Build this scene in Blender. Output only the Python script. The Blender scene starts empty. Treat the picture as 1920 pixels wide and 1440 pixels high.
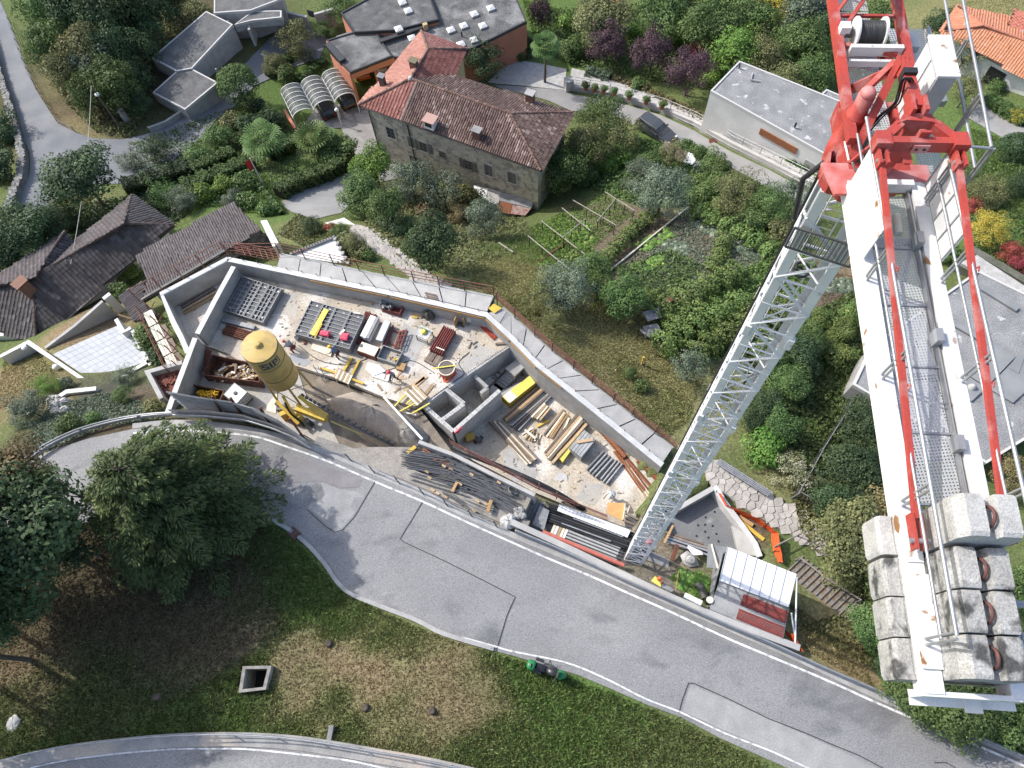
import bpy,math,random
import numpy as np
from mathutils import Vector,Matrix
from mathutils.geometry import delaunay_2d_cdt,tessellate_polygon
SC=bpy.context.scene
COL=SC.collection
rnd=random.Random(7)
rng=np.random.default_rng(11)
# ---- camera
F=1400.0;VPX,VPY=1012.0,1348.0;CZ=42.0
_d=np.array([VPX-960,720-VPY,-F]);_Z=-_d/np.linalg.norm(_d)
_f=np.array([0,0,-1.0]);_Y=_f-(_f@_Z)*_Z;_Y/=np.linalg.norm(_Y);_X=np.cross(_Y,_Z)
RW=np.array([_X,_Y,_Z])
cam=bpy.data.cameras.new('camera')
cam.sensor_fit='HORIZONTAL';cam.sensor_width=36.0;cam.lens=F/1920*36.0
cam.clip_start=0.3;cam.clip_end=3000.0
cam_ob=bpy.data.objects.new('camera',cam);COL.objects.link(cam_ob)
_m=Matrix(RW.tolist()).to_4x4();_m.translation=Vector((0,0,CZ));cam_ob.matrix_world=_m
SC.camera=cam_ob
# ---- light
SUN_AZ,SUN_EL=math.radians(-60.0),math.radians(43.0)
world=bpy.data.worlds.new('World');SC.world=world;world.use_nodes=True
_nt=world.node_tree;_bg=_nt.nodes['Background']
_sky=_nt.nodes.new('ShaderNodeTexSky');_sky.sky_type='NISHITA';_sky.sun_disc=False
_sky.sun_elevation=SUN_EL;_sky.sun_rotation=SUN_AZ;_sky.air_density=1.0;_sky.dust_density=2.5;_sky.ozone_density=1.0
_nt.links.new(_sky.outputs[0],_bg.inputs[0]);_bg.inputs[1].default_value=0.15
sun=bpy.data.lights.new('sun','SUN');sun.energy=2.6;sun.angle=math.radians(0.6);sun.color=(1.0,0.965,0.91)
sun_ob=bpy.data.objects.new('sun',sun);COL.objects.link(sun_ob)
_sd=Vector((math.sin(SUN_AZ)*math.cos(SUN_EL),math.cos(SUN_AZ)*math.cos(SUN_EL),math.sin(SUN_EL)))
sun_ob.rotation_euler=_sd.to_track_quat('Z','Y').to_euler();sun_ob.location=(0,0,80)
SC.view_settings.view_transform='Standard';SC.view_settings.look='None'
SC.view_settings.exposure=0.80;SC.view_settings.gamma=1.0;SC.view_settings.use_curve_mapping=False
SC.cycles.max_bounces=6;SC.cycles.diffuse_bounces=3;SC.cycles.transparent_max_bounces=6
SC.cycles.use_denoising=True
# ---- pixels to points
def ray(px,py):return RW@np.array([px-960,720-py,-F])
def U(px,py,z=0.0):
 r=ray(px,py);t=(z-CZ)/r[2]
 return Vector((r[0]*t,r[1]*t,z))
def Us(pts,z):return[U(p[0],p[1],p[2]if len(p)>2 else z)for p in pts]
def mpp(px,py,z):
 r=ray(px,py);return(z-CZ)/r[2]
def wall_hit(px,py,A,B):
 r=ray(px,py);nx,ny=-(B[1]-A[1]),(B[0]-A[0])
 t=(nx*A[0]+ny*A[1])/(nx*r[0]+ny*r[1])
 return Vector((r[0]*t,r[1]*t,CZ+r[2]*t))
 # ---- terrain height
CTRL=[(90,870,1.4),(400,830,.6),(250,850,.9),(560,860,.2),(700,950,.1),(600,1060,.1),(1000,1100,0),(860,1000,0),(1300,1250,-.4),(1200,1130,-.3),(1650,1390,-1),(1920,1470,-1.5),(1560,1300,-.9),(300,1100,1.6),(600,1250,1.0),(800,1300,1.7),(1000,1400,1.4),(1000,1290,.5),(1300,1440,.3),(100,1100,1.9),(100,1250,2.3),(450,1270,1.8),(50,1432,3.2),(300,1395,3.1),(560,1395,2.9),(880,1450,2.5),(300,1500,3.3),(440,880,.4),(620,870,-.3),(850,980,-.4),(660,830,-1.9),(900,940,-1.2),(1080,1000,-2.3),(1240,1060,-2.4),(1300,1090,-2.3),(1440,1120,-2.6),(1180,1080,-1.8),(1420,1190,-1.2),(1560,1190,-3),(1500,1060,-4),(1450,960,-4.6),(1330,870,-4.6),(1600,1120,-3.6),(1700,1250,-2),(1600,1250,-1.4),(1850,1400,-1.8),(1120,700,-5.2),(1020,610,-4.6),(1250,810,-5),(950,560,-4.2),(1000,545,-5.2),(900,480,-8.5),(820,530,-5),(750,480,-6),(690,430,-9),(640,410,-11.5),(590,390,-13),(620,480,-6),(560,450,-8),(500,440,-9.5),(760,330,-20.5),(880,390,-20),(1010,405,-19.5),(850,440,-14),(720,380,-17),(940,440,-14.5),(1030,430,-15),(1100,220,-21.5),(980,150,-22),(1200,200,-21),(1300,280,-19.3),(1400,320,-17.8),(1520,370,-15.5),(600,230,-22),(660,260,-21.5),(640,330,-18),(550,390,-14.5),(480,150,-22),(560,180,-22.3),(130,270,-17.5),(240,280,-18.5),(330,235,-19.8),(420,190,-20.4),(370,225,-20),(30,100,-22),(15,20,-23),(60,200,-19.5),(70,340,-15),(50,400,-13),(25,480,-12),(300,330,-17),(400,310,-17.5),(500,330,-16.5),(480,390,-13.5),(360,370,-14.5),(150,540,-12.5),(60,620,-12),(300,450,-13),(250,540,-11.5),(200,580,-10),(190,660,-6.3),(240,640,-6.5),(270,650,-6.6),(150,690,-6.2),(230,690,-6.3),(120,610,-7),(50,690,-5.5),(40,760,-4),(150,760,-2.6),(240,760,-2.2),(200,810,-.2),(60,810,-.6),(280,760,-2),(290,590,-8),(170,130,-19),(250,60,-21),(320,20,-22),(440,100,-21),(500,60,-22),(800,20,-22.5),(900,100,-22.5),(1080,60,-24),(1250,60,-24),(1400,60,-23),(1480,120,-21),(1550,180,-19),(1450,250,-18),(1150,330,-18),(1100,400,-15.5),(1250,400,-14),(1200,480,-10.5),(1100,480,-11.5),(1040,490,-10),(1330,450,-11.5),(1420,420,-12.5),(1300,560,-8),(1150,600,-7),(1400,600,-8.3),(1450,520,-10),(1560,560,-9.5),(1600,680,-8),(1480,700,-7.2),(1420,820,-5.6),(1530,850,-6),(1620,850,-6.5),(1560,960,-4.8),(1750,700,-9),(1880,640,-9),(1880,850,-8),(1850,470,-12),(1900,420,-13),(1800,300,-16),(1900,280,-16),(1880,180,-18),(1850,80,-20),(1700,100,-21),(1900,20,-21.5),]
_cp=np.array([[*U(*c)]for c in CTRL])
_far=np.array([[-140,150,-34],[0,170,-38],[150,150,-36],[-150,20,-6],[150,20,-9],[-130,-90,26],[0,-100,26],[130,-90,20],[-90,-20,9],[90,-25,3],[0,-30,9],[-40,-25,10],[40,-28,5]],float)
_cp=np.vstack([_cp,_far])
_K=np.sqrt(((_cp[:,None,:2]-_cp[None,:,:2])**2).sum(-1)+9.0)
_NC=len(_cp);_A=np.zeros((_NC+1,_NC+1));_A[:_NC,:_NC]=_K-np.eye(_NC)*0.9;_A[:_NC,_NC]=1;_A[_NC,:_NC]=1
_rbf=np.linalg.solve(_A,np.append(_cp[:,2],0))
def T(x,y):
 x=np.atleast_1d(np.asarray(x,float));y=np.atleast_1d(np.asarray(y,float));out=np.empty(x.shape)
 for i in range(0,x.size,20000):
  a=x.ravel()[i:i+20000];b=y.ravel()[i:i+20000]
  k=np.sqrt((a[:,None]-_cp[None,:,0])**2+(b[:,None]-_cp[None,:,1])**2+9.0)
  out.ravel()[i:i+20000]=k@_rbf[:_NC]+_rbf[_NC]
 return out
def Tz(x,y):return float(T(x,y)[0])
def G(px,py,h=0.0):
 r=ray(px,py);t=np.linspace((12-CZ)/r[2],(-45-CZ)/r[2],240)
 d=CZ+r[2]*t-T(r[0]*t,r[1]*t)-h
 i=int(np.argmax(d<=0))or 1
 t2=np.linspace(t[i-1],t[i],24);d2=CZ+r[2]*t2-T(r[0]*t2,r[1]*t2)-h
 j=int(np.argmax(d2<=0))or 1
 k=d2[j-1]/(d2[j-1]-d2[j]+1e-9);s=t2[j-1]+(t2[j]-t2[j-1])*k
 return Vector((r[0]*s,r[1]*s,CZ+r[2]*s))
def Gs(pts,h=0.0):return[G(p[0],p[1],h)for p in pts]
# ---- materials
MATS={}
def mat(name,c,c2=None,sc=3.0,c3=None,sc3=0.4,rough=0.8,metal=0.0,bump=0.0,bsc=None,vary=0.0,attr=None,coord='Object',spec=0.3,detail=6.0,lo=.35,hi=.65,lo3=.5,hi3=.62,alpha=None,stretch=None,transl=0.0,speck=0.0,specs=40.0):
 if name in MATS:return MATS[name]
 m=bpy.data.materials.new(name);m.use_nodes=True;nt=m.node_tree;N=nt.nodes;L=nt.links
 b=N['Principled BSDF'];b.inputs['Roughness'].default_value=rough;b.inputs['Metallic'].default_value=metal
 b.inputs['Specular IOR Level'].default_value=spec
 if coord=='World':
  g=N.new('ShaderNodeNewGeometry');co=g.outputs['Position']
 else:
  g=N.new('ShaderNodeTexCoord');co=g.outputs['Object']
 if stretch:
  mp=N.new('ShaderNodeMapping');mp.inputs['Scale'].default_value=stretch;L.new(co,mp.inputs[0]);co=mp.outputs[0]
 def noise(s,d=detail,dist=0.0):
  n=N.new('ShaderNodeTexNoise');n.inputs['Scale'].default_value=s;n.inputs['Detail'].default_value=d;n.inputs['Distortion'].default_value=dist
  L.new(co,n.inputs['Vector']);return n.outputs['Fac']
 def ramp(v,lo,hi):
  r=N.new('ShaderNodeMapRange');r.inputs['From Min'].default_value=lo;r.inputs['From Max'].default_value=hi;L.new(v,r.inputs['Value']);return r.outputs[0]
 def mix(fac,a,bb,mode='MIX'):
  x=N.new('ShaderNodeMix');x.data_type='RGBA';x.blend_type=mode
  if hasattr(fac,'is_linked')or not isinstance(fac,(int,float)):L.new(fac,x.inputs[0])
  else:x.inputs[0].default_value=fac
  for s,v in((6,a),(7,bb)):
   if isinstance(v,tuple):x.inputs[s].default_value=(*v,1)
   else:L.new(v,x.inputs[s])
  return x.outputs[2]
 col=tuple(c)
 if attr:
  a=N.new('ShaderNodeAttribute');a.attribute_name=attr;col=a.outputs['Color']
  if c2:col=mix(ramp(noise(sc),lo,hi),col,mix(1.0,col,tuple(c2),'MULTIPLY'))
 elif c2:col=mix(ramp(noise(sc),lo,hi),tuple(c),tuple(c2))
 if c3:col=mix(ramp(noise(sc3,8.0,.3),lo3,hi3),col,tuple(c3))
 if speck:
  v=ramp(noise(specs,2.0),.3,.7);h=N.new('ShaderNodeMapRange');h.inputs['To Min'].default_value=1-speck;h.inputs['To Max'].default_value=1+speck;L.new(v,h.inputs['Value'])
  cc=N.new('ShaderNodeCombineColor');[L.new(h.outputs[0],cc.inputs[i])for i in range(3)];col=mix(1.0,col,cc.outputs[0],'MULTIPLY')
 if vary:
  oi=N.new('ShaderNodeObjectInfo');h=N.new('ShaderNodeMapRange');h.inputs['To Min'].default_value=1-vary;h.inputs['To Max'].default_value=1+vary
  L.new(oi.outputs['Random'],h.inputs['Value']);cc=N.new('ShaderNodeCombineColor');[L.new(h.outputs[0],cc.inputs[i])for i in range(3)]
  col=mix(1.0,col,cc.outputs[0],'MULTIPLY')
 if isinstance(col,tuple):b.inputs['Base Color'].default_value=(*col,1)
 else:L.new(col,b.inputs['Base Color'])
 if bump:
  bn=N.new('ShaderNodeBump');bn.inputs['Strength'].default_value=bump;bn.inputs['Distance'].default_value=0.05
  L.new(noise(bsc or sc*6,4.0),bn.inputs['Height']);L.new(bn.outputs[0],b.inputs['Normal'])
 if alpha is not None:b.inputs['Alpha'].default_value=alpha
 if transl:
  tr=N.new('ShaderNodeBsdfTranslucent');ms=N.new('ShaderNodeMixShader');ms.inputs[0].default_value=transl
  if isinstance(col,tuple):tr.inputs[0].default_value=(*col,1)
  else:L.new(col,tr.inputs[0])
  L.new(b.outputs[0],ms.inputs[1]);L.new(tr.outputs[0],ms.inputs[2]);L.new(ms.outputs[0],N['Material Output'].inputs[0])
 MATS[name]=m;return m
def leafmat(name,c,c2,c3=None):
 if name in MATS:return MATS[name]
 m=bpy.data.materials.new(name);m.use_nodes=True;nt=m.node_tree;N=nt.nodes;L=nt.links
 b=N['Principled BSDF'];b.inputs['Roughness'].default_value=.55;b.inputs['Specular IOR Level'].default_value=.25
 a=N.new('ShaderNodeAttribute');a.attribute_name='tint'
 r=N.new('ShaderNodeValToRGB');e=r.color_ramp.elements
 e[0].position=0.0;e[0].color=(*c,1);e[1].position=.8;e[1].color=(*c2,1)
 if c3:x=e.new(.97);x.color=(*c3,1)
 L.new(a.outputs['Fac'],r.inputs[0])
 oi=N.new('ShaderNodeObjectInfo');h=N.new('ShaderNodeHueSaturation')
 for sck,lo,hi in(('Hue',.485,.515),('Value',.82,1.18)):
  mr=N.new('ShaderNodeMapRange');mr.inputs['To Min'].default_value=lo;mr.inputs['To Max'].default_value=hi;L.new(oi.outputs['Random'],mr.inputs['Value']);L.new(mr.outputs[0],h.inputs[sck])
 L.new(r.outputs[0],h.inputs['Color']);L.new(h.outputs[0],b.inputs['Base Color'])
 tr=N.new('ShaderNodeBsdfTranslucent');ms=N.new('ShaderNodeMixShader');ms.inputs[0].default_value=.22
 L.new(h.outputs[0],tr.inputs[0]);L.new(b.outputs[0],ms.inputs[1]);L.new(tr.outputs[0],ms.inputs[2]);L.new(ms.outputs[0],N['Material Output'].inputs[0])
 MATS[name]=m;return m
 # ---- objects
WP={}
def tag(o,label=None,cat=None,group=None,kind=None):
 if label:o['label']=label
 if cat:o['category']=cat
 if group:o['group']=group
 if kind:o['kind']=kind
 return o
def thing(name,label,cat,loc=(0,0,0),group=None,rz=0.0):
 o=bpy.data.objects.new(name,None);COL.objects.link(o);o.empty_display_size=.3
 o.location=loc;o.rotation_euler=(0,0,rz);WP[o.name]=Vector(loc)
 return tag(o,label,cat,group)
def link(me,name,parent=None,loc=(0,0,0)):
 o=bpy.data.objects.new(name,me);COL.objects.link(o);o.location=loc
 if parent:o.parent=parent
 return o
def npmesh(name,V,Fc,mats=(),smooth=False,tint=None,tname='tint'):
 me=bpy.data.meshes.new(name);V=np.asarray(V,np.float32);Fc=np.asarray(Fc,np.int32);k=Fc.shape[1]
 me.vertices.add(len(V));me.vertices.foreach_set('co',V.ravel())
 me.loops.add(Fc.size);me.loops.foreach_set('vertex_index',Fc.ravel())
 me.polygons.add(len(Fc));me.polygons.foreach_set('loop_start',np.arange(0,Fc.size,k,dtype=np.int32))
 if tint is not None:
  tint=np.asarray(tint,np.float32)
  if tint.ndim==1:a=me.attributes.new(tname,'FLOAT','POINT');a.data.foreach_set('value',tint)
  else:
   a=me.attributes.new(tname,'FLOAT_COLOR','POINT');t4=np.ones((len(tint),4),np.float32);t4[:,:3]=tint;a.data.foreach_set('color',t4.ravel())
 for m in mats:me.materials.append(m)
 me.update();me.validate()
 if smooth:me.polygons.foreach_set('use_smooth',np.ones(len(Fc),bool))
 return me
class MB:
 def __init__(s):s.v=[];s.f=[];s.mi=[];s.m=0;s.sm=[]
 def add(s,vs,fs,smooth=False):
  n=len(s.v);s.v+=[tuple(p)for p in vs]
  for f in fs:s.f.append(tuple(i+n for i in f));s.mi.append(s.m);s.sm.append(smooth)
  return s
 def poly(s,pts):return s.add(pts,[tuple(range(len(pts)))])
 def box(s,x0,x1,y0,y1,z0,z1):
  return s.add([(x0,y0,z0),(x1,y0,z0),(x1,y1,z0),(x0,y1,z0),(x0,y0,z1),(x1,y0,z1),(x1,y1,z1),(x0,y1,z1)],[(3,2,1,0),(4,5,6,7),(0,1,5,4),(1,2,6,5),(2,3,7,6),(3,0,4,7)])
 def obox(s,c,a,b,h):
  c,a,b,h=Vector(c),Vector(a),Vector(b),Vector(h)
  P=[c-a-b-h,c+a-b-h,c+a+b-h,c-a+b-h,c-a-b+h,c+a-b+h,c+a+b+h,c-a+b+h]
  return s.add(P,[(3,2,1,0),(4,5,6,7),(0,1,5,4),(1,2,6,5),(2,3,7,6),(3,0,4,7)])
 def bar(s,p,q,w,h=None,up=(0,0,1)):
  p,q=Vector(p),Vector(q);h=h or w;d=q-p;L=d.length
  if L<1e-6:return s
  d/=L;up=Vector(up);sd=d.cross(up)
  if sd.length<1e-3:sd=d.cross(Vector((1,0,0)))
  sd.normalize();u=sd.cross(d)
  return s.obox((p+q)/2,d*L/2,sd*w/2,u*h/2)
 def tube(s,p,q,r,n=8,r2=None,cap=True,smooth=True):
  p,q=Vector(p),Vector(q);r2=r if r2 is None else r2;d=q-p
  if d.length<1e-6:return s
  d.normalize();a=d.cross(Vector((0,0,1)))
  if a.length<1e-3:a=Vector((1,0,0))
  a.normalize();b=d.cross(a);ring=[(math.cos(2*math.pi*i/n),math.sin(2*math.pi*i/n))for i in range(n)]
  vs=[p+(a*x+b*y)*r for x,y in ring]+[q+(a*x+b*y)*r2 for x,y in ring]
  s.add(vs,[(i,(i+1)%n,n+(i+1)%n,n+i)for i in range(n)],smooth)
  if cap:s.add(vs,[tuple(range(n-1,-1,-1)),tuple(range(n,2*n))])
  return s
 def path(s,pts,r,n=6,smooth=True):
  pts=[Vector(p)for p in pts];vs=[];m=len(pts)
  rr=r if isinstance(r,(list,tuple))else[r]*m
  a=None
  for i,p in enumerate(pts):
   d=(pts[min(i+1,m-1)]-pts[max(i-1,0)]).normalized();a=d.cross(Vector((0,0,1)))if a is None else a-d*a.dot(d)
   if a.length<1e-3:a=d.cross(Vector((1,.3,0)))
   a.normalize();b=d.cross(a)
   vs+=[p+(a*math.cos(2*math.pi*k/n)+b*math.sin(2*math.pi*k/n))*rr[i]for k in range(n)]
  fs=[(i*n+k,i*n+(k+1)%n,(i+1)*n+(k+1)%n,(i+1)*n+k)for i in range(m-1)for k in range(n)]
  s.add(vs,fs,smooth);s.add(vs,[tuple(range(n-1,-1,-1)),tuple(range((m-1)*n,m*n))]);return s
 def lathe(s,c,prof,n=16,smooth=True):
  c=Vector(c);vs=[c+Vector((r*math.cos(2*math.pi*k/n),r*math.sin(2*math.pi*k/n),z))for r,z in prof for k in range(n)]
  m=len(prof);s.add(vs,[(i*n+k,i*n+(k+1)%n,(i+1)*n+(k+1)%n,(i+1)*n+k)for i in range(m-1)for k in range(n)],smooth)
  return s.add(vs,[tuple(range(n-1,-1,-1)),tuple(range((m-1)*n,m*n))])
 def prism(s,pts,t):
  pts=[Vector(p)for p in pts];n=len(pts)
  ar=sum(pts[i].x*pts[(i+1)%n].y-pts[(i+1)%n].x*pts[i].y for i in range(n))
  if ar<0:pts.reverse()
  lo=[Vector((p.x,p.y,p.z-t if not isinstance(t,list)else t[0]))for p in pts]
  tri=tessellate_polygon([[Vector((p.x,p.y,0))for p in pts]])
  def up(t3):
   a,b,c=(pts[i]for i in t3);return t3 if(b.x-a.x)*(c.y-a.y)-(b.y-a.y)*(c.x-a.x)>0 else(t3[0],t3[2],t3[1])
  tri=[up(x)for x in tri]
  s.add(pts+lo,tri+[(n+a,n+c,n+b)for a,b,c in tri]+[(i,n+i,n+(i+1)%n,(i+1)%n)for i in range(n)]);return s
 def build(s,name,mats,parent=None,origin=None,smooth=False):
  mats=mats if isinstance(mats,(list,tuple))else[mats]
  V=np.array(s.v,float)
  if parent is not None:
   base=np.array(WP[parent.name]);loc=(0,0,0);org=base
  else:
   org=np.array(origin)if origin is not None else np.array([(V[:,0].min()+V[:,0].max())/2,(V[:,1].min()+V[:,1].max())/2,V[:,2].min()]);loc=tuple(org)
  me=bpy.data.meshes.new(name);me.from_pydata((V-org).tolist(),[],s.f)
  for m in mats:me.materials.append(m)
  if len(mats)>1:me.polygons.foreach_set('material_index',s.mi)
  me.polygons.foreach_set('use_smooth',[True]*len(s.f)if smooth else s.sm);me.update()
  o=link(me,name,parent,loc);WP[o.name]=Vector(org.tolist());return o
def sub(parent):return parent
def copy_tree(o,parent=None,loc=None,rz=None,label=None):
 c=o.copy();COL.objects.link(c)
 if parent:c.parent=parent
 if loc is not None:c.location=loc;WP[c.name]=Vector(loc)
 if rz is not None:c.rotation_euler=(c.rotation_euler[0],c.rotation_euler[1],rz)
 if label:c['label']=label
 for ch in o.children:copy_tree(ch,c)
 return c
def pip(x,y,poly):
 inside=np.zeros(np.shape(x),bool);n=len(poly)
 for i in range(n):
  x1,y1=poly[i][0],poly[i][1];x2,y2=poly[(i+1)%n][0],poly[(i+1)%n][1]
  if y1==y2:continue
  inside^=((y1>y)!=(y2>y))&(x<(x2-x1)*(y-y1)/(y2-y1)+x1)
 return inside
def resample(pts,step):
 out=[]
 for a,b in zip(pts[:-1],pts[1:]):
  a,b=Vector(a),Vector(b);n=max(1,int((b-a).length/step))
  out+=[a+(b-a)*i/n for i in range(n)]
 return out+[Vector(pts[-1])]
def smoothline(pts,k=4):
 P=[Vector(p)for p in pts];P=[P[0]*2-P[1]]+P+[P[-1]*2-P[-2]];out=[]
 for i in range(1,len(P)-2):
  p0,p1,p2,p3=P[i-1:i+3]
  for j in range(k):
   t=j/k;out.append(.5*((2*p1)+(p2-p0)*t+(2*p0-5*p1+4*p2-p3)*t*t+(3*p1-p0-3*p2+p3)*t**3))
 return out+[P[-2]]
def drape(poly,off=.06,step=1.0,zf=None):
 zf=zf or T;B=[Vector((p[0],p[1]))for p in resample(list(poly)+[poly[0]],step)][:-1]
 xs=[p.x for p in B];ys=[p.y for p in B]
 gx,gy=np.meshgrid(np.arange(min(xs),max(xs),step),np.arange(min(ys),max(ys),step));gx=gx.ravel()+.137;gy=gy.ravel()+.091
 k=pip(gx,gy,B);pts=B+[Vector((a,b))for a,b in zip(gx[k],gy[k])];n=len(B)
 v,e,f,*_=delaunay_2d_cdt(pts,[],[list(range(n))],1,1e-5)
 xy=np.array([(p.x,p.y)for p in v]);z=zf(xy[:,0],xy[:,1])+off
 return np.column_stack([xy,z]),f
def sheet(name,poly,m,off=.06,step=1.0,kind='structure',parent=None,zf=None):
 V,f=drape(poly,off,step,zf);b=MB();b.add([tuple(p)for p in V],f);o=b.build(name,m,parent)
 n=o.data.polygons
 if n and sum(p.normal.z for p in n)<0:o.data.flip_normals()
 if kind and not parent:o['kind']=kind
 return o
def ribbon(b,pts,w,off=.0,zf=None):
 pts=[Vector(p)for p in pts];vs=[]
 for i,p in enumerate(pts):
  d=pts[min(i+1,len(pts)-1)]-pts[max(i-1,0)];d.z=0;d.normalize();s=Vector((-d.y,d.x,0))*w/2
  vs+=[p+s+Vector((0,0,off)),p-s+Vector((0,0,off))]
 b.add(vs,[(2*i,2*i+1,2*i+3,2*i+2)for i in range(len(pts)-1)]);return b
def wallbox(b,line,w,ztop,zbot):
 pts=[Vector(p)for p in line];n=len(pts);off=[]
 for i in range(n):
  d=pts[min(i+1,n-1)]-pts[max(i-1,0)];d.z=0;d.normalize()
  k=1.0
  if 0<i<n-1:
   d1=(pts[i]-pts[i-1]);d1.z=0;d1.normalize();k=1/max(.35,d.dot(d1))
  off.append(Vector((-d.y,d.x,0))*w/2*k)
 zt=ztop if isinstance(ztop,list)else[ztop]*n;zb=zbot if isinstance(zbot,list)else[zbot]*n;vs=[]
 for p,o,a,c in zip(pts,off,zt,zb):
  L,R=p+o,p-o;vs+=[(L.x,L.y,a),(R.x,R.y,a),(R.x,R.y,c),(L.x,L.y,c)]
 fs=[(4*i+k,4*i+(k+1)%4,4*i+4+(k+1)%4,4*i+4+k)for i in range(n-1)for k in range(4)]
 b.add(vs,[tuple(reversed(f))for f in fs]+[(0,1,2,3),tuple(4*(n-1)+k for k in(3,2,1,0))]);return b
 # ==== GROUND
ZU,ZL=-2.5,-4.9
def nz(px):return-0.9 if px<=912 else-0.9-2.3*(px-912)/330.0
NW_PX=[(427,486),(580,518),(730,549),(912,590),(960,634),(1010,685),(1058,723),(1150,797),(1242,872)]
NW=[U(x,y,nz(x))for x,y in NW_PX]
SITE_OUT=[U(x,y,-.6)for x,y in[(427,488),(302,553),(350,655),(327,735),(313,752),(440,778),(575,828),(700,872),(800,905),(900,955),(970,985),(1060,1030),(1160,1068),(1260,1112),(1330,1150),(1400,1185),(1460,1060),(1380,960),(1340,915)]]+NW[::-1][:-1]
SITE_PIT=[U(x,y,-2.5)for x,y in[(430,500),(310,556),(352,655),(322,745),(440,778),(560,826),(640,845),(760,850),(860,865),(960,905),(1080,965),(1180,1000),(1215,930),(1240,880)]]+[p+Vector((0,0,0))for p in NW[::-1][1:-1]]
P_FOUND=[U(x,y,-4.5)for x,y in[(1240,965),(1342,910),(1370,960),(1420,1045),(1400,1070),(1330,1040),(1240,1010)]]
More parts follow.
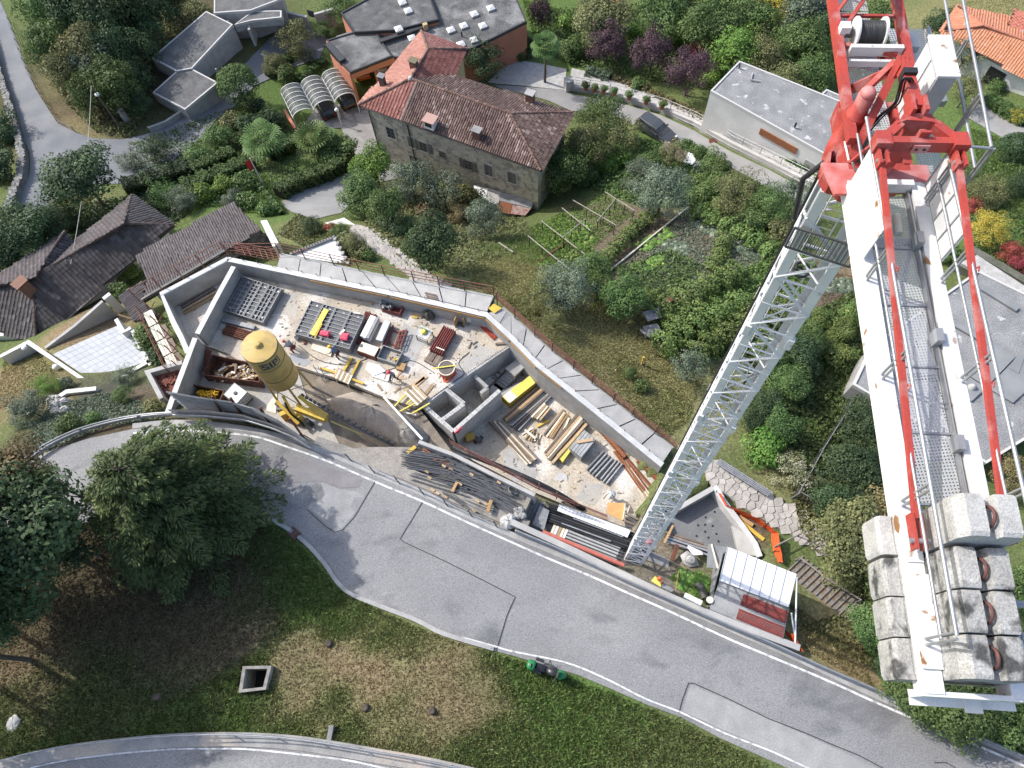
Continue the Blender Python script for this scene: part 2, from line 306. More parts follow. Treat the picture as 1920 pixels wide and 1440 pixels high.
# colours of what grows or lies there (base colours; leaf litter also darkened for tree shade)
GRASS,DRY,OLIVE,SOIL,SHADED_LITTER,GRAVEL,LUSH=(.135,.172,.066),(.27,.205,.13),(.25,.24,.118),(.155,.122,.095),(.095,.078,.052),(.30,.28,.25),(.115,.185,.055)
BLOBS=[(300,1110,170,SHADED_LITTER,2.2),(100,1130,120,SHADED_LITTER,1.6),(430,1130,90,SHADED_LITTER,.6),(60,1230,60,DRY,1.2),(200,960,220,SHADED_LITTER,2.0),(760,1255,110,DRY,2.0),(660,1235,70,DRY,1.9),(590,1260,60,DRY,1.8),(870,1285,70,DRY,1.2),(700,1300,70,DRY,1.5),(850,1330,60,DRY,.7),(350,1270,60,SOIL,.7),(430,1215,60,SOIL,.9),(240,1330,60,SOIL,.4),(330,1350,90,LUSH,1.0),(200,1300,90,GRASS,1.2),(760,1370,90,GRASS,1.6),(560,1330,60,GRASS,1.2),(620,1130,80,LUSH,2.4),(780,1190,60,LUSH,2.2),(900,1230,50,LUSH,2.0),(1010,1290,60,LUSH,2.0),(1100,1330,80,LUSH,1.6),(1250,1400,90,GRASS,1.2),(520,1060,70,LUSH,2.0),(700,1170,40,LUSH,1.6),(480,1310,60,LUSH,1.6),(620,1360,70,LUSH,1.0),(160,1390,110,LUSH,1.0),(900,1410,90,GRASS,1.2),(1000,1380,90,LUSH,.9),(1180,680,130,OLIVE,2.4),(1090,640,70,OLIVE,2.2),(1250,740,60,OLIVE,2.0),(960,510,70,OLIVE,2.0),(1040,700,40,DRY,.9),(1150,720,40,DRY,.8),(1180,700,35,LUSH,.9),(1240,770,40,LUSH,.8),(1000,460,60,LUSH,1.5),(930,450,40,LUSH,1.6),(1130,410,70,SOIL,2.8),(1220,480,90,SOIL,2.4),(1280,440,70,SOIL,2.0),(1200,520,60,DRY,.8),(1050,470,50,LUSH,1.2),(1060,420,50,LUSH,1.2),(1180,430,30,LUSH,1.0),(1320,500,70,GRAVEL,.5),(1560,540,60,SOIL,2.6),(1580,590,60,SOIL,2.4),(1600,520,40,DRY,1.6),(1590,640,60,OLIVE,2.0),(1560,700,70,OLIVE,1.6),(1590,860,60,OLIVE,1.8),(1510,830,60,OLIVE,1.0),(1530,1180,70,OLIVE,1.6),(1570,1210,50,DRY,1.2),(1520,1140,30,SHADED_LITTER,.9),(1460,1010,30,LUSH,1.6),(1620,1240,50,DRY,.7),(150,160,130,SHADED_LITTER,1.5),(280,60,150,SHADED_LITTER,2.0),(120,240,60,DRY,1.3),(170,240,60,OLIVE,1.6),(110,150,50,OLIVE,1.0),(250,270,30,SHADED_LITTER,1.0),(610,140,60,LUSH,2.5),(560,170,60,LUSH,2.5),(1040,60,60,LUSH,2.4),(1060,100,50,LUSH,2.0),(1000,10,60,LUSH,2.0),(450,380,60,LUSH,2.0),(510,360,50,LUSH,2.0),(590,320,40,LUSH,1.6),(130,385,40,OLIVE,2.2),(520,410,25,LUSH,1.5),(590,450,25,LUSH,1.8),(790,400,60,SOIL,2.4),(840,420,60,SOIL,2.0),(740,380,50,SOIL,1.5),(860,440,40,SHADED_LITTER,1.5),(170,610,60,DRY,3.0),(190,590,40,DRY,3.0),(60,690,50,OLIVE,2.4),(60,740,50,DRY,2.0),(20,710,40,DRY,1.6),(180,760,70,(.075,.075,.07),3.0),(130,800,60,(.075,.075,.07),2.0),(240,780,40,(.12,.09,.06),2.0),(300,760,30,OLIVE,2.0),(260,740,20,SOIL,2.0),(1200,290,60,LUSH,1.5),(1180,350,60,LUSH,1.2),(1240,300,30,SOIL,1.2),(1800,60,80,OLIVE,2.4),(1880,20,90,OLIVE,2.4),(1860,260,80,LUSH,2.4),(1900,340,60,LUSH,2.0),(1880,440,60,LUSH,2.2),(1480,880,50,OLIVE,1.0),(660,830,60,(.20,.19,.175),3.0),(840,900,110,(.26,.24,.215),3.0),(750,860,70,(.17,.165,.16),2.4),(960,960,60,GRAVEL,3.0),(1240,1060,60,(.26,.22,.17),3.0),(1220,1080,40,(.17,.165,.155),2.6),(1290,1070,40,(.24,.2,.15),1.6),(1310,1100,30,LUSH,1.4),(1270,1110,20,SOIL,1.5),(1440,980,30,SOIL,2.5),(1420,1010,30,SOIL,2.0),(440,870,60,(.2,.19,.18),1.5),(600,640,5,SOIL,.1),(700,440,40,OLIVE,1.4),(650,470,30,SOIL,1.4),(560,440,40,OLIVE,1.0),]
_bw=[]
for px,py,r,c,w in BLOBS:
 p=G(px,py);_bw.append((p.x,p.y,r*mpp(px,py,p.z),c,w))
def gcol(x,y):
 x=np.asarray(x,float);y=np.asarray(y,float)
 acc=np.ones(x.shape+(3,))*np.array(GRASS)*.35;ws=np.full(x.shape,.35)
 dx=np.sin(x*.9+1.3*np.sin(y*.7))*.7+np.sin(x*2.3+y*1.9)*.35;dy=np.cos(y*1.1+1.7*np.sin(x*.6))*.7+np.cos(y*2.7-x*1.7)*.35
 for bx,by,br,c,w in _bw:
  d2=((x+dx-bx)**2+(y+dy-by)**2)/(br*br);k=w*np.exp(-1.25*d2)*2.2
  acc+=k[...,None]*np.array(c);ws+=k
 return acc/ws[...,None]
xs=np.concatenate([[-700,-420,-260,-170,-125,-105],np.arange(-90,95,.5),[105,125,170,260,420,700]])
ys=np.concatenate([[-700,-420,-240,-140,-80,-50,-35,-26],np.arange(-20,100,.5),[106,120,150,200,300,450,700]])
GX,GY=np.meshgrid(xs,ys);gz=T(np.clip(GX,-160,160),np.clip(GY,-120,190))
gz=gz+.05*np.sin(GX*3.1+np.sin(GY*2.2))*np.cos(GY*2.7)*0
YARD=[U(x,y,-1.1)for x,y in[(610,838),(700,834),(800,838),(870,860),(965,903),(1090,955),(1195,1000),(1200,1066),(1130,1050),(1050,1018),(980,988),(900,945),(800,900),(690,862)]]
RACK=[U(x,y,-2.6)for x,y in[(985,930),(1195,1000),(1196,1072),(1140,1062),(960,985)]]
for poly,z in((SITE_PIT,ZL-.5),(P_FOUND,-5.6),(YARD,-1.6),(RACK,-3.0)):gz=np.where(pip(GX,GY,poly),np.minimum(gz,z),gz)
PITBOX=[G(*p)for p in((452,1250),(508,1248),(498,1298),(445,1300))]
gz=np.where(pip(GX,GY,PITBOX),gz-1.6,gz)
nx,ny=len(xs),len(ys);V=np.column_stack([GX.ravel(),GY.ravel(),gz.ravel()])
i=np.arange((ny-1)*(nx-1));r,c=i//(nx-1),i%(nx-1);a=r*nx+c
FQ=np.column_stack([a,a+1,a+nx+1,a+nx])
M_GROUND=mat('ground',(1,1,1),(.62,.58,.55),sc=5.0,attr='gcol',rough=.95,bump=.6,bsc=14,coord='World',spec=.1,speck=.3,specs=11)
gme=npmesh('ground',V,FQ,[M_GROUND],smooth=True,tint=gcol(V[:,0],V[:,1]),tname='gcol')
tag(link(gme,'ground'),kind='structure')
# ---- roads
M_ASPH=mat('road_asphalt',(.275,.273,.27),(.235,.234,.234),sc=.32,c3=(.165,.166,.17),sc3=.5,rough=.92,bump=.35,bsc=60,coord='World',spec=.08,speck=.27,specs=16,lo3=.55,hi3=.72,stretch=(.75,1.3,1))
M_ASPH2=mat('street_asphalt',(.29,.285,.275),(.24,.235,.23),sc=.5,rough=.92,coord='World',spec=.15,speck=.14,specs=18)
M_ASPH3=mat('lane_asphalt',(.17,.18,.195),(.22,.225,.235),sc=.4,rough=.92,coord='World',spec=.15,speck=.14,specs=18)
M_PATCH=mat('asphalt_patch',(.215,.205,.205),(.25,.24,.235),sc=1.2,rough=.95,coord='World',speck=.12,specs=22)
sheet('road_repair',Gs([(578,952),(604,905),(640,918),(686,925),(664,965),(642,990),(626,994)]),mat('pale_asphalt',(.33,.325,.315),(.27,.268,.262),sc=1.2,rough=.95,coord='World',speck=.2,specs=24),.07);sheet('road_repair',Gs([(1295,1285),(1370,1316),(1510,1378),(1660,1448),(1600,1480),(1440,1404),(1278,1334)]),mat('pale_asphalt',(.3,.3,.3)),.07)
M_TAR=mat('tar',(.045,.045,.047),rough=.6)
M_PAINT=mat('road_paint',(.70,.70,.69),(.33,.33,.33),sc=3.5,rough=.7,coord='World',lo=.47,hi=.68,spec=.2)
M_CONC=mat('concrete',(.40,.395,.38),(.31,.305,.295),sc=1.3,rough=.9,bump=.25,bsc=20,coord='World',speck=.1,specs=14)
M_CONCL=mat('concrete_light',(.45,.44,.42),(.36,.352,.338),sc=1.0,rough=.9,bump=.2,bsc=20,coord='World',speck=.08,specs=14)
M_CONCW=mat('concrete_new',(.62,.615,.60),(.52,.515,.50),sc=1.6,rough=.88,coord='World',speck=.06,specs=14)
M_CONCD=mat('concrete_dark',(.20,.20,.20),(.27,.265,.26),sc=1.1,rough=.9,coord='World',speck=.12,specs=12)
M_STEEL=mat('galvanised_steel',(.42,.43,.44),(.33,.335,.345),sc=3,rough=.45,metal=.55,coord='World')
M_STEELD=mat('dark_steel',(.09,.092,.097),(.14,.135,.13),sc=3,rough=.6,metal=.3,vary=.25)
M_RUST=mat('rusty_steel',(.19,.075,.045),(.11,.05,.035),sc=6,rough=.85,vary=.25)
M_REDP=mat('red_oxide_paint',(.22,.055,.045),(.13,.045,.04),sc=5,rough=.7,vary=.25)
ROAD_UP=[(-60,930),(20,890),(85,850),(170,822),(250,805),(330,797),(420,803),(500,817),(560,833),(640,865),(720,898),(800,933),(870,968),(970,1012),(1110,1070),(1260,1137),(1440,1215),(1560,1270),(1665,1318),(1790,1370),(1930,1430),(2080,1500)]
ROAD_LO=[(1800,1600),(1560,1478),(1515,1457),(1440,1424),(1350,1384),(1277,1345),(1210,1320),(1135,1287),(1085,1266),(960,1229),(925,1220),(830,1190),(780,1165),(705,1137),(655,1115),(630,1090),(610,1060),(580,1027),(545,997),(507,975),(440,950),(380,945),(300,950),(220,965),(140,985),(60,1020),(-60,1080)]
sheet('road',Gs(ROAD_UP)+Gs(ROAD_LO),M_ASPH,.06)
sheet('upper_road',Gs([(-60,1475),(60,1441),(140,1425),(240,1409),(320,1401),(400,1399),(480,1401),(560,1407),(640,1419),(720,1433),(800,1447),(900,1471),(1000,1500),(1000,1640),(-60,1640)]),M_ASPH,.06)
sheet('lane',Gs([(-25,-60),(0,0),(18,40),(45,115),(75,180),(110,232),(145,250),(175,260),(230,262),(282,250),(350,215),(412,168),(425,195),(385,252),(337,292),(280,335),(225,345),(160,345),(110,355),(104,385),(92,402),(60,402),(33,392),(43,358),(57,322),(57,288),(47,265),(25,190),(0,125),(-30,60)]),M_ASPH3,.06)
sheet('driveway',Gs([(590,205),(655,190),(690,205),(760,330),(700,345),(655,385),(640,400),(590,412),(545,397),(525,380),(560,360),(620,337),(650,317),(657,290),(650,265),(640,240),(560,245)]),M_ASPH2,.06)
sheet('street',Gs([(925,160),(1060,170),(1075,178),(1150,190),(1240,217),(1300,245),(1370,285),(1440,318),(1530,368),(1560,395),(1510,398),(1480,378),(1440,355),(1400,330),(1340,298),(1300,275),(1265,268),(1240,250),(1200,240),(1140,212),(1070,208),(1030,190),(990,178),(940,168)]),M_ASPH2,.07)
M_GRAV=mat('pale_gravel',(.46,.45,.43),(.36,.35,.335),sc=2.2,rough=.95,coord='World',speck=.22,specs=16,bump=.3,bsc=30)
sheet('forecourt',Gs([(915,155),(960,112),(1000,118),(1062,130),(1060,170),(930,158)]),M_GRAV,.09)
sheet('terrace_path',Gs([(1066,166),(1072,132),(1095,137),(1180,165),(1260,195),(1320,225),(1400,265),(1480,310),(1522,332),(1535,366),(1440,314),(1370,280),(1300,240),(1240,212),(1150,186)]),M_GRAV,.35)
sheet('right_lane',Gs([(1822,182),(1850,195),(1930,247),(1930,275),(1895,268),(1815,222)]),M_ASPH2,.06)
sheet('courtyard',Gs([(352,218),(412,170),(470,110),(520,60),(620,60),(600,110),(540,130),(480,160),(440,200),(400,230)]),M_ASPH3,.08)
# worn smooth band and square repairs in the road
sheet('road_repair',Gs([(482,850),(560,858),(640,885),(680,900),(672,915),(640,915),(610,903),(560,905),(490,915),(470,890)]),M_PATCH,.075)
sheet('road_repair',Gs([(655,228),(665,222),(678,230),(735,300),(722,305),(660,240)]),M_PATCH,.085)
def gline(b,px,w,h=.0,step=.7):return ribbon(b,[G(p.x,p.y,h)for p in(resample([Vector((x,y,0))for x,y in px],9)if w<.06 else smoothline([Vector((x,y,0))for x,y in px],5))],w)
for n,px in enumerate([[(704,901),(690,925),(665,968),(643,993),(628,998),(608,985),(575,955)],[(792,941),(770,978),(750,1010),(757,1016),(830,1050),(900,1085),(966,1119),(950,1155),(930,1222)],[(1273,1336),(1280,1310),(1291,1281),(1300,1281),(1370,1312),(1440,1347),(1510,1374),(1560,1396),(1610,1416),(1665,1445)],[(1752,1430),(1775,1430),(1800,1445)]]):
 b=MB();gline(b,px,.045,.085);tag(b.build('tar_seam',M_TAR),kind='structure')
WL1=[(250,812),(330,806),(420,812),(480,819),(542,839),(620,867),(705,904),(792,940),(867,975),(960,1017),(1035,1050),(1107,1080),(1180,1113),(1255,1146),(1360,1195),(1440,1229),(1547,1274),(1665,1327),(1790,1380),(1930,1440),(2040,1490)]
WL2=[(866,1195),(925,1211),(960,1221),(1060,1242),(1135,1272),(1210,1310),(1275,1335),(1360,1375),(1440,1406),(1515,1440),(1600,1478)]
b=MB();gline(b,WL1,.115,.085);tag(b.build('road_marking',M_PAINT),kind='structure')
b=MB();gline(b,WL2,.085,.085);tag(b.build('road_marking',M_PAINT),kind='structure')
b=MB();gline(b,[(20,1448),(140,1423),(300,1406),(400,1404),(480,1406),(640,1424),(720,1440),(860,1466)],.08,.085);tag(b.build('road_marking',M_PAINT),kind='structure')
# kerb strip of worn concrete beside the lower white line, and gutter beside the upper one
b=MB();pts=[G(p.x,p.y,0)for p in smoothline([Vector((x,y,0))for x,y in[(505,972),(545,995),(580,1024),(610,1058),(632,1090),(657,1113),(706,1134),(781,1163),(831,1188),(926,1217)]],4)]
wallbox(b,pts,.22,[p.z+.16 for p in pts],[p.z-.3 for p in pts]);tag(b.build('kerb',M_CONC),kind='structure')
b=MB();pts=[G(p.x,p.y,0)for p in smoothline([Vector((x,y,0))for x,y in[(250,800),(330,793),(420,799),(500,813),(560,829),(640,861),(720,894),(800,929),(870,964),(970,1008),(1110,1066),(1260,1132),(1440,1211),(1560,1266),(1665,1314),(1790,1366),(1930,1426)]],4)]
wallbox(b,pts,.34,[p.z+.12 for p in pts],[p.z-.3 for p in pts]);tag(b.build('kerb',M_CONC),kind='structure')
# parapet walk between the bank and the upper road
LW=[(-40,1452),(60,1424),(140,1408),(240,1396),(320,1389),(400,1386),(480,1387),(560,1393),(640,1405),(720,1419),(800,1433),(900,1456),(1000,1485)]
pts=[G(p.x,p.y,0)for p in smoothline([Vector((x,y,0))for x,y in LW],4)]
b=MB();wallbox(b,pts,.62,[p.z+.22 for p in pts],[p.z-1.2 for p in pts]);o=b.build('retaining_wall',mat('parapet_concrete',(.36,.345,.32),(.25,.245,.235),sc=1.0,c3=(.43,.37,.31),sc3=.35,rough=.92,coord='World',speck=.12,specs=12))
tag(o,'low concrete parapet wall curving along the bottom road under a pipe handrail','wall')
rail=thing('pipe_railing','grey pipe handrail curving along the bottom road at the foot of the bank','railing',tuple(pts[len(pts)//2]))
up=[G(p.x,p.y,0)for p in smoothline([Vector((x,y-9,0))for x,y in LW],4)]
b=MB();b.path([p+Vector((0,0,1.0))for p in up],.035);b.build('rail',M_STEEL,rail)
b=MB();b.path([p+Vector((0,0,.62))for p in up],.028);b.build('rail',M_STEEL,rail)
d=0;last=up[0]
for p in up:
 d+=(p-last).length;last=p
 if d>2.0:d=0;b=MB();b.tube(p-Vector((0,0,.3)),p+Vector((0,0,1.02)),.032);b.build('post',M_STEEL,rail)
 # ==== CONSTRUCTION SITE: walls and floors
M_PLY=mat('plywood',(.46,.30,.15),(.36,.22,.10),sc=4,rough=.8,vary=.15,stretch=(1,6,1))
M_WOOD=mat('sawn_timber',(.46,.34,.21),(.34,.24,.15),sc=5,rough=.85,vary=.3,stretch=(2,2,2))
M_WOODG=mat('weathered_timber',(.25,.20,.16),(.17,.14,.12),sc=5,rough=.9,vary=.3)
M_YEL=mat('yellow_paint',(.62,.42,.06),(.50,.34,.06),sc=4,rough=.55,vary=.15)
M_YELL=mat('pale_yellow_panel',(.75,.64,.14),(.66,.55,.12),sc=3,rough=.6)
M_WHITE=mat('white_sheet',(.78,.78,.77),(.66,.66,.65),sc=2,rough=.6)
M_CREAM=mat('cream_board',(.74,.70,.58),(.62,.56,.44),sc=3,rough=.7)
M_PINK=mat('pink_plastic',(.72,.10,.16),(.60,.07,.12),sc=6,rough=.45)
M_BLACK=mat('black_plastic',(.022,.022,.024),(.035,.035,.037),sc=5,rough=.5)
M_BAG=mat('dark_bag',(.05,.05,.045),(.09,.09,.08),sc=8,rough=.55,bump=.8,bsc=9)
M_FRAME=mat('formwork_frame',(.30,.31,.315),(.22,.225,.23),sc=6,rough=.55,metal=.35,vary=.12)
M_FACE=mat('formwork_face',(.115,.117,.12),(.17,.172,.175),sc=14,rough=.8,vary=.15,speck=.3,specs=30)
M_SLAB=mat('site_slab',(.50,.435,.345),(.40,.355,.295),sc=1.1,c3=(.60,.575,.53),sc3=.4,rough=.92,bump=.2,bsc=16,coord='World',speck=.2,specs=8,lo3=.47,hi3=.62)
M_SLABG=mat('site_slab_grey',(.36,.355,.34),(.45,.42,.37),sc=.5,rough=.92,coord='World',speck=.12,specs=8)
M_EARTH=mat('site_earth',(.23,.19,.15),(.17,.15,.125),sc=1.4,c3=(.30,.26,.21),sc3=.8,rough=.95,bump=.6,bsc=12,coord='World',speck=.25,specs=14)
M_BLOCK=mat('concrete_block',(.50,.495,.48),(.42,.415,.40),sc=5,rough=.92,vary=.09,bump=.25,bsc=40)
M_ORANGE=mat('orange_net',(.80,.13,.04),(.62,.09,.03),sc=8,rough=.6)
b=MB();b.prism(Us([(434,492),(580,530),(730,562),(900,600),(918,616),(964,641),(838,724),(793,757),(775,762),(721,745),(640,711),(597,699),(550,684),(505,676),(470,690),(425,662),(366,640),(395,570)],ZU),.55)
tag(b.build('site_slab',M_SLAB),kind='structure')
b=MB();b.prism(Us([(366,640),(425,662),(470,690),(505,676),(560,700),(575,745),(600,760),(640,840),(560,838),(500,815),(440,795),(320,775),(312,765),(335,700)],ZU-.45),.5)
tag(b.build('yard_slab',M_SLABG),kind='structure')
b=MB();b.prism(Us([(308,556),(430,497),(440,505),(372,632),(352,652)],ZU-.15),.4);tag(b.build('side_slab',M_SLAB),kind='structure')
b=MB();b.prism(Us([(790,780),(838,735),(962,655),(1005,690),(1060,735),(1150,810),(1258,900),(1262,930),(1240,985),(1200,1000),(1150,985),(1080,955),(1000,922),(940,890),(880,860),(840,850)],ZL),.5);tag(b.build('lower_slab',M_SLAB),kind='structure')
# trench with the sand between slab and fence
b=MB();b.prism(Us([(560,690),(600,705),(720,750),(790,770),(850,850),(800,845),(760,850),(700,850),(640,850),(590,800),(575,770)],-3.0),.9);tag(b.build('trench_floor',M_EARTH),kind='structure')
b=MB();b.prism(Us([(640,842),(700,838),(760,838),(800,842),(860,862),(960,905),(1000,925),(978,974),(955,962),(900,940),(830,905),(760,882),(640,862)],-1.0),2.6);tag(b.build('rebar_yard',mat('yard_gravel',(.33,.30,.26),(.25,.23,.205),sc=2,rough=.95,coord='World',speck=.25,specs=12)),kind='structure')
def wall_thing(name,label,pts,w,zt,zb,m,off=0):
 b=MB();wallbox(b,pts,w,zt,zb);o=b.build(name,m);return tag(o,label,'wall')
 # north retaining wall with its timber strip and joints
nw=thing('retaining_wall','long white topped concrete retaining wall between site slab and walkway','wall',tuple(NW[3]))
b=MB();wallbox(b,NW,.34,[p.z for p in NW],[-5.5]*len(NW));b.build('wall_core',M_CONC,nw)
b=MB();wallbox(b,[p+Vector((0,0,0))for p in NW],.36,[p.z+.03 for p in NW],[p.z+.004 for p in NW]);b.build('screed_cap',M_CONCW,nw)
for k,(q0,q1)in enumerate([(1,2),(2,3),(3,4),(4,5),(5,6)]):
 p,q=NW[q0],NW[q1];d=(q-p).normalized();s=Vector((d.y,-d.x,0))*.215
 b=MB();b.bar(p+s+Vector((0,0,-.22))+d*.1,q+s+Vector((0,0,-.22))-d*.1,.05,.24);b.build('timber_strip',M_PLY,nw)
p0,q0=NW[0],NW[3]
for t in np.linspace(.06,.97,16):
 p=p0.lerp(NW[1],t*3)if t<.333 else(NW[1].lerp(NW[2],t*3-1)if t<.666 else NW[2].lerp(NW[3],t*3-2))
 b=MB();b.tube(p+Vector((.06,.12,-.1)),p+Vector((.06,.12,.34)),.022,5);b.build('starter_bar',M_STEELD,nw)
for i in(4,5,6,7):
 for t in(.2,.7):
  p=NW[i].lerp(NW[min(i+1,8)],t);b=MB();b.tube(p+Vector((.1,.12,-.1)),p+Vector((.1,.12,.34)),.022,5);b.build('starter_bar',M_STEELD,nw)
WO=[U(x,y,-.9)for x,y in[(428,485),(303,551),(326,606),(341,635),(352,661)]]
wo=thing('boundary_wall','grey concrete wall with white top forming the pointed west corner of the site','wall',tuple(WO[1]))
b=MB();wallbox(b,WO,.32,-.9,-8.5);b.build('wall_core',M_CONC,wo)
b=MB();wallbox(b,WO,.34,-.87,-.896);b.build('screed_cap',M_CONCW,wo)
WD=[U(x,y,-.9)for x,y in[(438,500),(405,560),(370,626)]]
wd=thing('partition_wall','slanted concrete wall behind the gridded panel stack with white top','wall',tuple(WD[1]))
b=MB();wallbox(b,WD,.32,-.9,-3.3);b.build('wall_core',M_CONC,wd)
b=MB();wallbox(b,WD,.34,-.87,-.896);b.build('screed_cap',M_CONCW,wd)
WE=[U(x,y,-.7)for x,y in[(366,634),(329,732),(312,780)]]
we=thing('end_wall','narrow concrete wall running down beside the brick filled planter to the fence','wall',tuple(WE[1]))
b=MB();wallbox(b,WE,.32,-.7,-5.5);b.build('wall_core',M_CONC,we)
b=MB();wallbox(b,WE,.34,-.67,-.696);b.build('screed_cap',M_CONCW,we)
# walkway of cast slabs outside the north wall
O1=[(525,477),(612,495),(700,514),(810,535),(926,557)];I1=[(519,500),(610,519),(730,543),(820,563),(914,584)]
O2=[(942,577),(960,592),(1035,660),(1110,720),(1185,780),(1262,840)];I2=[(916,586),(963,630),(1013,681),(1062,720),(1153,793),(1244,868)]
def atpx(L,t):
 n=len(L)-1;i=min(int(t*n),n-1);f=t*n-i
 return(L[i][0]+(L[i+1][0]-L[i][0])*f,L[i][1]+(L[i+1][1]-L[i][1])*f)
ww=thing('walkway','pale walkway of cast slabs along the outside of the retaining wall','walkway',tuple(U(914,570,-1.1)))
for O,I,n in((O1,I1,9),(O2,I2,11)):
 for k in range(n):
  q=[]
  for L,t in((I,k/n+.002),(I,(k+1)/n-.003),(O,(k+1)/n-.003),(O,k/n+.002)):
   x,y=atpx(L,t);xi=atpx(I,t)[0];q.append(U(x,y,nz(xi)-.16+.012*((k*7)%3)))
  b=MB();b.prism(q,.18);b.build('paving_slab',M_CONCL,ww)
yb=[U(916,578,-1.02),U(926,569,-1.02),U(941,578,-1.05),U(927,587,-1.05)]
b=MB();b.prism(yb,.05);tag(b.build('yellow_board',M_YEL),'yellow board laid on the corner of the walkway','board')
ob=MB();wallbox(ob,[U(x,y,-1.35)for x,y in O1],.2,[-1.3]*5,[-7.5]*5);o2=[U(x,y,nz(x)-.4)for x,y in O2];wallbox(ob,o2,.2,[p.z for p in o2],[p.z-4 for p in o2])
ob.build('outer_edge',M_CONC,ww)
# scaffold guard rails along the walkway
def guard(name,label,cat,line,nposts,h,m,rails=(.35,.65,1.0),lean=0):
 t=thing(name,label,cat,tuple(line[len(line)//2]));L=resample(line,.25)
 for k in range(nposts):
  p=L[int(k*(len(L)-1)/(nposts-1))];b=MB();b.tube(p-Vector((0,0,.4)),p+Vector((0,0,h)),.04,6);b.build('post',m,t)
  if lean:b=MB();b.bar(p+Vector((0,0,h-.02)),p+Vector((0,0,h+.07)),.09);b.build('post_cap',m,t)
 for r in rails:
  b=MB();b.path([p+Vector((0,0,h*r))for p in line],.027,5);b.build('rail',m,t)
 return t
M_SCAF=mat('scaffold_rust',(.24,.10,.075),(.16,.075,.06),sc=8,rough=.8,vary=.2)
guard('scaffold_railing','rusty scaffold railing on the outer edge of the upper straight walkway','railing',[U(x,y,-1.2)for x,y in[(430,476),(525,474),(612,492),(700,511),(810,532),(926,554)]],11,1.15,M_SCAF)
g2=[U(x,y,nz(x)-.25)for x,y in[(932,566),(960,590),(1035,658),(1110,718),(1185,778),(1270,845)]]
guard('scaffold_railing','rusty scaffold railing along the diagonal walkway above the orchard','railing',g2,10,1.15,M_SCAF,rails=(.3,.55,.78,1.0),lean=1)
# side scaffold at the west corner: decks, posts and braces
sf=thing('scaffold','rusty scaffold with white plank decks outside the west wall','scaffold',tuple(U(315,620,-4)))
W0,W1=U(285,580,-1.5),U(338,690,-1.5);dd=(W1-W0);ns=Vector((-dd.y,dd.x,0)).normalized()
if ns.x>0:ns=-ns
for lv,z in enumerate((-1.4,-3.4)):
 for k in range(4):
  a=W0.lerp(W1,k/4+.01);c=W0.lerp(W1,(k+1)/4-.01);a.z=c.z=z
  b=MB();b.prism([a,c,c+ns*.62,a+ns*.62],.05);b.build('deck_plank',M_CREAM if lv==0 else M_WOODG,sf)
for k in range(5):
 for s in(0.05,.68):
  p=W0.lerp(W1,k/4)+ns*s;b=MB();b.tube(Vector((p.x,p.y,-7)),Vector((p.x,p.y,-.3)),.035,6);b.build('upright',M_SCAF,sf)
 p=W0.lerp(W1,k/4);q=p+ns*.95;p.z=-.9;q.z=-2.3;b=MB();b.tube(p-ns*.5,q,.03,5);b.build('brace',M_SCAF,sf)
for z in(-.45,-.9):
 p=W0+ns*.68;q=W1+ns*.68;p.z=q.z=z;b=MB();b.tube(p,q,.026,5);b.build('rail',M_SCAF,sf)
g4=[U(x,y,-1.1)for x,y in[(257,560),(300,538),(360,507),(424,472)]]
guard('scaffold_railing','thin rusty guard rail in front of the brown corrugated roof','railing',g4,5,1.2,M_SCAF,rails=(.55,1.0))
sc2=thing('scaffold_corner','tangle of rusty scaffold tubes at the outer wall corner below the white gable strip','scaffold',tuple(U(480,465,-3)))
for k in range(7):
 p=U(452+k*11,462+k*1.5,-2.6);q=U(452+k*11+8,478+k*2,-1.2);b=MB();b.tube(p,q,.03,5);b.build('tube',M_SCAF,sc2)
for k in range(6):
 p=U(440,474-k*4,-1.2-.3*k);q=U(528,492-k*4.5,-1.2-.3*k);b=MB();b.tube(p,q,.028,5);b.build('tube',M_SCAF,sc2)
 # ---- block walls of the lower part
def blockwall(name,label,pa,pb,zt,zb,th=.24,bl=.52,bh=.26,inner=None):
 A,B=Vector(pa),Vector(pb);A.z=B.z=0;d=B-A;L=d.length;d/=L;s=Vector((-d.y,d.x,0))
 t=thing(name,label,'wall',(A.x,A.y,zb));n=max(1,int(round((zt-zb)/bh)));h=(zt-zb)/n
 b=MB();b.bar(Vector((A.x,A.y,(zt+zb)/2-.02)),Vector((B.x,B.y,(zt+zb)/2-.02)),th-.03,zt-zb-.05);b.build('mortar_core',M_CONCD,t)
 m=max(1,int(round(L/bl)));l=L/m;mes={}
 for r in range(n):
  off=l/2 if r%2 else 0;x=-off
  while x<L-.02:
   x0,x1=max(0,x),min(L,x+l);w=round(x1-x0,2)
   if x1-x0>.06:
    if w not in mes:
     bb=MB();bb.box(-w/2+.008,w/2-.008,-th/2,th/2,.008,h-.008);me=bpy.data.meshes.new('block');me.from_pydata(bb.v,[],bb.f);me.materials.append(M_BLOCK);mes[w]=me
    c=A+d*((x0+x1)/2)+s*(rnd.uniform(-.006,.006));o=link(mes[w],'block',t,(c.x-A.x,c.y-A.y,r*h));o.rotation_euler.z=math.atan2(d.y,d.x)
   x+=l
 return t
def dowels(t,pa,pb,z,n,h=.35):
 b=MB()
 for k in range(n):
  p=Vector(pa).lerp(Vector(pb),(k+.5)/n);b.tube((p.x,p.y,z-.02),(p.x+rnd.uniform(-.04,.04),p.y+rnd.uniform(-.04,.04),z+h*rnd.uniform(.5,1)),.012,4)
 o=b.build('dowels',M_RUST,t);o['kind']='stuff'
BW=[(838,726),(963,640)]
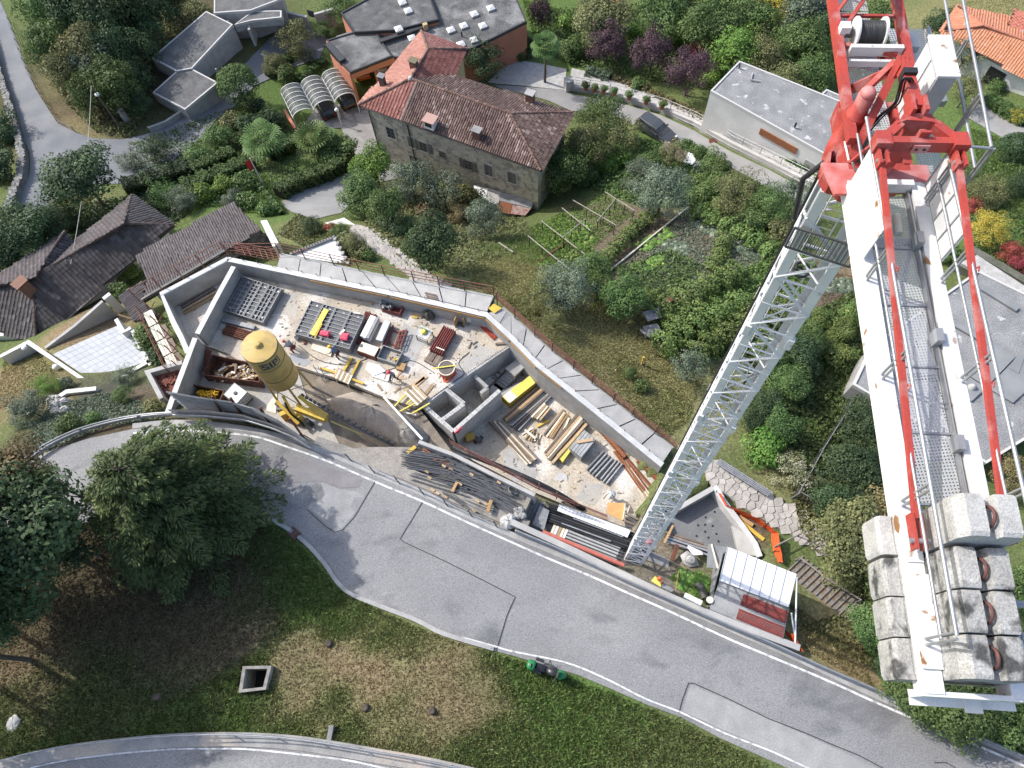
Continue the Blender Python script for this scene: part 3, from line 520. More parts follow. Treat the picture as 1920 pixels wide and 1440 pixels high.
t=blockwall('block_wall','long block wall under the slab edge beside the steps in the pit',U(840,725,ZU),U(964,641,ZU),ZU-.02,ZL,th=.24);dowels(t,U(835,727,ZU),U(962,642,ZU),ZU,40)
KW=[((793,758),(834,727)),((834,727),(870,756)),((793,758),(850,808)),((828,787),(870,756)),((850,808),(937,731))]
KL=['block wall of the small cell nearest the timber platform','short block wall closing the small cell towards the open floor','block wall of the small cells facing the trench','cross wall between the two small block cells','long block wall of the cells with a pink cloth on top']
for(a,c),lb in zip(KW,KL):
 t=blockwall('block_wall',lb,U(*a,ZU),U(*c,ZU),ZU-.05,ZL,th=.26,bl=.55,bh=.4);dowels(t,U(*a,ZU),U(*c,ZU),ZU-.05,9,.2)
b=MB();wallbox(b,[U(890,705,-3),U(914,727,-3)],.22,-2.9,ZL);wallbox(b,[U(914,727,-3),U(901,737,-3)],.22,-2.95,ZL);tag(b.build('corner_wall',M_CONC),'short L shaped concrete wall standing free beside the pit steps','wall')
b=MB();wallbox(b,[U(938,737,-3.9),U(1008,690,-3.2)],.2,-4.2,ZL);tag(b.build('low_wall',M_CONCL),'low concrete wall behind the long yellow crate','wall')
st=thing('pit_stairs','dark concrete steps in the pit at the foot of the block wall','stairs',tuple(U(935,715,ZL)))
for k in range(6):
 p=U(925+k*4.5,722-k*4.5,ZL+.17*k);q=U(941+k*4.5,733-k*4.5,ZL+.17*k);d=(q-p);s=Vector((-d.y,d.x,0)).normalized()*.3
 b=MB();b.prism([p,q,q+s,p+s],.17*k+.17);b.build('step',M_CONCD,st)
b=MB();b.prism(Us([(948,690),(975,668),(990,682),(965,705)],-3.6),.25);tag(b.build('landing_slab',M_CONC),'smooth concrete landing at the head of the pit steps','slab')
b=MB();b.path([U(853,812,ZU),U(860,806,ZU),U(866,800,ZU+.02),U(858,812,ZU-.3)],.06,5);tag(b.build('pink_cloth',M_PINK),'pink cloth hung over the block wall','cloth')
b=MB();b.tube(U(1052,898,ZL+.0),U(1052,898,ZL+.03),.42,24,smooth=False);tag(b.build('manhole_cover',M_CONCW),'round white manhole cover in the lower slab','manhole cover')
# wall between rebar yard and lower slab, with the ribbed formwork left on it
YW=[U(x,y,-.2)for x,y in[(785,828),(850,852),(925,890),(1003,928)]]
yw=thing('yard_wall','grey concrete wall with ribbed dark forms behind the reinforcing bars','wall',tuple(YW[1]))
b=MB();wallbox(b,YW,.22,-.2,ZL);b.build('wall_core',M_CONCL,yw)
for k in range(26):
 if 5<=k<=8:continue
 p=YW[1].lerp(YW[2],k/26*1.02);d=(YW[2]-YW[1]).normalized();s=Vector((d.y,-d.x,0))*.13
 if s.y>0:s=-s
 b=MB();b.bar(p+s+Vector((0,0,-.1)),p+s+Vector((0,0,-1.0)),.06,.06);b.build('form_rib',M_STEELD,yw)
b=MB();hp=[U(x,y,z)for x,y,z in[(850,838,-2.2),(875,850,-1.6),(905,862,-1.5),(950,880,-1.8),(1000,902,-1.7),(1045,925,-2.2),(1078,945,-2.8),(1098,957,-3.6)]]
b.path(smoothline(hp,4),.17,10);tag(b.build('black_hose',M_BLACK),'thick black corrugated hose lying along the yard wall','hose')
rr=thing('guard_rail','reddish guard rail of planks on the wall behind the black hose','railing',tuple(YW[2]))
for dz in(.35,.75):
 b=MB();L=[p+Vector((.05,.25,dz))for p in[U(845,842,-.2),U(925,884,-.2),U(1003,925,-.2),U(1085,960,-.9)]]
 for p,q in zip(L[:-1],L[1:]):b.bar(p,q,.05,.13)
 b.build('rail_plank',M_SCAF,rr)
for k in range(8):
 p=U(845+k*33,842+k*16.5,-.2-.7*max(0,k-5)/2)+Vector((.05,.3,0));b=MB();b.tube(p-Vector((0,0,.4)),p+Vector((0,0,.95)),.035,6);b.build('post',M_SCAF,rr)
 # ---- fence of sheet metal by the road, posts and cables
M_CORR=mat('corrugated_sheet',(.34,.345,.35),(.25,.255,.26),sc=1.5,rough=.55,metal=.25,coord='World')
def corr(b,P0,P1,z0,z1,pitch=.2,amp=.03,horiz=True,n=None):
 P0,P1=Vector(P0),Vector(P1);d=P1-P0;d.z=0;L=d.length;d/=L;s=Vector((-d.y,d.x,0))
 if horiz:
  k=max(4,int((z1-z0)/pitch*4));vs=[]
  for i in range(k+1):
   z=z0+(z1-z0)*i/k;o=s*amp*math.sin(2*math.pi*(z-z0)/pitch)
   vs+=[(P0.x+o.x,P0.y+o.y,z),(P1.x+o.x,P1.y+o.y,z)]
  b.add(vs,[(2*i,2*i+1,2*i+3,2*i+2)for i in range(k)])
 return b
HZ=[2.3,2.3,2.25,2.15,1.9,.9];HO=[U(x,y,z)for(x,y),z in zip([(311,733),(372,744),(430,752),(470,764),(520,788),(573,826)],HZ)]
ho=thing('hoarding','grey corrugated metal hoarding with slanted brown posts between the yard and the road bend','fence',tuple(HO[2]))
def corr2(b,P0,P1,za,zc,z0,pitch=.3,amp=.07):
 d=P1-P0;d.z=0;d.normalize();s=Vector((-d.y,d.x,0));k=40;vs=[]
 for i in range(k+1):f=i/k;o=s*amp*math.sin(2*math.pi*f*(za-z0)/pitch);vs+=[Vector((P0.x,P0.y,z0+(za-z0)*f))+o,Vector((P1.x,P1.y,z0+(zc-z0)*f))+o]
 b.add(vs,[(2*i,2*i+1,2*i+3,2*i+2)for i in range(k)])
for k in range(5):b=MB();corr2(b,HO[k],HO[k+1],HZ[k],HZ[k+1],-1.0);b.build('metal_sheet',M_CORR,ho)
for k,(p,q)in enumerate((((397,743,2.45),(418,778,.2)),((432,746,2.5),(458,784,.2)),((487,764,2.4),(510,800,.2)),((543,784,2.2),(577,831,.1)))):b=MB();b.bar(U(*p),U(*q),.12,.12);b.build('post',M_RUST,ho)
LB=[(315,768),(380,770),(450,777),(500,792),(540,808),(577,831)];lo=[U(x,y,1.35-.5*(k>4))for k,(x,y)in enumerate(LB)]
for k in range(5):b=MB();corr2(b,lo[k],lo[k+1],lo[k].z,lo[k+1].z,.1,.4,.03);b.build('lower_sheet',M_STEEL,ho)
b=MB();b.path([p+Vector((.05,-.12,-.55))for p in lo],.07,6);b.build('guard_tube',M_STEEL,ho)
# crash barrier along the road
def barrier(name,label,px,h=.62,step=3.0,m=None,zoff=0):
 L=[G(p.x,p.y,zoff)for p in smoothline([Vector((x,y,0))for x,y in px],5)];t=thing(name,label,'guard rail',tuple(L[len(L)//2]));m=m or M_STEEL
 b=MB()
 for p,q in zip(L[:-1],L[1:]):
  for dz,dx in((.0,0),(.12,.05),(.24,0)):pass
 prof=[(.0,.0),(.05,.06),(.0,.13),(.05,.20),(.0,.27)];vs=[]
 for i,p in enumerate(L):
  d=L[min(i+1,len(L)-1)]-L[max(i-1,0)];d.z=0;d.normalize();s=Vector((-d.y,d.x,0))
  vs+=[p+s*a+Vector((0,0,h-.3+z))for a,z in prof]+[p+s*(a-.07)+Vector((0,0,h-.3+z))for a,z in reversed(prof)]
 k=len(prof)*2
 b.add(vs,[(i*k+j,i*k+(j+1)%k,(i+1)*k+(j+1)%k,(i+1)*k+j)for i in range(len(L)-1)for j in range(k)]);b.build('beam',m,t)
 b=MB();b.path([p+Vector((0,0,h+.12))for p in L],.055,6);b.build('top_tube',m,t)
 d=9;last=L[0]
 for p in L:
  d+=(p-last).length;last=p
  if d>step:d=0;b=MB();b.bar(p-Vector((0,0,.3)),p+Vector((0,0,h+.1)),.1,.1);b.build('post',m,t)
 return t
barrier('crash_barrier','grey steel crash barrier beside the lower right stretch of road',[(968,1000),(1040,1030),(1110,1062),(1180,1095),(1260,1130),(1350,1170),(1440,1208),(1540,1254),(1650,1301),(1740,1340),(1860,1398),(1960,1440)])
barrier('crash_barrier','grey steel crash barrier round the road bend at the far left',[(60,868),(100,840),(160,812),(230,793),(290,784),(340,781)])
b=MB();L=[G(p.x,p.y,0)for p in smoothline([Vector((x,y,0))for x,y in[(960,984),(1060,1030),(1160,1078),(1260,1125),(1380,1175),(1492,1217)]],4)]
wallbox(b,L,.34,[p.z+.75 for p in L],[p.z-2.6 for p in L]);tag(b.build('road_wall',M_CONCL),'straight grey concrete wall behind the crash barrier, below the pipe rack','wall')
tf=thing('post_and_cable_fence','low fence of thin steel posts and cables between road and reinforcing bars','fence',tuple(G(760,905)))
FP=[(578,833),(662,868),(705,890),(752,910),(797,930),(842,952),(888,972),(935,992)]
for x,y in FP:
 p=G(x,y,0);b=MB();b.bar(p-Vector((0,0,.3)),p+Vector((-.25,.28,1.0)),.06,.06);b.build('post',M_STEELD,tf)
for h in(.55,.95):
 b=MB();b.path([G(x,y,0)+Vector((-.25*h,.28*h,h))for x,y in FP],.018,5);b.build('cable',M_STEEL,tf)
 # ==== THINGS ON THE SITE
def plank(name,label,cat,pa,pb,z,w,h,m,group=None,parent=None,z2=None):
 b=MB();a,c=U(*pa,z+h/2),U(*pb,(z if z2 is None else z2)+h/2);b.bar(a,c,w,h);o=b.build(name,m,parent)
 if not parent:tag(o,label,cat,group)
 return o
def boxat(b,c,ang,lx,ly,z0,z1):
 a=Vector((math.cos(ang),math.sin(ang),0));s=Vector((-a.y,a.x,0));b.obox(Vector((c.x,c.y,(z0+z1)/2)),a*lx/2,s*ly/2,Vector((0,0,(z1-z0)/2)));return b
 # --- formwork panels: one built in its own axes, then copied
def make_panel(L,W,cross,mids,label,group):
 t=thing('formwork_panel',label,'formwork panel',(0,0,0),group);h=.12
 b=MB();b.box(0,W,0,L,0,.02);b.build('face_sheet',M_FACE,t)
 b=MB();e=.045
 for x in(0,W-e):b.box(x,x+e,0,L,.021,h)
 for y in(0,L-e):b.box(e,W-e,y,y+e,.021,h)
 b.build('frame',M_FRAME,t)
 for k in range(cross):
  y=(k+1)*L/(cross+1);b=MB();b.box(e,W-e,y-.022,y+.022,.021,h-.012);b.build('rib',M_FRAME,t)
 for x in mids:b=MB();b.box(x-.02,x+.02,e,L-e,.021,h-.004);b.build('rib',M_FRAME,t)
 for x,y in((.62,.9),(.35,.12)):
  b=MB();b.box(W*x-.06,W*x+.06,L*y-.05,L*y+.05,.022,.075);b.build('label_plate',M_WHITE,t)
 return t
def stack(corner,ex,ey,L,spec,z0,levels,labels,group):
 ang=math.atan2(ex.y,ex.x);x=0
 for j,(W,cross,mids)in enumerate(spec):
  p0=None
  for lv in range(levels):
   loc=corner+ex*x;loc=(loc.x,loc.y,z0+lv*.125);top=lv==levels-1
   lab=labels[j]if top else group_low
   if p0 is None:p0=make_panel(L,W,cross,mids,lab,group);o=p0;p0.location=loc;p0.rotation_euler.z=ang
   else:o=copy_tree(p0,None,loc,ang,lab)
   if not top:o['group']=group+', under the top layer'
  x+=W+.03
group_low='formwork panel lying under the top layer of its stack'
c0=U(420,582,ZU+.5);ex=(U(492,605,ZU+.5)-c0);ex.z=0;LA=ex.length;ex.normalize();ey=Vector((-ex.y,ex.x,0));LL=(U(447,517,ZU+.5)-c0).length
_w=LA/6.15
group_low='gridded grey formwork panel under the top layer of the stack behind the yellow silo'
stack(Vector((c0.x,c0.y,0)),ex,ey,LL,[(_w*1.8,7,(_w*1.0,)),(_w*1.15,9,(_w*.55,)),(_w*1.15,8,()),(_w*1.1,7,(_w*.6,)),(_w*.8,6,())],ZU+.06,4,['wide gridded formwork panel nearest the slanted wall, on the stack behind the silo','second gridded panel from the slanted wall on the stack behind the silo','narrow middle panel of the gridded stack behind the silo','second panel from the open floor on the gridded stack behind the silo','outer panel on the gridded stack behind the silo, next to the open floor'],'gridded panels stacked behind the silo')
c1=U(552,625,ZU+.8);ex=(U(656,655,ZU+.8)-c1);ex.z=0;LB=ex.length;ex.normalize();LL2=(U(583,563,ZU+.8)-c1).length
_w=LB/4.2
group_low='large grey formwork panel under the top layer of the stack with the pink cases'
stack(Vector((c1.x,c1.y,0)),ex,None,LL2,[(_w*.95,7,()),(_w*.95,8,(_w*.3,)),(_w*1.1,8,()),(_w*1.05,8,())],ZU+.06,6,['large formwork panel at the silo end of the stack with the pink cases','large formwork panel under the yellow board on the stack with the pink cases','large formwork panel under the long pink case','large formwork panel under the square pink case beside the red tubes'],'large panels stacked in the middle of the slab')
zt=ZU+.06+6*.125
plank('yellow_board','long yellow board lying on top of the large panel stack','board',(612,580),(585,628),zt,.38,.05,M_YELL)
o=plank('board','narrow yellowish board beside the long yellow board on the panel stack','board',(604,607),(590,634),zt,.07,.06,M_YEL)
for(x,y,lx,ly,lab)in((610,627,.62,.36,'oblong pink tool case on the large panel stack'),(647,633,.5,.5,'squarish pink tool case at the corner of the large panel stack')):
 t=thing('tool_case',lab,'tool case',tuple(U(x,y,zt)));c=U(x,y,zt);b=MB();boxat(b,c,-.3,lx,ly,zt,zt+.2);b.build('case_body',M_PINK,t)
 b=MB();boxat(b,c,-.3,lx*.8,ly*.75,zt+.2,zt+.25);b.build('lid',M_PINK,t);b=MB();boxat(b,c+Vector((0,0,0)),-.3,.2,.05,zt+.25,zt+.29);b.build('handle',M_PINK,t)
plank('board','short pale board between the pink cases on the panel stack','board',(646,618),(637,627),zt,.16,.04,M_CREAM)
plank('board','short pale board at the far end of the large panel stack','board',(663,586),(676,588),zt,.12,.04,M_CREAM)
# --- bundles of tubes and bars
def bundle(name,label,cat,pa,pb,z,n,r,m,rows=2,spread=None,group=None,jit=.02,square=False,mats=None,pname='tube'):
 a,c=U(*pa,z),U(*pb,z);d=(c-a);d.z=0;L=d.length;d.normalize();s=Vector((-d.y,d.x,0));t=thing(name,label,cat,tuple((a+c)/2),group);sp=spread or n*r*2.1
 for rw in range(rows):
  for k in range(n):
   o=s*((k-(n-1)/2)*sp/max(1,n-1))+Vector((0,0,r+rw*r*1.9));e0,e1=rnd.uniform(-jit,jit)*L,rnd.uniform(-jit,jit)*L
   b=MB();p,q=a+o+d*e0,c+o+d*e1;p.z=q.z=z+r+rw*r*1.9
   (b.bar(p,q,r*2,r*1.85)if square else b.tube(p,q,r,7));b.build(pname,mats[(k+rw)%len(mats)]if mats else m,t)
 return t
bundle('tube_bundle','bundle of dark red steel tubes lying along the large panel stack','steel tubes',(697,590),(668,645),ZU,8,.045,M_REDP,3)
bundle('beam_bundle','bundle of pale grey formwork beams beside the dark red tubes','beams',(706,600),(686,640),ZU+.1,3,.10,M_CREAM,3,square=True,spread=.42,mats=[M_WHITE,M_FRAME,M_WHITE])
plank('steel_plank','wide pale grey plank stack at the edge of the beam bundle','plank',(727,603),(711,640),ZU+.3,.45,.3,mat('pale_zinc',(.55,.56,.56),(.48,.49,.49),sc=5,rough=.5))
bundle('tube_bundle','short bundle of red tubes beside the pale grey plank stack','steel tubes',(735,611),(722,648),ZU+.1,2,.05,M_REDP,2)
rk=thing('red_rack','red steel rack holding scaffold parts between the tubes and the saw table','rack',tuple(U(748,635,ZU)))
for q in range(2):
 p0,p1=U(756-q*0,620+q*0,ZU+.1+.3*q),U(744,652,ZU+.1+.3*q);s=Vector((.22,.05,0))
 for o in(-1,0,1):b=MB();b.bar(p0+s*o,p1+s*o,.07,.07);b.build('rail',M_REDP,rk)
 for tt in(.0,.3,.6,1):p=p0.lerp(p1,tt);b=MB();b.bar(p-s,p+s,.06,.06);b.build('cross_bar',M_REDP,rk)
for(a,c)in(((738,620),(752,624)),((729,643),(745,650))):b=MB();b.bar(U(*a,ZU+.1),U(*c,ZU+.1),.08,.06);b.build('arm',M_RUST,rk)
# --- bins, tubs, crates
def openbox(t,c,ang,lx,ly,z0,z1,th,m,floor=None,name='side'):
 a=Vector((math.cos(ang),math.sin(ang),0));s=Vector((-a.y,a.x,0));zc=(z0+z1)/2;hz=(z1-z0)/2
 for k in(-1,1):
  b=MB();b.obox(Vector((c.x,c.y,zc))+a*k*(lx-th)/2,a*th/2,s*ly/2,Vector((0,0,hz)));b.build(name,m,t)
  b=MB();b.obox(Vector((c.x,c.y,zc))+s*k*(ly-th)/2,a*(lx/2-th-.002),s*th/2,Vector((0,0,hz)));b.build(name,m,t)
 b=MB();b.obox(Vector((c.x,c.y,z0+.03)),a*(lx/2-.004),s*(ly/2-.004),Vector((0,0,.025)));b.build('bottom',floor or m,t)
A1=math.atan2((U(718,665,ZU)-U(690,655,ZU)).y,(U(718,665,ZU)-U(690,655,ZU)).x)
t=thing('red_box','dark red steel box with a cream board for a lid beside the grey bin','box',tuple(U(691,659,ZU)));c=U(691,656,ZU+.5);openbox(t,c,A1,1.35,.75,ZU,ZU+.55,.05,M_REDP)
b=MB();boxat(b,c,A1,1.25,.68,ZU+.56,ZU+.64);b.build('lid_board',M_CREAM,t);b=MB();boxat(b,U(677,648,ZU+.65),A1,.18,.22,ZU+.645,ZU+.68);b.build('label_plate',M_STEELD,t)
t=thing('steel_bin','open grey steel bin with yellow scraps inside, in the middle of the slab','bin',tuple(U(727,668,ZU)));c=U(731,666,ZU+.4);openbox(t,c,A1,1.45,1.0,ZU,ZU+.5,.05,M_FRAME,M_SLABG)
for k in range(6):b=MB();p=U(738+rnd.uniform(-8,8),670+rnd.uniform(-6,6),ZU+.1);b.bar(p,p+Vector((rnd.uniform(-.3,.3),rnd.uniform(-.3,.3),.1)),.08,.05);b.build('scrap',M_YEL if k%2 else M_WOOD,t)
b=MB();boxat(b,U(753,690,ZU),A1+.1,.55,.5,ZU,ZU+.3);tag(b.build('cardboard_box',M_PLY),'tan cardboard box beside the grey steel bin','box')
t=thing('red_tub','red steel tub heaped with clamps by the retaining wall','tub',tuple(U(735,578,ZU)));c=U(736,574,ZU+.5);AT=A1+.05;openbox(t,c,AT,1.4,.8,ZU,ZU+.5,.06,M_REDP)
for k in range(46):
 p=U(723+rnd.uniform(-9,12),569+rnd.uniform(-9,9),ZU+.5+rnd.uniform(-.1,.25));d=Vector((rnd.gauss(0,1),rnd.gauss(0,1),rnd.gauss(0,1))).normalized()*.12;b=MB();b.tube(p-d,p+d,.05,6);b.build('clamp',M_FRAME,t)
for k in range(26):
 p=U(656+k%13*3.8+rnd.uniform(-2,2),551+(k%13)*1.0+(k//13)*6+rnd.uniform(-2,2),ZU);b=MB();boxat(b,p,rnd.uniform(0,3),rnd.uniform(.12,.22),rnd.uniform(.08,.13),ZU,ZU+rnd.uniform(.08,.14))
 tag(b.build('wood_block',M_WOOD),'small wooden block strewn in the row along the retaining wall','wood block','wooden blocks strewn along the retaining wall')
b=MB();c=U(629,545,ZU+.15)
for k in range(3):boxat(b,c+Vector((.1*k,-.05*k,0)),.4*k,.45,.3,ZU+.1*k,ZU+.1+.1*k)
tag(b.build('stone_pile',M_CONCD),'small heap of dark stones at the foot of the retaining wall','stones')
def blob(name,label,cat,c,rx,ry,rz,m,seed=1,n=14,amp=.25):
 r=np.random.default_rng(seed);vs=[];fs=[]
 for i in range(n//2+1):
  th=math.pi*i/(n//2)*.98+.01
  for j in range(n):
   ph=2*math.pi*j/n;k=1+amp*(r.random()-.5);vs.append((c[0]+rx*k*math.sin(th)*math.cos(ph),c[1]+ry*k*math.sin(th)*math.sin(ph),max(c[2]+rz*k*math.cos(th),c[2]-rz*.5)))
 for i in range(n//2):
  for j in range(n):fs.append((i*n+j,(i+1)*n+j,(i+1)*n+(j+1)%n,i*n+(j+1)%n))
 b=MB();b.add(vs,fs);o=b.build(name,m);return tag(o,label,cat)
blob('rubbish_bag','black plastic bag of rubbish by the retaining wall','bag',U(804,589,ZU+.3),.42,.4,.5,M_BAG,3,amp=.5)
plank('timber','short brown timber lying left of the black rubbish bag','timber',(772,589),(791,594),ZU,.25,.1,M_WOOD)
plank('yellow_block','yellow block in front of the short brown timber','block',(773,594),(783,596),ZU,.12,.1,M_YEL)
plank('board','upright tan board leaning on the retaining wall beside the red tub','board',(762,563),(764,579),ZU+.8,.3,.05,M_PLY,z2=ZU)
t=thing('plywood_box','tall open plywood box standing against the retaining wall','box',tuple(U(865,603,ZU)));c=U(864,600,ZU+.5)
for k in(-1,1):b=MB();boxat(b,c+Vector((.3*k,.02*k,0)),A1+1.57,.6,.05,ZU,ZU+1.0);b.build('side',M_PLY,t)
b=MB();boxat(b,c+Vector((.1,.28,0)),A1,.55,.05,ZU,ZU+1.0);b.build('back',M_PLY,t);b=MB();boxat(b,c,A1,.56,.5,ZU+.01,ZU+.06);b.build('bottom',M_WOODG,t)
t=thing('mixer','small pale grey mixer standing beside the plywood box','mixer',tuple(U(881,606,ZU)));c=U(881,605,ZU);M_PG=mat('pale_grey_paint',(.5,.51,.5),rough=.5)
b=MB();b.lathe((c.x,c.y,ZU+.35),[(.12,0),(.24,.15),(.24,.4),(.15,.6),(.17,.62)],14);b.build('drum',M_PG,t)
for k in range(3):b=MB();q=Vector((math.cos(k*2.1),math.sin(k*2.1),0))*.3;b.tube(Vector((c.x,c.y,ZU+.45)),Vector((c.x,c.y,ZU))+q,.025,5);b.build('leg',M_STEELD,t)
bundle('bar_bundle','bundle of bright red bars in the slab corner below the walkway bend','bars',(900,604),(930,634),ZU,6,.035,mat('red_bars',(.50,.09,.05),(.30,.06,.04),sc=4,rough=.6,vary=.2),2)
plank('timber','rough brown timber at the end of the block wall','timber',(929,645),(960,643),ZU,.14,.14,M_WOODG)
for k,(a,c)in enumerate((((884,641),(879,654)),((895,640),(886,646)),((894,648),(889,653)))):plank('steel_bar','short dark bar on the bare floor right of the red props','bar',a,c,ZU,.08,.06,M_STEELD,'short dark bars on the bare floor')
# saw table
t=thing('saw_table','saw table under a crumpled clear cover in the middle of the slab','saw table',tuple(U(794,632,ZU)));c=U(795,624,ZU+.8);ang=A1-.1
b=MB();boxat(b,c,ang,.95,.8,ZU+.8,ZU+.86);b.build('table_top',mat('crumpled_film',(.55,.55,.53),(.36,.36,.37),sc=4,rough=.3,bump=1.0,bsc=9),t)
a=Vector((math.cos(ang),math.sin(ang),0));s=Vector((-a.y,a.x,0));cc=Vector((c.x,c.y,0))
for i in(-1,1):
 for j in(-1,1):b=MB();p=cc+a*.42*i+s*.35*j;b.bar(p+Vector((0,0,ZU)),p+Vector((0,0,ZU+.79)),.05,.05);b.build('leg',M_STEELD,t)
for i in(-1,1):b=MB();b.bar(cc+a*.42-s*.35*i+Vector((0,0,ZU+.3)),cc-a*.42-s*.35*i+Vector((0,0,ZU+.3)),.04,.04);b.build('stretcher',M_STEELD,t)
b=MB();b.lathe((c.x,c.y,ZU+.862),[(.2,0),(.2,.12),(.1,.2)],12);b.build('motor',M_YELL,t)
b=MB();boxat(b,c+s*.2,ang,.7,.05,ZU+.862,ZU+1.1);b.build('fence',mat('pale_green_paint',(.42,.5,.38),rough=.5),t)
# props, sleepers, steel tub
bundle('prop_bundle','bundle of dark red steel props beside the round tub','props',(844,620),(818,664),ZU+.15,7,.05,M_REDP,4,spread=.85)
plank('white_strap','pale cross bar under the end of the red props','bar',(818,651),(833,657),ZU+.62,.08,.06,M_CREAM)
for k in range(6):
 a=(797+k*4.2,678+k*2.2);c=(812+k*4.2,655+k*2.0);plank('sleeper','dark wooden sleeper in the pile beside the round tub','sleeper',a,c,ZU+.002*k,.15,.16+.03*(k%3),M_WOODG,'dark sleepers beside the round tub')
plank('sleeper','dark sleeper laid across the pile beside the round tub','sleeper',(796,674),(822,689),ZU+.24,.14,.12,M_WOODG)
t=thing('steel_tub','round steel tub with a yellow beam across it at the edge of the pit','tub',tuple(U(838,700,ZU)));c=U(837,690,ZU+.75);M_TUB=mat('tub_steel',(.24,.21,.18),(.32,.29,.25),sc=3,rough=.7)
b=MB();b.lathe((c.x,c.y,ZU),[(.3,0),(.56,.35),(.56,.75)],26);b.build('shell',mat('tub_orange',(.42,.10,.05),rough=.7),t)
b=MB();n=26;vs=[];[vs.extend([(c.x+.56*math.cos(k*2*math.pi/n),c.y+.56*math.sin(k*2*math.pi/n),ZU+.8),(c.x+.5*math.cos(k*2*math.pi/n),c.y+.5*math.sin(k*2*math.pi/n),ZU+.8),(c.x+.5*math.cos(k*2*math.pi/n),c.y+.5*math.sin(k*2*math.pi/n),ZU+.752),(c.x+.56*math.cos(k*2*math.pi/n),c.y+.56*math.sin(k*2*math.pi/n),ZU+.752)])for k in range(n)]
b.add(vs,[(4*k+j,4*k+(j+1)%4,4*((k+1)%n)+(j+1)%4,4*((k+1)%n)+j)for k in range(n)for j in range(4)]);b.build('rim',M_CREAM,t)
b=MB();b.lathe((c.x,c.y,ZU+.751),[(.5,0),(.5,.004)],26);b.build('contents',mat('wet_mud',(.13,.11,.095),(.17,.15,.13),sc=2,rough=.6),t)
plank('yellow_beam','thin yellow beam laid across the round tub','beam',(810,691),(856,685),ZU+.81,.07,.06,M_YELL)
b=MB();b.path(smoothline([U(x,y,ZU+.05)for x,y in[(828,702),(833,712),(842,708),(848,697),(855,699),(845,712),(836,716),(830,708)]],3),.05,6);tag(b.build('orange_hose',M_ORANGE),'coil of orange hose at the foot of the round tub','hose')
# yellow trestles and tower near the slab edge
tr=thing('yellow_trestle','yellow H shaped trestle of beams lying on the slab edge','trestle',tuple(U(660,690,ZU)))
for a,c in(((660,670),(641,702)),((674,676),(656,712)),((600,690),(632,700)),((655,709),(682,720))):
 b=MB();b.bar(U(*a,ZU+.12),U(*c,ZU+.12),.14,.16);b.build('beam',M_YEL,tr)
pt=thing('access_platform','small slatted platform on thin legs at the edge of the trench','platform',tuple(U(645,712,ZU)))
for k in range(8):
 f=k/7;a=(634+(660-634)*f,691+(703-691)*f);c=(626+(652-626)*f,708+(720-708)*f);b=MB();b.bar(U(*a,ZU+.25),U(*c,ZU+.25),.13,.04);b.build('slat',M_CREAM if k%2 else M_WOOD,pt)
for a,c in(((634,691),(660,703)),((626,708),(652,720)),((634,691),(626,708)),((660,703),(652,720))):b=MB();b.bar(U(*a,ZU+.21),U(*c,ZU+.21),.06,.06);b.build('frame',M_STEELD,pt)
for x,y in((628,709),(651,719)):b=MB();b.tube(U(x,y,ZU+.2),U(x,y,ZU+.2)+Vector((0,0,-1.7)),.03,6);b.build('leg',M_CREAM,pt)
for a,c in(((590,690),(622,735)),((601,688),(618,730)),((588,684),(588,700)),((597,687),(598,705))):b=MB();b.tube(U(*a,ZU+.5),U(*c,ZU-1.2),.03,5);tag(b.build('scaffold_tube',M_STEEL),'thin steel scaffold tube slanting down the slab edge behind the silo','tube','scaffold tubes slanting down the slab edge')
for k in range(5):
 L=smoothline([U(x,y+k*4.2,ZU-.35-.28*k)for x,y in[(552,688),(600,703),(660,722),(722,746),(762,768)]],3);b=MB();b.path(L,.04,5);tag(b.build('scaffold_tube',M_STEELD if k%2 else M_STEEL),['top','second','third','fourth','lowest'][k]+' long scaffold tube running along the slab edge above the sand','tube')
tp=thing('timber_platform','slatted timber platform on yellow beams bridging to the block cells','platform',tuple(U(775,745,ZU)))
for k in range(6):
 f=k/5;a=(776-16*f,722+13*f);c=(800-16*f,746+13*f);b=MB();b.bar(U(*a,ZU+.35),U(*c,ZU+.35),.16,.05);b.build('slat',M_CREAM if k%2 else M_WOOD,tp)
for a,c in(((777,722),(740,762)),((800,744),(749,772)),((788,733),(762,758)),((806,756),(772,776))):b=MB();b.bar(U(*a,ZU+.26),U(*c,ZU+.2),.08,.12);b.build('beam',M_YELL,tp)
for a,c in(((760,732),(796,708)),((812,721),(796,741)),((775,727),(800,705))):plank('board','loose board at the edge of the timber platform','board',a,c,ZU+.02,.22,.04,M_WOOD,'loose boards by the timber platform')
plank('white_beam','long white beam slanting from the slab edge to the yard wall','beam',(720,745),(792,824),ZU+.1,.13,.13,M_WHITE,z2=-1.6)
plank('white_beam','short white beam below the timber platform','beam',(751,772),(780,778),ZU-.3,.08,.08,M_WHITE)
for k in range(7):
 a=(768+k*3,790+k*7);c=(776+k*4.2,806+k*7);plank('debris_board','broken board in the ditch beside the white beam','board',a,c,-3.6,.1,.06,M_WOODG if k%2 else M_WOOD,'broken boards in the ditch beside the white beam')
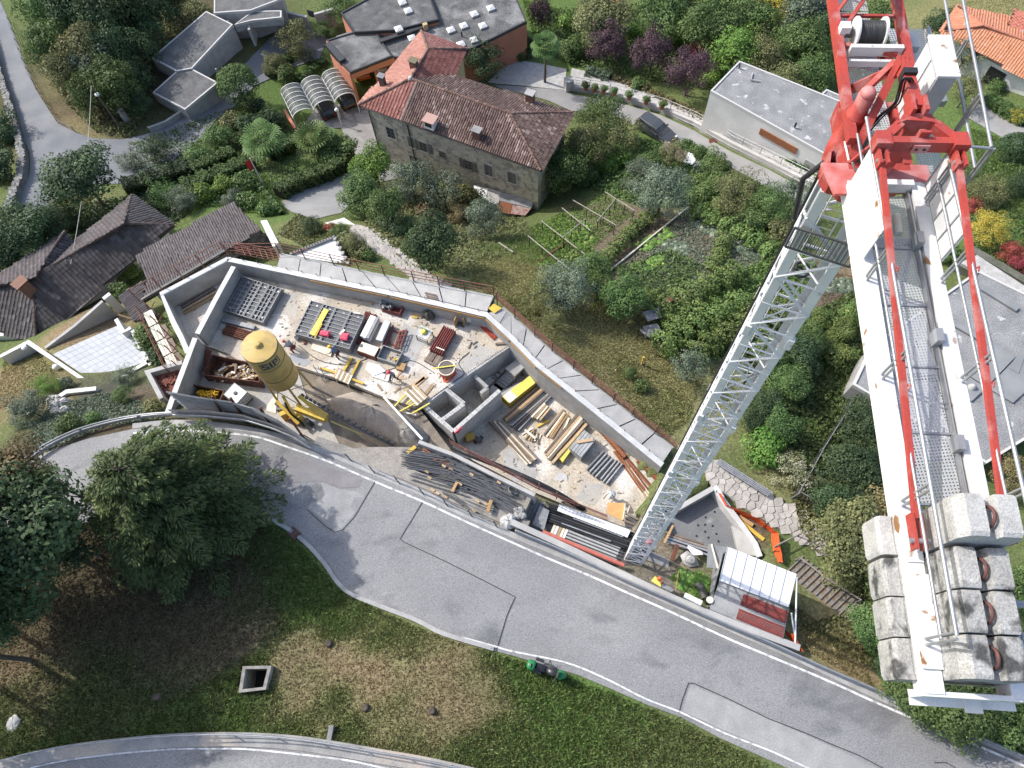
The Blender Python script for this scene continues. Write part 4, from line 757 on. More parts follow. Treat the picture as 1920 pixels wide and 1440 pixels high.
 # white sheets
for pts,lab in(([(690,680),(712,685),(724,697),(700,706),(685,692)],'crumpled white sheet on the slab beside the working man with red helmet'),([(700,694),(733,706),(727,716),(697,706)],'second crumpled white sheet, flat on the slab nearer the trench')):
 b=MB();P=Us(pts,ZU+.06);b.prism([p+Vector((0,0,rnd.uniform(0,.12)))for p in P],.05);tag(b.build('white_sheet',M_WHITE),lab,'sheet')
t=thing('pale_board','large warped plywood board on the floor in front of the panel stack','board',tuple(U(608,655,ZU)));b=MB();b.prism([U(587,640,ZU+.16),U(625,650,ZU+.2),U(620,668,ZU+.14),U(583,654,ZU+.1)],.06);b.build('board_sheet',M_CREAM,t)
for x,y in((590,643),(618,664)):b=MB();boxat(b,U(x,y,ZU),.3,.2,.1,ZU,ZU+.1);b.build('bearer',M_WOOD,t)
bk=U(557,636,ZU);t=thing('bucket','pale grey bucket on the slab behind the bending worker','bucket',tuple(bk));b=MB();b.lathe(tuple(bk),[(.11,0),(.15,.3),(.13,.3),(.1,.02)],14);b.build('bucket_shell',M_PG,t)
plank('brick_bundle','small reddish brick stack in front of the panel stack','bricks',(569,636),(572,645),ZU,.16,.12,M_RUST)
b=MB();b.prism(Us([(548,660),(584,678),(570,688),(540,674)],ZU+.012),.01);tag(b.build('wet_patch',mat('wet_slab',(.30,.31,.32),rough=.6)),kind='structure')
bundle('tube_bundle','bundle of rusty tubes half hidden behind the silo top','steel tubes',(423,619),(472,634),ZU,6,.05,M_RUST,3)
plank('formwork_beam','long grey steel beam lying in front of the gridded panel stack','beam',(417,600),(478,615),ZU,.3,.25,M_FRAME)
plank('grey_board','pale grey board in front of the long steel beam','board',(413,612),(470,624),ZU,.35,.08,M_CONCL)
for k in range(6):
 a=(333+k*2.4,566+k*5.2-4);c=(395+k*3.0,524+k*5.6);plank('long_beam','long weathered timber beam in the pointed west bay','beam',a,c,ZU-.14,.13,.15,M_WOODG if k<4 else M_WOOD,'long timber beams in the pointed west bay')
b=MB();boxat(b,U(361,578,ZU),.3,.3,.2,ZU-.15,ZU+.05);tag(b.build('wood_block',M_WOOD),'lone tan wood block in the pointed west bay','wood block')
# --- silo
SX=U(484,647,4.4);sx,sy=SX.x,SX.y;RS=1.05
M_SILO=mat('silo_yellow',(.52,.37,.13),(.46,.32,.10),sc=1.2,c3=(.40,.29,.12),sc3=2.0,rough=.55,bump=.1)
si=thing('silo','tall dull yellow silo with black lettering standing on legs in the yard','silo',(sx,sy,ZU-.45))
b=MB();b.lathe((sx,sy,0),[(.18,-1.2),(.2,-1.1),(RS,.1),(RS,4.22)],48);b.lathe((sx,sy,0),[(RS,4.221),(RS*1.012,4.24),(RS*.99,4.27),(.24,4.40)],48,smooth=False);b.build('tank',M_SILO,si)
for z in(1.35,2.9,4.12):b=MB();b.lathe((sx,sy,z),[(RS+.002,0),(RS+.022,.012),(RS+.022,.06),(RS+.002,.075)],48);b.build('hoop',mat('silo_hoop',(.20,.13,.05),rough=.7),si)
b=MB();b.lathe((sx,sy,4.37),[(.26,0),(.26,.06),(.17,.07),(.17,.2),(.1,.21)],24);b.build('filler_cap',M_SILO,si)
b=MB();b.tube((sx-.9*RS,sy-.5,4.1),(sx-.9*RS,sy-.5,-1.2),.03,6);b.build('filling_pipe',M_CREAM,si)
for k in range(4):
 a=.5+k*math.pi/2;p=Vector((sx+RS*.97*math.cos(a),sy+RS*.97*math.sin(a),.3));q=Vector((sx+RS*1.12*math.cos(a),sy+RS*1.12*math.sin(a),ZU-.45));b=MB();b.bar(p,q,.13,.13);b.build('leg',M_SILO,si)
 a2=.5+(k+1)*math.pi/2;q2=Vector((sx+RS*1.12*math.cos(a2),sy+RS*1.12*math.sin(a2),ZU+.1));b=MB();b.tube(p-Vector((0,0,.4)),q2,.03,5);b.build('brace',M_SILO,si)
def bent(b,u0,u1,z0,z1,r,a0,th=.012):
 n=max(1,int((u1-u0)/.06));vs=[]
 for i in range(n+1):
  a=a0+(u0+(u1-u0)*i/n)/r
  for rr,z in((r,z0),(r+th,z0),(r+th,z1),(r,z1)):vs.append((sx+rr*math.cos(a),sy+rr*math.sin(a),z))
 b.add(vs,[(4*i+j,4*i+4+j,4*i+4+(j+1)%4,4*i+(j+1)%4)for i in range(n)for j in range(4)]+[(3,2,1,0),tuple(4*n+j for j in range(4))])
LA0=math.atan2(-.95,.52);z0,z1=3.2,3.9
b=MB()
for u0,u1,za,zb in((-.62,.62,z0,z0+.05),(-.62,.62,z1-.05,z1),(-.62,-.57,z0,z1),(.57,.62,z0,z1)):bent(b,u0,u1,za,zb,RS,LA0)
S=lambda u,w,a,c:bent(b,u,u+w,z0+.1+a*.5,z0+.1+c*.5,RS,LA0)
for u,w,a,c in((-.5,.36,0,.17),(-.5,.36,.42,.58),(-.5,.36,.83,1),(-.5,.1,.58,.83),(-.24,.1,.17,.42),(-.06,.13,0,1),(.15,.1,0,1),(.25,.22,.83,1),(.25,.22,.38,.55),(.40,.1,.55,.83)):S(u,w,a,c)
b.build('lettering',mat('black_lettering',(.03,.03,.035),rough=.6),si)
b=MB();bent(b,-.57,.57,z0+.05,z1-.05,RS,LA0,.004);b.build('letter_panel',mat('letter_panel',(.36,.30,.17),rough=.6),si)
# yellow loader with its bucket chain, at the silo foot
dl=thing('bucket_loader','yellow machine with a long chain of small grey buckets at the silo foot','loader',tuple(U(575,765,-3)))
def lp(x,y,z):return U(x,y,z)
for a,c,w,h,z1_,z2_ in(((518,752),(560,795),.2,.2,-1.6,-2.2),((556,765),(612,786),.4,.5,-1.4,-1.4),((560,742),(588,765),.22,.22,-.8,-1.3),((530,742),(552,780),.16,.16,-1.0,-2)):
 b=MB();b.bar(lp(*a,z1_),lp(*c,z2_),w,h);b.build('arm',M_YEL,dl)
b=MB();b.bar(lp(582,762,-1.2),lp(613,782,-1.3),.42,.3);b.build('boom_box',mat('machine_yellow',(.48,.33,.08),(.4,.27,.07),sc=3,rough=.5),dl)
b=MB();b.path([lp(620,790,-1.4),lp(650,803,-1.7),lp(678,815,-2.0)],.06,6);b.build('boom_tube',mat('dull_yellow',(.42,.36,.14),rough=.6),dl)
b=MB();L=[lp(560,745,-1.2),lp(600,766,-1.3),lp(640,786,-1.5),lp(690,813,-2.0),lp(738,836,-2.5)]
for p,q in zip(L[:-1],L[1:]):b.bar(p,q,.12,.1)
b.build('chain_rail',M_STEELD,dl)
for k in range(19):
 x,y=atpx([(566,745),(600,764),(640,785),(690,812),(735,834)],k/18);p=lp(x+2,y-3,-1.1-1.3*k/18);b=MB();boxat(b,p,-.6,.2,.16,p.z-.02,p.z+.15);b.build('bucket',M_STEELD,dl)
for k in range(5):
 p=lp(524+k*9,765+k*4+(k%2)*9,-2.4);b=MB();boxat(b,p,.4*k,.4,.3,-3,-2.3+.25*(k%3));b.build('machine_part',[M_STEELD,M_YEL,M_BLACK,M_ORANGE,M_YEL][k],dl)
for x,y in((524,762),(580,792)):b=MB();p=lp(x,y,-2.6);b.tube(p+Vector((-.08,-.08,0)),p+Vector((.08,.08,0)),.36,16);b.build('wheel',M_BLACK,dl)
b=MB();b.path(smoothline([lp(534,755,-1.0),lp(545,775,-1.6),lp(565,792,-2.2),lp(570,800,-2.6)],3),.07,6);b.build('hose',M_BLACK,dl)
# sand heap
hp=[];r=np.random.default_rng(5);C0=U(695,785,-4.0);n=26
def heap(name,label,px,z,zpk,m,seed,peak=None):
 P=[Vector(p)for p in Us(px,z)];P=resample(P+[P[0]],.4)[:-1];c=Vector((sum(p.x for p in P)/len(P),sum(p.y for p in P)/len(P),z));c=U(*peak,z)if peak else c;r=np.random.default_rng(seed);vs=[];K=8;n=len(P)
 for i in range(K):
  f=i/K
  for p in P:q=p.lerp(c,f);vs.append((q.x+r.normal(0,.03),q.y+r.normal(0,.03),z+(zpk-z)*(1-(1-f)**1.6)+r.normal(0,.05)*(i>0)))
 vs.append((c.x,c.y,zpk));b=MB();b.add(vs,[(i*n+k,i*n+(k+1)%n,(i+1)*n+(k+1)%n,(i+1)*n+k)for i in range(K-1)for k in range(n)]+[((K-1)*n+k,(K-1)*n+(k+1)%n,K*n)for k in range(n)],True)
 o=b.build(name,m);o['kind']='stuff';return o
M_SAND=mat('sand',(.40,.34,.275),(.32,.275,.225),sc=1.5,rough=.95,bump=.5,bsc=14,coord='World',speck=.22,specs=14)
heap('sand_heap','',[(612,748),(660,735),(720,752),(770,775),(800,815),(790,845),(740,845),(690,828),(640,795)],-3.0,-1.55,M_SAND,4,(705,775));heap('gravel_heap','',[(725,795),(765,780),(803,815),(797,845),(745,842)],-2.9,-1.9,mat('dark_gravel',(.22,.205,.185),(.29,.275,.25),sc=2,rough=.95,bump=.8,bsc=20,coord='World',speck=.3,specs=16),8)
L=[G(x,y,0)for x,y in[(585,840),(640,858),(690,876),(740,892),(800,918),(850,942),(900,962),(950,985),(985,1000)]];b=MB();wallbox(b,[p+Vector((.16,.34,0))for p in L],.8,[p.z+.07 for p in L],[-5]*len(L));tag(b.build('verge',mat('dusty_verge',(.33,.305,.27),(.25,.235,.21),sc=1.2,rough=.95,coord='World',speck=.2,specs=10)),kind='structure')
b=MB()
for k in range(420):
 x,y=rnd.uniform(420,950),rnd.uniform(520,760);zz=ZU
 if not pip(np.array([float(x)]),np.array([float(y)]),[(440,515),(900,612),(955,645),(790,750),(640,705),(430,650)])[0]:x,y,zz=rnd.uniform(870,1190),rnd.uniform(760,950),ZL
 if zz==ZL and not pip(np.array([float(x)]),np.array([float(y)]),[(880,830),(1000,720),(1220,890),(1190,965),(1060,940)])[0]:continue
 p=U(x,y,zz);boxat(b,p,rnd.uniform(0,3),rnd.uniform(.04,.3),rnd.uniform(.03,.07),zz,zz+rnd.uniform(.02,.06))
o=b.build('offcuts',mat('offcut',(.42,.33,.23),(.24,.21,.18),sc=1.5,rough=.9,coord='World',lo=.45,hi=.55));o['kind']='stuff'
for k,(q,z)in enumerate(((((520,540),(560,548),(556,600),(505,590)),ZU),(((760,600),(800,640),(770,690),(745,640)),ZU),(((900,640),(930,660),(870,700),(850,690)),ZU),(((940,850),(990,830),(1010,900),(960,905)),ZL),(((1090,900),(1130,910),(1120,950),(1080,935)),ZL))):
 b=MB();b.prism([p+Vector((rnd.uniform(-.2,.2),rnd.uniform(-.2,.2),.008))for p in resample(Us(q+(q[0],),z),.5)[:-1]],.006);tag(b.build('cement_stain',M_CONCL if k%2 else M_SLABG),kind='structure')
 # skips and tank in the yard
ZY=ZU-.45
def skip(label,pts,z,h,m,floor=None,th=.06):
 P=[Vector(p)for p in Us(pts,z+h)];t=thing('skip',label,'skip',tuple((P[0]+P[2])/2-Vector((0,0,h))))
 for i in range(4):
  p,q=P[i],P[(i+1)%4];b=MB();wallbox(b,[p,q],th,z+h,z);b.build('side',m,t)
 b=MB();b.prism([p-Vector((0,0,h-.08))for p in P],.07);b.build('bottom',floor or m,t);return t
skip('large rusty skip full of broken boards beside the silo',[(397,665),(480,682),(487,716),(379,702)],ZY,1.0,mat('skip_rust',(.13,.055,.04),(.085,.045,.038),sc=3,rough=.85,c3=(.2,.1,.06),sc3=4))
for k in range(120):
 x,y=rnd.uniform(398,480),rnd.uniform(684,712);
 if x<402+(712-y)*.6:continue
 z=ZY+.25+rnd.uniform(0,.55)*min(1,(x-395)/50);p=U(x,y,z);d=Vector((rnd.gauss(.3,.7),rnd.gauss(.4,.6),rnd.uniform(-.15,.15)));d=d.normalized()*rnd.uniform(.2,.6);b=MB();b.bar(p-d/2,p+d/2,rnd.uniform(.05,.16),.03)
 tag(b.build('scrap_board',[M_WOOD,M_CREAM,M_WOODG,M_PLY][k%4]),'broken board in the heap inside the large rusty skip','board','broken boards in the rusty skip')
skip('low rusty skip with yellow straps, behind the fence',[(346,718),(420,732),(412,750),(341,737)],ZY,.8,mat('skip_brown',(.20,.11,.07),(.12,.07,.05),sc=3,rough=.85))
for k in range(30):
 p=U(376+rnd.uniform(-9,30),739+rnd.uniform(-5,5),ZY+.55+rnd.uniform(0,.25));a=rnd.uniform(0,3);b=MB();b.path([p+Vector((.16*math.cos(a+q*.9),.13*math.sin(a+q*.9),.05*math.sin(q+k)))for q in range(6)],.035,5)
 tag(b.build('yellow_strap',mat('yellow_strap',(.80,.52,.03),(.70,.36,.03),sc=6,rough=.5)),'yellow plastic strap in the tangle inside the low rusty skip','strap','yellow straps in the low skip')
t=thing('liquid_tank','white plastic liquid tank in a wire cage by the fence','tank',tuple(U(446,745,ZY)));c=U(441,737,ZY+1.15);a0=math.atan2((U(458,747,0)-U(429,726,0)).y,(U(458,747,0)-U(429,726,0)).x)
b=MB();boxat(b,c,a0,1.1,.95,ZY+.15,ZY+1.12);b.build('bottle',mat('milky_plastic',(.74,.76,.77),(.66,.68,.70),sc=2,rough=.4),t);b=MB();b.lathe((c.x,c.y,ZY+1.121),[(.13,0),(.13,.05),(.1,.07)],16);b.build('cap',M_STEELD,t)
b=MB();boxat(b,c,a0,1.15,1.0,ZY,ZY+.14);b.build('pallet',M_WOODG,t)
a=Vector((math.cos(a0),math.sin(a0),0));s=Vector((-a.y,a.x,0));cc=Vector((c.x,c.y,0))
for i in range(6):
 for(e,f,l,w)in((a,s,.575,.50),(s,a,.50,.575)):
  for sg in(-1,1):p=cc+e*(l*(2*i/5-1))+f*sg*w;b=MB();b.tube(p+Vector((0,0,ZY+.15)),p+Vector((0,0,ZY+1.14)),.014,5);b.build('cage_bar',M_STEEL,t)
for z in(.4,.65,.9,1.13):
 for(e,f,l,w)in((a,s,.575,.50),(s,a,.50,.575)):
  for sg in(-1,1):p=cc+f*sg*w+Vector((0,0,ZY+z));b=MB();b.tube(p-e*l,p+e*l,.014,5);b.build('cage_bar',M_STEEL,t)
plank('rusty_plate','long rusty steel plate leaning against the end wall','plate',(392,655),(371,706),ZY+1.0,.5,.05,M_RUST,z2=ZY)
b=MB();b.bar(U(378,665,ZU+.2),U(370,690,ZU-.2),.5,.06);tag(b.build('dark_form',M_STEELD),'dark blue steel form leaning on the end wall','panel')
plank('steel_trough','dark open steel trough between silo and rusty skip','trough',(428,664),(462,674),ZU-.3,.5,.2,M_STEELD)
b=MB();b.prism([U(500,760,ZY+.05),U(520,735,ZY+.05),U(517,775,ZY+.05),U(500,770,ZY+.05)],.04);tag(b.build('pale_sheet',M_CREAM),'pale sheet on the yard floor at the silo foot','sheet')
# planter with broken bricks at the far left
pl=thing('brick_planter','walled planter filled with broken red bricks beside the end wall','planter',tuple(U(310,705,-1.6)))
PW=[U(x,y,-1.0)for x,y in[(341,679),(276,697),(302,747)]]
b=MB();wallbox(b,PW,.28,-1.0,-3.5);b.build('wall',M_CONCL,pl);b=MB();b.prism(Us([(340,684),(281,700),(303,745),(326,735)],-1.7),.3);b.build('soil',mat('broken_brick',(.20,.075,.055),(.12,.05,.045),sc=9,rough=.95,bump=1,bsc=16,coord='World'),pl)
bb=MB()
for k in range(240):
 f,g=rnd.random(),rnd.random();x=284+48*f;y=700-14*f+40*g*(1-f*.3)
 if y>745 or(x-281)<(y-700)*.5-3:continue
 boxat(bb,U(x,y,-1.68),rnd.uniform(0,3),.16,.1,-1.72,-1.6+rnd.uniform(0,.06))
o=bb.build('brick_rubble',mat('brick_red',(.27,.10,.07),(.17,.07,.055),sc=6,rough=.9),pl);o['kind']='stuff'
# --- lower slab: yellow crate, timbers, panels, pipes
t=thing('long_crate','long yellow crate with a white and yellow top in the lower part of the site','crate',tuple(U(975,745,ZL)));P=[Vector(p)for p in Us([(941,744),(993,705),(1004,718),(955,757)],ZL+.75)]
b=MB();b.prism(P,.72);b.build('crate_body',mat('crate_yellow',(.62,.42,.05),(.50,.32,.04),sc=3,rough=.6),t);b=MB();b.prism([p+Vector((0,0,.05))for p in P],.045);b.build('lid',M_YELL,t)
Q=[P[0].lerp(P[1],.02)*.98+P[2]*.02,P[0].lerp(P[1],.3),P[3].lerp(P[2],.3),P[3].lerp(P[2],.02)];b=MB();b.prism([Vector((p.x,p.y,ZL+.81))for p in Q],.008);b.build('white_cover',M_WHITE,t)
def timbers(label,grp,a0,c0,a1,c1,n,z,w,h,mats,rows=1,jit=3,cat='timber',name='timber'):
 for rw in range(rows):
  for k in range(n):
   f=k/max(1,n-1);a=(a0[0]+(a1[0]-a0[0])*f+rnd.uniform(-jit,jit),a0[1]+(a1[1]-a0[1])*f+rnd.uniform(-jit,jit)*.7);c=(c0[0]+(c1[0]-c0[0])*f+rnd.uniform(-jit,jit),c0[1]+(c1[1]-c0[1])*f+rnd.uniform(-jit,jit)*.7)
   plank(name,label,cat,a,c,z+rw*(h+.004)+.002*k,w,h,mats[(k+rw)%len(mats)],grp)
timbers('long thin timber in the sheaf beside the yellow crate','long thin timbers beside the yellow crate',(944,785),(1016,722),(952,792),(1022,730),5,ZL,.09,.12,[M_WOODG,M_WOOD,M_PLY],3,2)
timbers('grey steel beam in the row behind the short timber stack','grey beams behind the short timber stack',(960,800),(1032,735),(970,808),(1036,738),4,ZL,.1,.14,[M_STEELD,M_FRAME,M_WOODG],2,2,'beam','steel_beam')
timbers('short squared timber in the small neat stack on the lower slab','short squared timbers in the small stack',(997,782),(1021,756),(1012,788),(1031,765),4,ZL,.12,.12,[M_WOOD,M_CREAM],4,1)
plank('yellow_beam','short yellow beam lying beside the small timber stack','beam',(1007,800),(1029,788),ZL,.14,.14,M_YEL)
timbers('plank in the loose row between timber stack and big beams','planks in the loose row',(1018,815),(1055,770),(1045,828),(1068,782),6,ZL,.12,.08,[M_WOOD,M_WOODG,M_CREAM,M_PLY],2,3)
timbers('big squared beam in the pile beside the yellow panel','big squared beams beside the yellow panel',(1022,850),(1086,775),(1034,868),(1098,794),5,ZL,.17,.17,[M_WOOD,M_CREAM,M_WOODG],3,2)
timbers('plank in the sheaf lying across the open lower floor','planks in the sheaf on the open lower floor',(919,790),(990,870),(940,790),(1004,862),7,ZL+.1,.13,.07,[M_WOOD,M_CREAM,M_WOODG],3,3)
timbers('broken piece of wood in the scrap heap on the lower slab','scrap wood on the lower slab',(982,818),(996,800),(1004,832),(1010,812),5,ZL,.1,.08,[M_WOODG,M_CREAM,M_WOOD],2,5)
plank('pale_board','pale board lying over the scrap wood','board',(984,806),(1004,822),ZL+.26,.16,.05,M_CREAM)
b=MB();P=Us([(1043,853),(1088,806),(1094,812),(1055,866)],ZL+.42);b.prism(P,.4);tag(b.build('yellow_formwork',M_YELL),'bright yellow panel stack between the big beams and the grey panels','panel')
gp=Us([(1067,840),(1095,806),(1125,818),(1090,858)],ZL+.9);ga=gp[0];ge=gp[3]-gp[0];gl=gp[1]-gp[0]
for lv in range(2):
 for k in range(5):
  f0,f1=k/5+.012,(k+1)/5-.012;P=[ga+ge*f0,ga+ge*f0+gl,ga+ge*f1+gl,ga+ge*f1];z=ZL+.12+lv*.42
  b=MB();b.prism([Vector((p.x,p.y,z+.40))for p in P],.38);tag(b.build('zinc_formwork',mat('grey_zinc_panel',(.40,.41,.41),(.32,.33,.33),sc=4,rough=.5,metal=.2,vary=.1)),('upper' if lv else 'lower')+' layer grey panel in the tall block beside the yellow panel','panel',('upper' if lv else 'lower')+' layer of the tall grey panel block')
plank('timber','two pale timbers lying on top of the tall grey panel block','timber',(1082,829),(1112,824),ZL+.96,.2,.08,M_WOOD)
bundle('beam_bundle','row of grey steel channels on the lower slab next to the grey panel block','steel channels',(1140,855),(1108,890),ZL,4,.085,M_STEEL,2,spread=.75,mats=[M_STEEL,M_FRAME])
bundle('beam_bundle','pair of pale steel channels nearest the standing man in white','steel channels',(1161,868),(1131,905),ZL,3,.07,M_STEEL,2,spread=.45)
timbers('thin pale batten lying near the crane mast','thin pale battens near the crane mast',(1176,878),(1208,935),(1184,878),(1222,930),5,ZL,.05,.04,[M_CREAM,M_WOOD],1,2,'batten','batten')
M_RUSTB=mat('bright_rust',(.30,.115,.05),(.19,.075,.04),sc=7,rough=.85,vary=.2)
def toothed(label,pa,pb,z,w,n):
 t=thing('rusty_sheet_pile',label,'steel beam',tuple(U(*pa,z)));a,c=U(*pa,z+.12),U(*pb,z+.12);d=c-a;L=d.length;d.normalize();s=Vector((-d.y,d.x,0))
 b=MB();b.bar(a,c,w,.14);b.build('web',M_RUSTB,t)
 for k in range(n):
  p=a+d*L*(k+.5)/n;b=MB();b.bar(p-s*(w/2+.09),p+s*(w/2+.09),L/n*.4,.1);b.build('tooth',M_RUSTB,t)
toothed('long rusty toothed beam along the foot of the diagonal wall',(1124,803),(1172,857),ZL+.05,.22,18)
toothed('second rusty toothed beam, closer to the crane mast',(1196,862),(1236,900),ZL+.05,.22,14)
timbers('rusty flat bar in the loose pile by the diagonal wall','rusty flat bars by the diagonal wall',(1150,846),(1205,920),(1168,850),(1222,912),6,ZL,.12,.05,[M_RUSTB,M_RUST],1,4,'steel bar','rusty_bar')
b=MB();b.prism(Us([(1139,942),(1173,943),(1170,978),(1138,962)],-3.6),.05);tag(b.build('plywood_sheet',mat('orange_ply',(.62,.36,.15),(.54,.30,.12),sc=3,rough=.75)),'orange plywood sheet propped at the edge of the lower slab','plywood sheet')
for k in range(2):plank('board','board standing on edge beside the orange plywood sheet','board',(1168+k*5,975-k*2),(1172+k*8,945+k*4),-3.6,.05,.25,M_CREAM,'boards beside the orange plywood sheet')
timbers('thin board in the shuttering along the slab edge below the hose','thin boards in the shuttering below the hose',(1050,932),(1140,968),(1058,944),(1138,980),6,-3.4,.12,.06,[M_SCAF,M_WOODG,M_WOOD],1,3,'board','board')
timbers('dark beam in the pile left of the mast foot','dark beams left of the mast foot',(1172,962),(1196,975),(1172,985),(1200,992),4,-3.3,.14,.16,[M_WOODG,M_STEELD],1,2,'beam','dark_beam')
yb=thing('yellow_box','yellow topped box against the block wall corner','box',tuple(U(880,825,ZL)));c=U(881,818,ZL+.6);b=MB();boxat(b,c,.3,.55,.45,ZL,ZL+.55);b.build('box_body',M_PLY,yb);b=MB();boxat(b,c,.3,.57,.47,ZL+.552,ZL+.6);b.build('lid',M_YEL,yb)
cp=thing('compressor','small dark machine on wheels beside the yellow topped box','machine',tuple(U(895,826,ZL)));c=U(896,824,ZL+.3);b=MB();boxat(b,c,-.4,.45,.3,ZL+.15,ZL+.45);b.build('motor',M_STEELD,cp)
b=MB();b.tube(c+Vector((-.25,.1,-.05)),c+Vector((.25,-.1,-.05)),.13,12);b.build('air_tank',M_REDP,cp)
for k in(-1,1):b=MB();p=c+Vector((.22*k,.18*k,-.18));b.tube(p,p+Vector((.05,.05,0)),.13,12);b.build('wheel',M_BLACK,cp)
# --- reinforcing bars in the yard by the road
M_BAR=mat('rebar',(.13,.14,.155),(.19,.195,.205),sc=6,rough=.65,metal=.25,vary=.25)
def rebar(label,pa,pb,z,n,w,grp,bend=0):
 a,c=U(*pa,z),U(*pb,z);d=c-a;L=d.length;d.normalize();s=Vector((-d.y,d.x,0));b=MB()
 for k in range(n):
  o=s*rnd.uniform(-w,w)+Vector((0,0,rnd.uniform(0,.22)));p,q=a+o+d*rnd.uniform(-.25,.25),c+o+s*rnd.uniform(-.03,.03)+d*rnd.uniform(-.3,.3);m_=(p+q)/2+Vector((0,0,-.02))+s*bend*.5
  b.path([p,m_,q],.019,4)
 o=b.build('rebar_bundle',M_BAR);return tag(o,label,'steel bars',grp)
RB=[((756,858),(868,868)),((758,868),(855,882)),((768,880),(890,905)),((775,893),(880,925)),((782,884),(935,930)),((790,900),(930,955)),((840,868),(950,925)),((850,885),(965,940)),((870,900),(972,955)),((800,910),(900,958)),((860,880),(965,915)),((830,925),(870,950)),((786,905),(820,930)),((890,915),(966,962)),((840,905),(940,945)),((760,850),(830,860))]
for k,(a,c)in enumerate(RB):rebar('bundle of dark reinforcing bars in the pile beside the road',a,c,-.98+.06*(k%4),17,.30,'reinforcing bar bundles beside the road',rnd.uniform(-.15,.15))
for k,(x,y)in enumerate(((832,874),(845,880),(884,890),(805,896),(811,919),(820,925),(835,932),(862,908),(895,940),(910,945),(888,958),(935,905),(800,885))):
 plank('wood_block','small wood block between the reinforcing bar bundles','wood block',(x-3,y-2),(x+4,y+2),-.72,.12,.12,M_WOOD,'wood blocks between the reinforcing bars')
plank('timber','short pale timber standing proud among the reinforcing bars','timber',(848,922),(857,904),-.55,.16,.1,M_PLY)
plank('timber','tan timber lying across the roadside end of the reinforcing bars','timber',(914,960),(921,938),-.55,.2,.12,M_PLY)
t=thing('mesh_roll','roll of dark wire mesh at the end of the reinforcing bars','wire roll',tuple(U(962,920,-.95)));c=U(962,918,-.65)
for k in range(14):b=MB();a=k*.45;b.path([c+Vector((.34*math.cos(q*.52)*(1-.02*k),.34*math.sin(q*.52)*(1-.02*k),-.3+.045*k+.08*math.sin(q+a)))for q in range(13)],.016,4);b.build('wire_loop',M_BAR,t)
for k in range(40):
 x=795+(k%20)*3.0;y=843+(k%20)*1.9+(k//20)*7;c=U(x,y,-.97);b=MB();boxat(b,c,-.4,.24,.1,-.99,-.99+.1+.1*(k%2));tag(b.build('brick',mat('stack_brick',(.30,.13,.075),(.22,.09,.06),sc=6,rough=.9,vary=.2)),'reddish brick in the long row below the ribbed wall','brick','reddish bricks in the row below the ribbed wall')
t=thing('breaker','small yellow machine lying at the left end of the reinforcing bars','machine',tuple(U(773,845,-.95)));b=MB();b.bar(U(764,850,-.8),U(780,838,-.75),.22,.25);b.build('machine_body',M_YEL,t);b=MB();b.tube(U(780,838,-.75),U(786,834,-.75),.08,8);b.build('nozzle',M_STEELD,t)
blob('boulder','pale rounded boulder behind the end of the cable fence','boulder',U(953,978,-.8),.5,.45,.4,M_CONCL,6)
for k in range(7):blob('rubble_stone','grey rubble stone at the head of the side stairs','stone',U(962+rnd.uniform(0,22),955+rnd.uniform(0,18),-.9),.2,.18,.16,M_CONC,20+k)['group']='rubble stones by the side stairs'
ss=thing('side_stairs','narrow dark concrete stairs going down beside the pipe rack','stairs',tuple(U(1000,945,-3)))
for k in range(6):
 p,q=U(997+k*5.5,934+k*2.6,-2.0-.17*k),U(978+k*6,976+k*2,-2.0-.17*k);s=Vector((.3,-.12,0));b=MB();b.prism([p,q,q+s,p+s],.5);b.build('step',M_CONCD,ss)
 # --- pipe rack next to the road wall
pr=thing('pipe_rack','long steel rack with grey back panels behind the road wall','rack',tuple(U(1090,1000,-2.6)));zr=-2.3
b=MB();b.prism(Us([(1008,950),(1180,1010),(1160,1062),(985,985)],zr-.1),.15);b.build('rack_floor',M_CONCD,pr)
b=MB();b.prism(Us([(1012,948),(1030,957),(1020,994),(998,983)],zr+.55),.05);b.build('end_sheet',M_FRAME,pr)
for k in range(19):
 f=k/19;a=(1050+134*f,944+50*f);c=(1045+132*f,958+50*f);b=MB();b.bar(U(a[0]+2.8,a[1]+1,zr+.55),U(c[0]+2.8,c[1]+1,zr+.5),.22,.03);b.build('back_panel',M_WHITE,pr)
b=MB();b.bar(U(1046,943,zr+.6),U(1186,994,zr+.6),.05,.05);b.build('back_rail',M_STEELD,pr)
bundle('pipe_bundle','bundle of long black plastic pipes on the rack','pipes',(1026,962),(1180,1016),zr,8,.07,M_BLACK,3,spread=1.0,jit=.03,mats=[M_BLACK,mat('dark_grey_pipe',(.05,.052,.055),rough=.4)],pname='pipe')
plank('steel_tube','pale thin tube lying on the black pipes','tube',(1053,981),(1145,1015),zr+.45,.06,.06,M_STEEL);plank('steel_tube','second pale tube on the black pipes, further from the road','tube',(1075,972),(1168,1007),zr+.45,.05,.05,M_STEEL)
bundle('pipe_bundle','bundle of pale grey pipes on the roadside half of the rack','pipes',(1062,1002),(1158,1040),zr,7,.075,M_STEEL,2,spread=1.15,mats=[mat('grey_pipe',(.42,.43,.43),(.36,.37,.37),sc=3,rough=.45)],pname='pipe')
for k in range(5):plank('pale_post','short pale post standing in the row beside the grey pipes','post',(1033+k*5.6,1003+k*2),(1041+k*5.6,984+k*2.2),zr,.16,.2,[M_CREAM,M_WHITE,M_WOOD][k%3],'short pale posts beside the grey pipes')
b=MB();b.tube(U(1017,997,-1.0),U(1170,1060,-1.2),.13,12);tag(b.build('red_pipe',mat('salmon_pipe',(.50,.16,.12),(.44,.13,.10),sc=3,rough=.5)),'long salmon red pipe lying along the road wall','pipe')
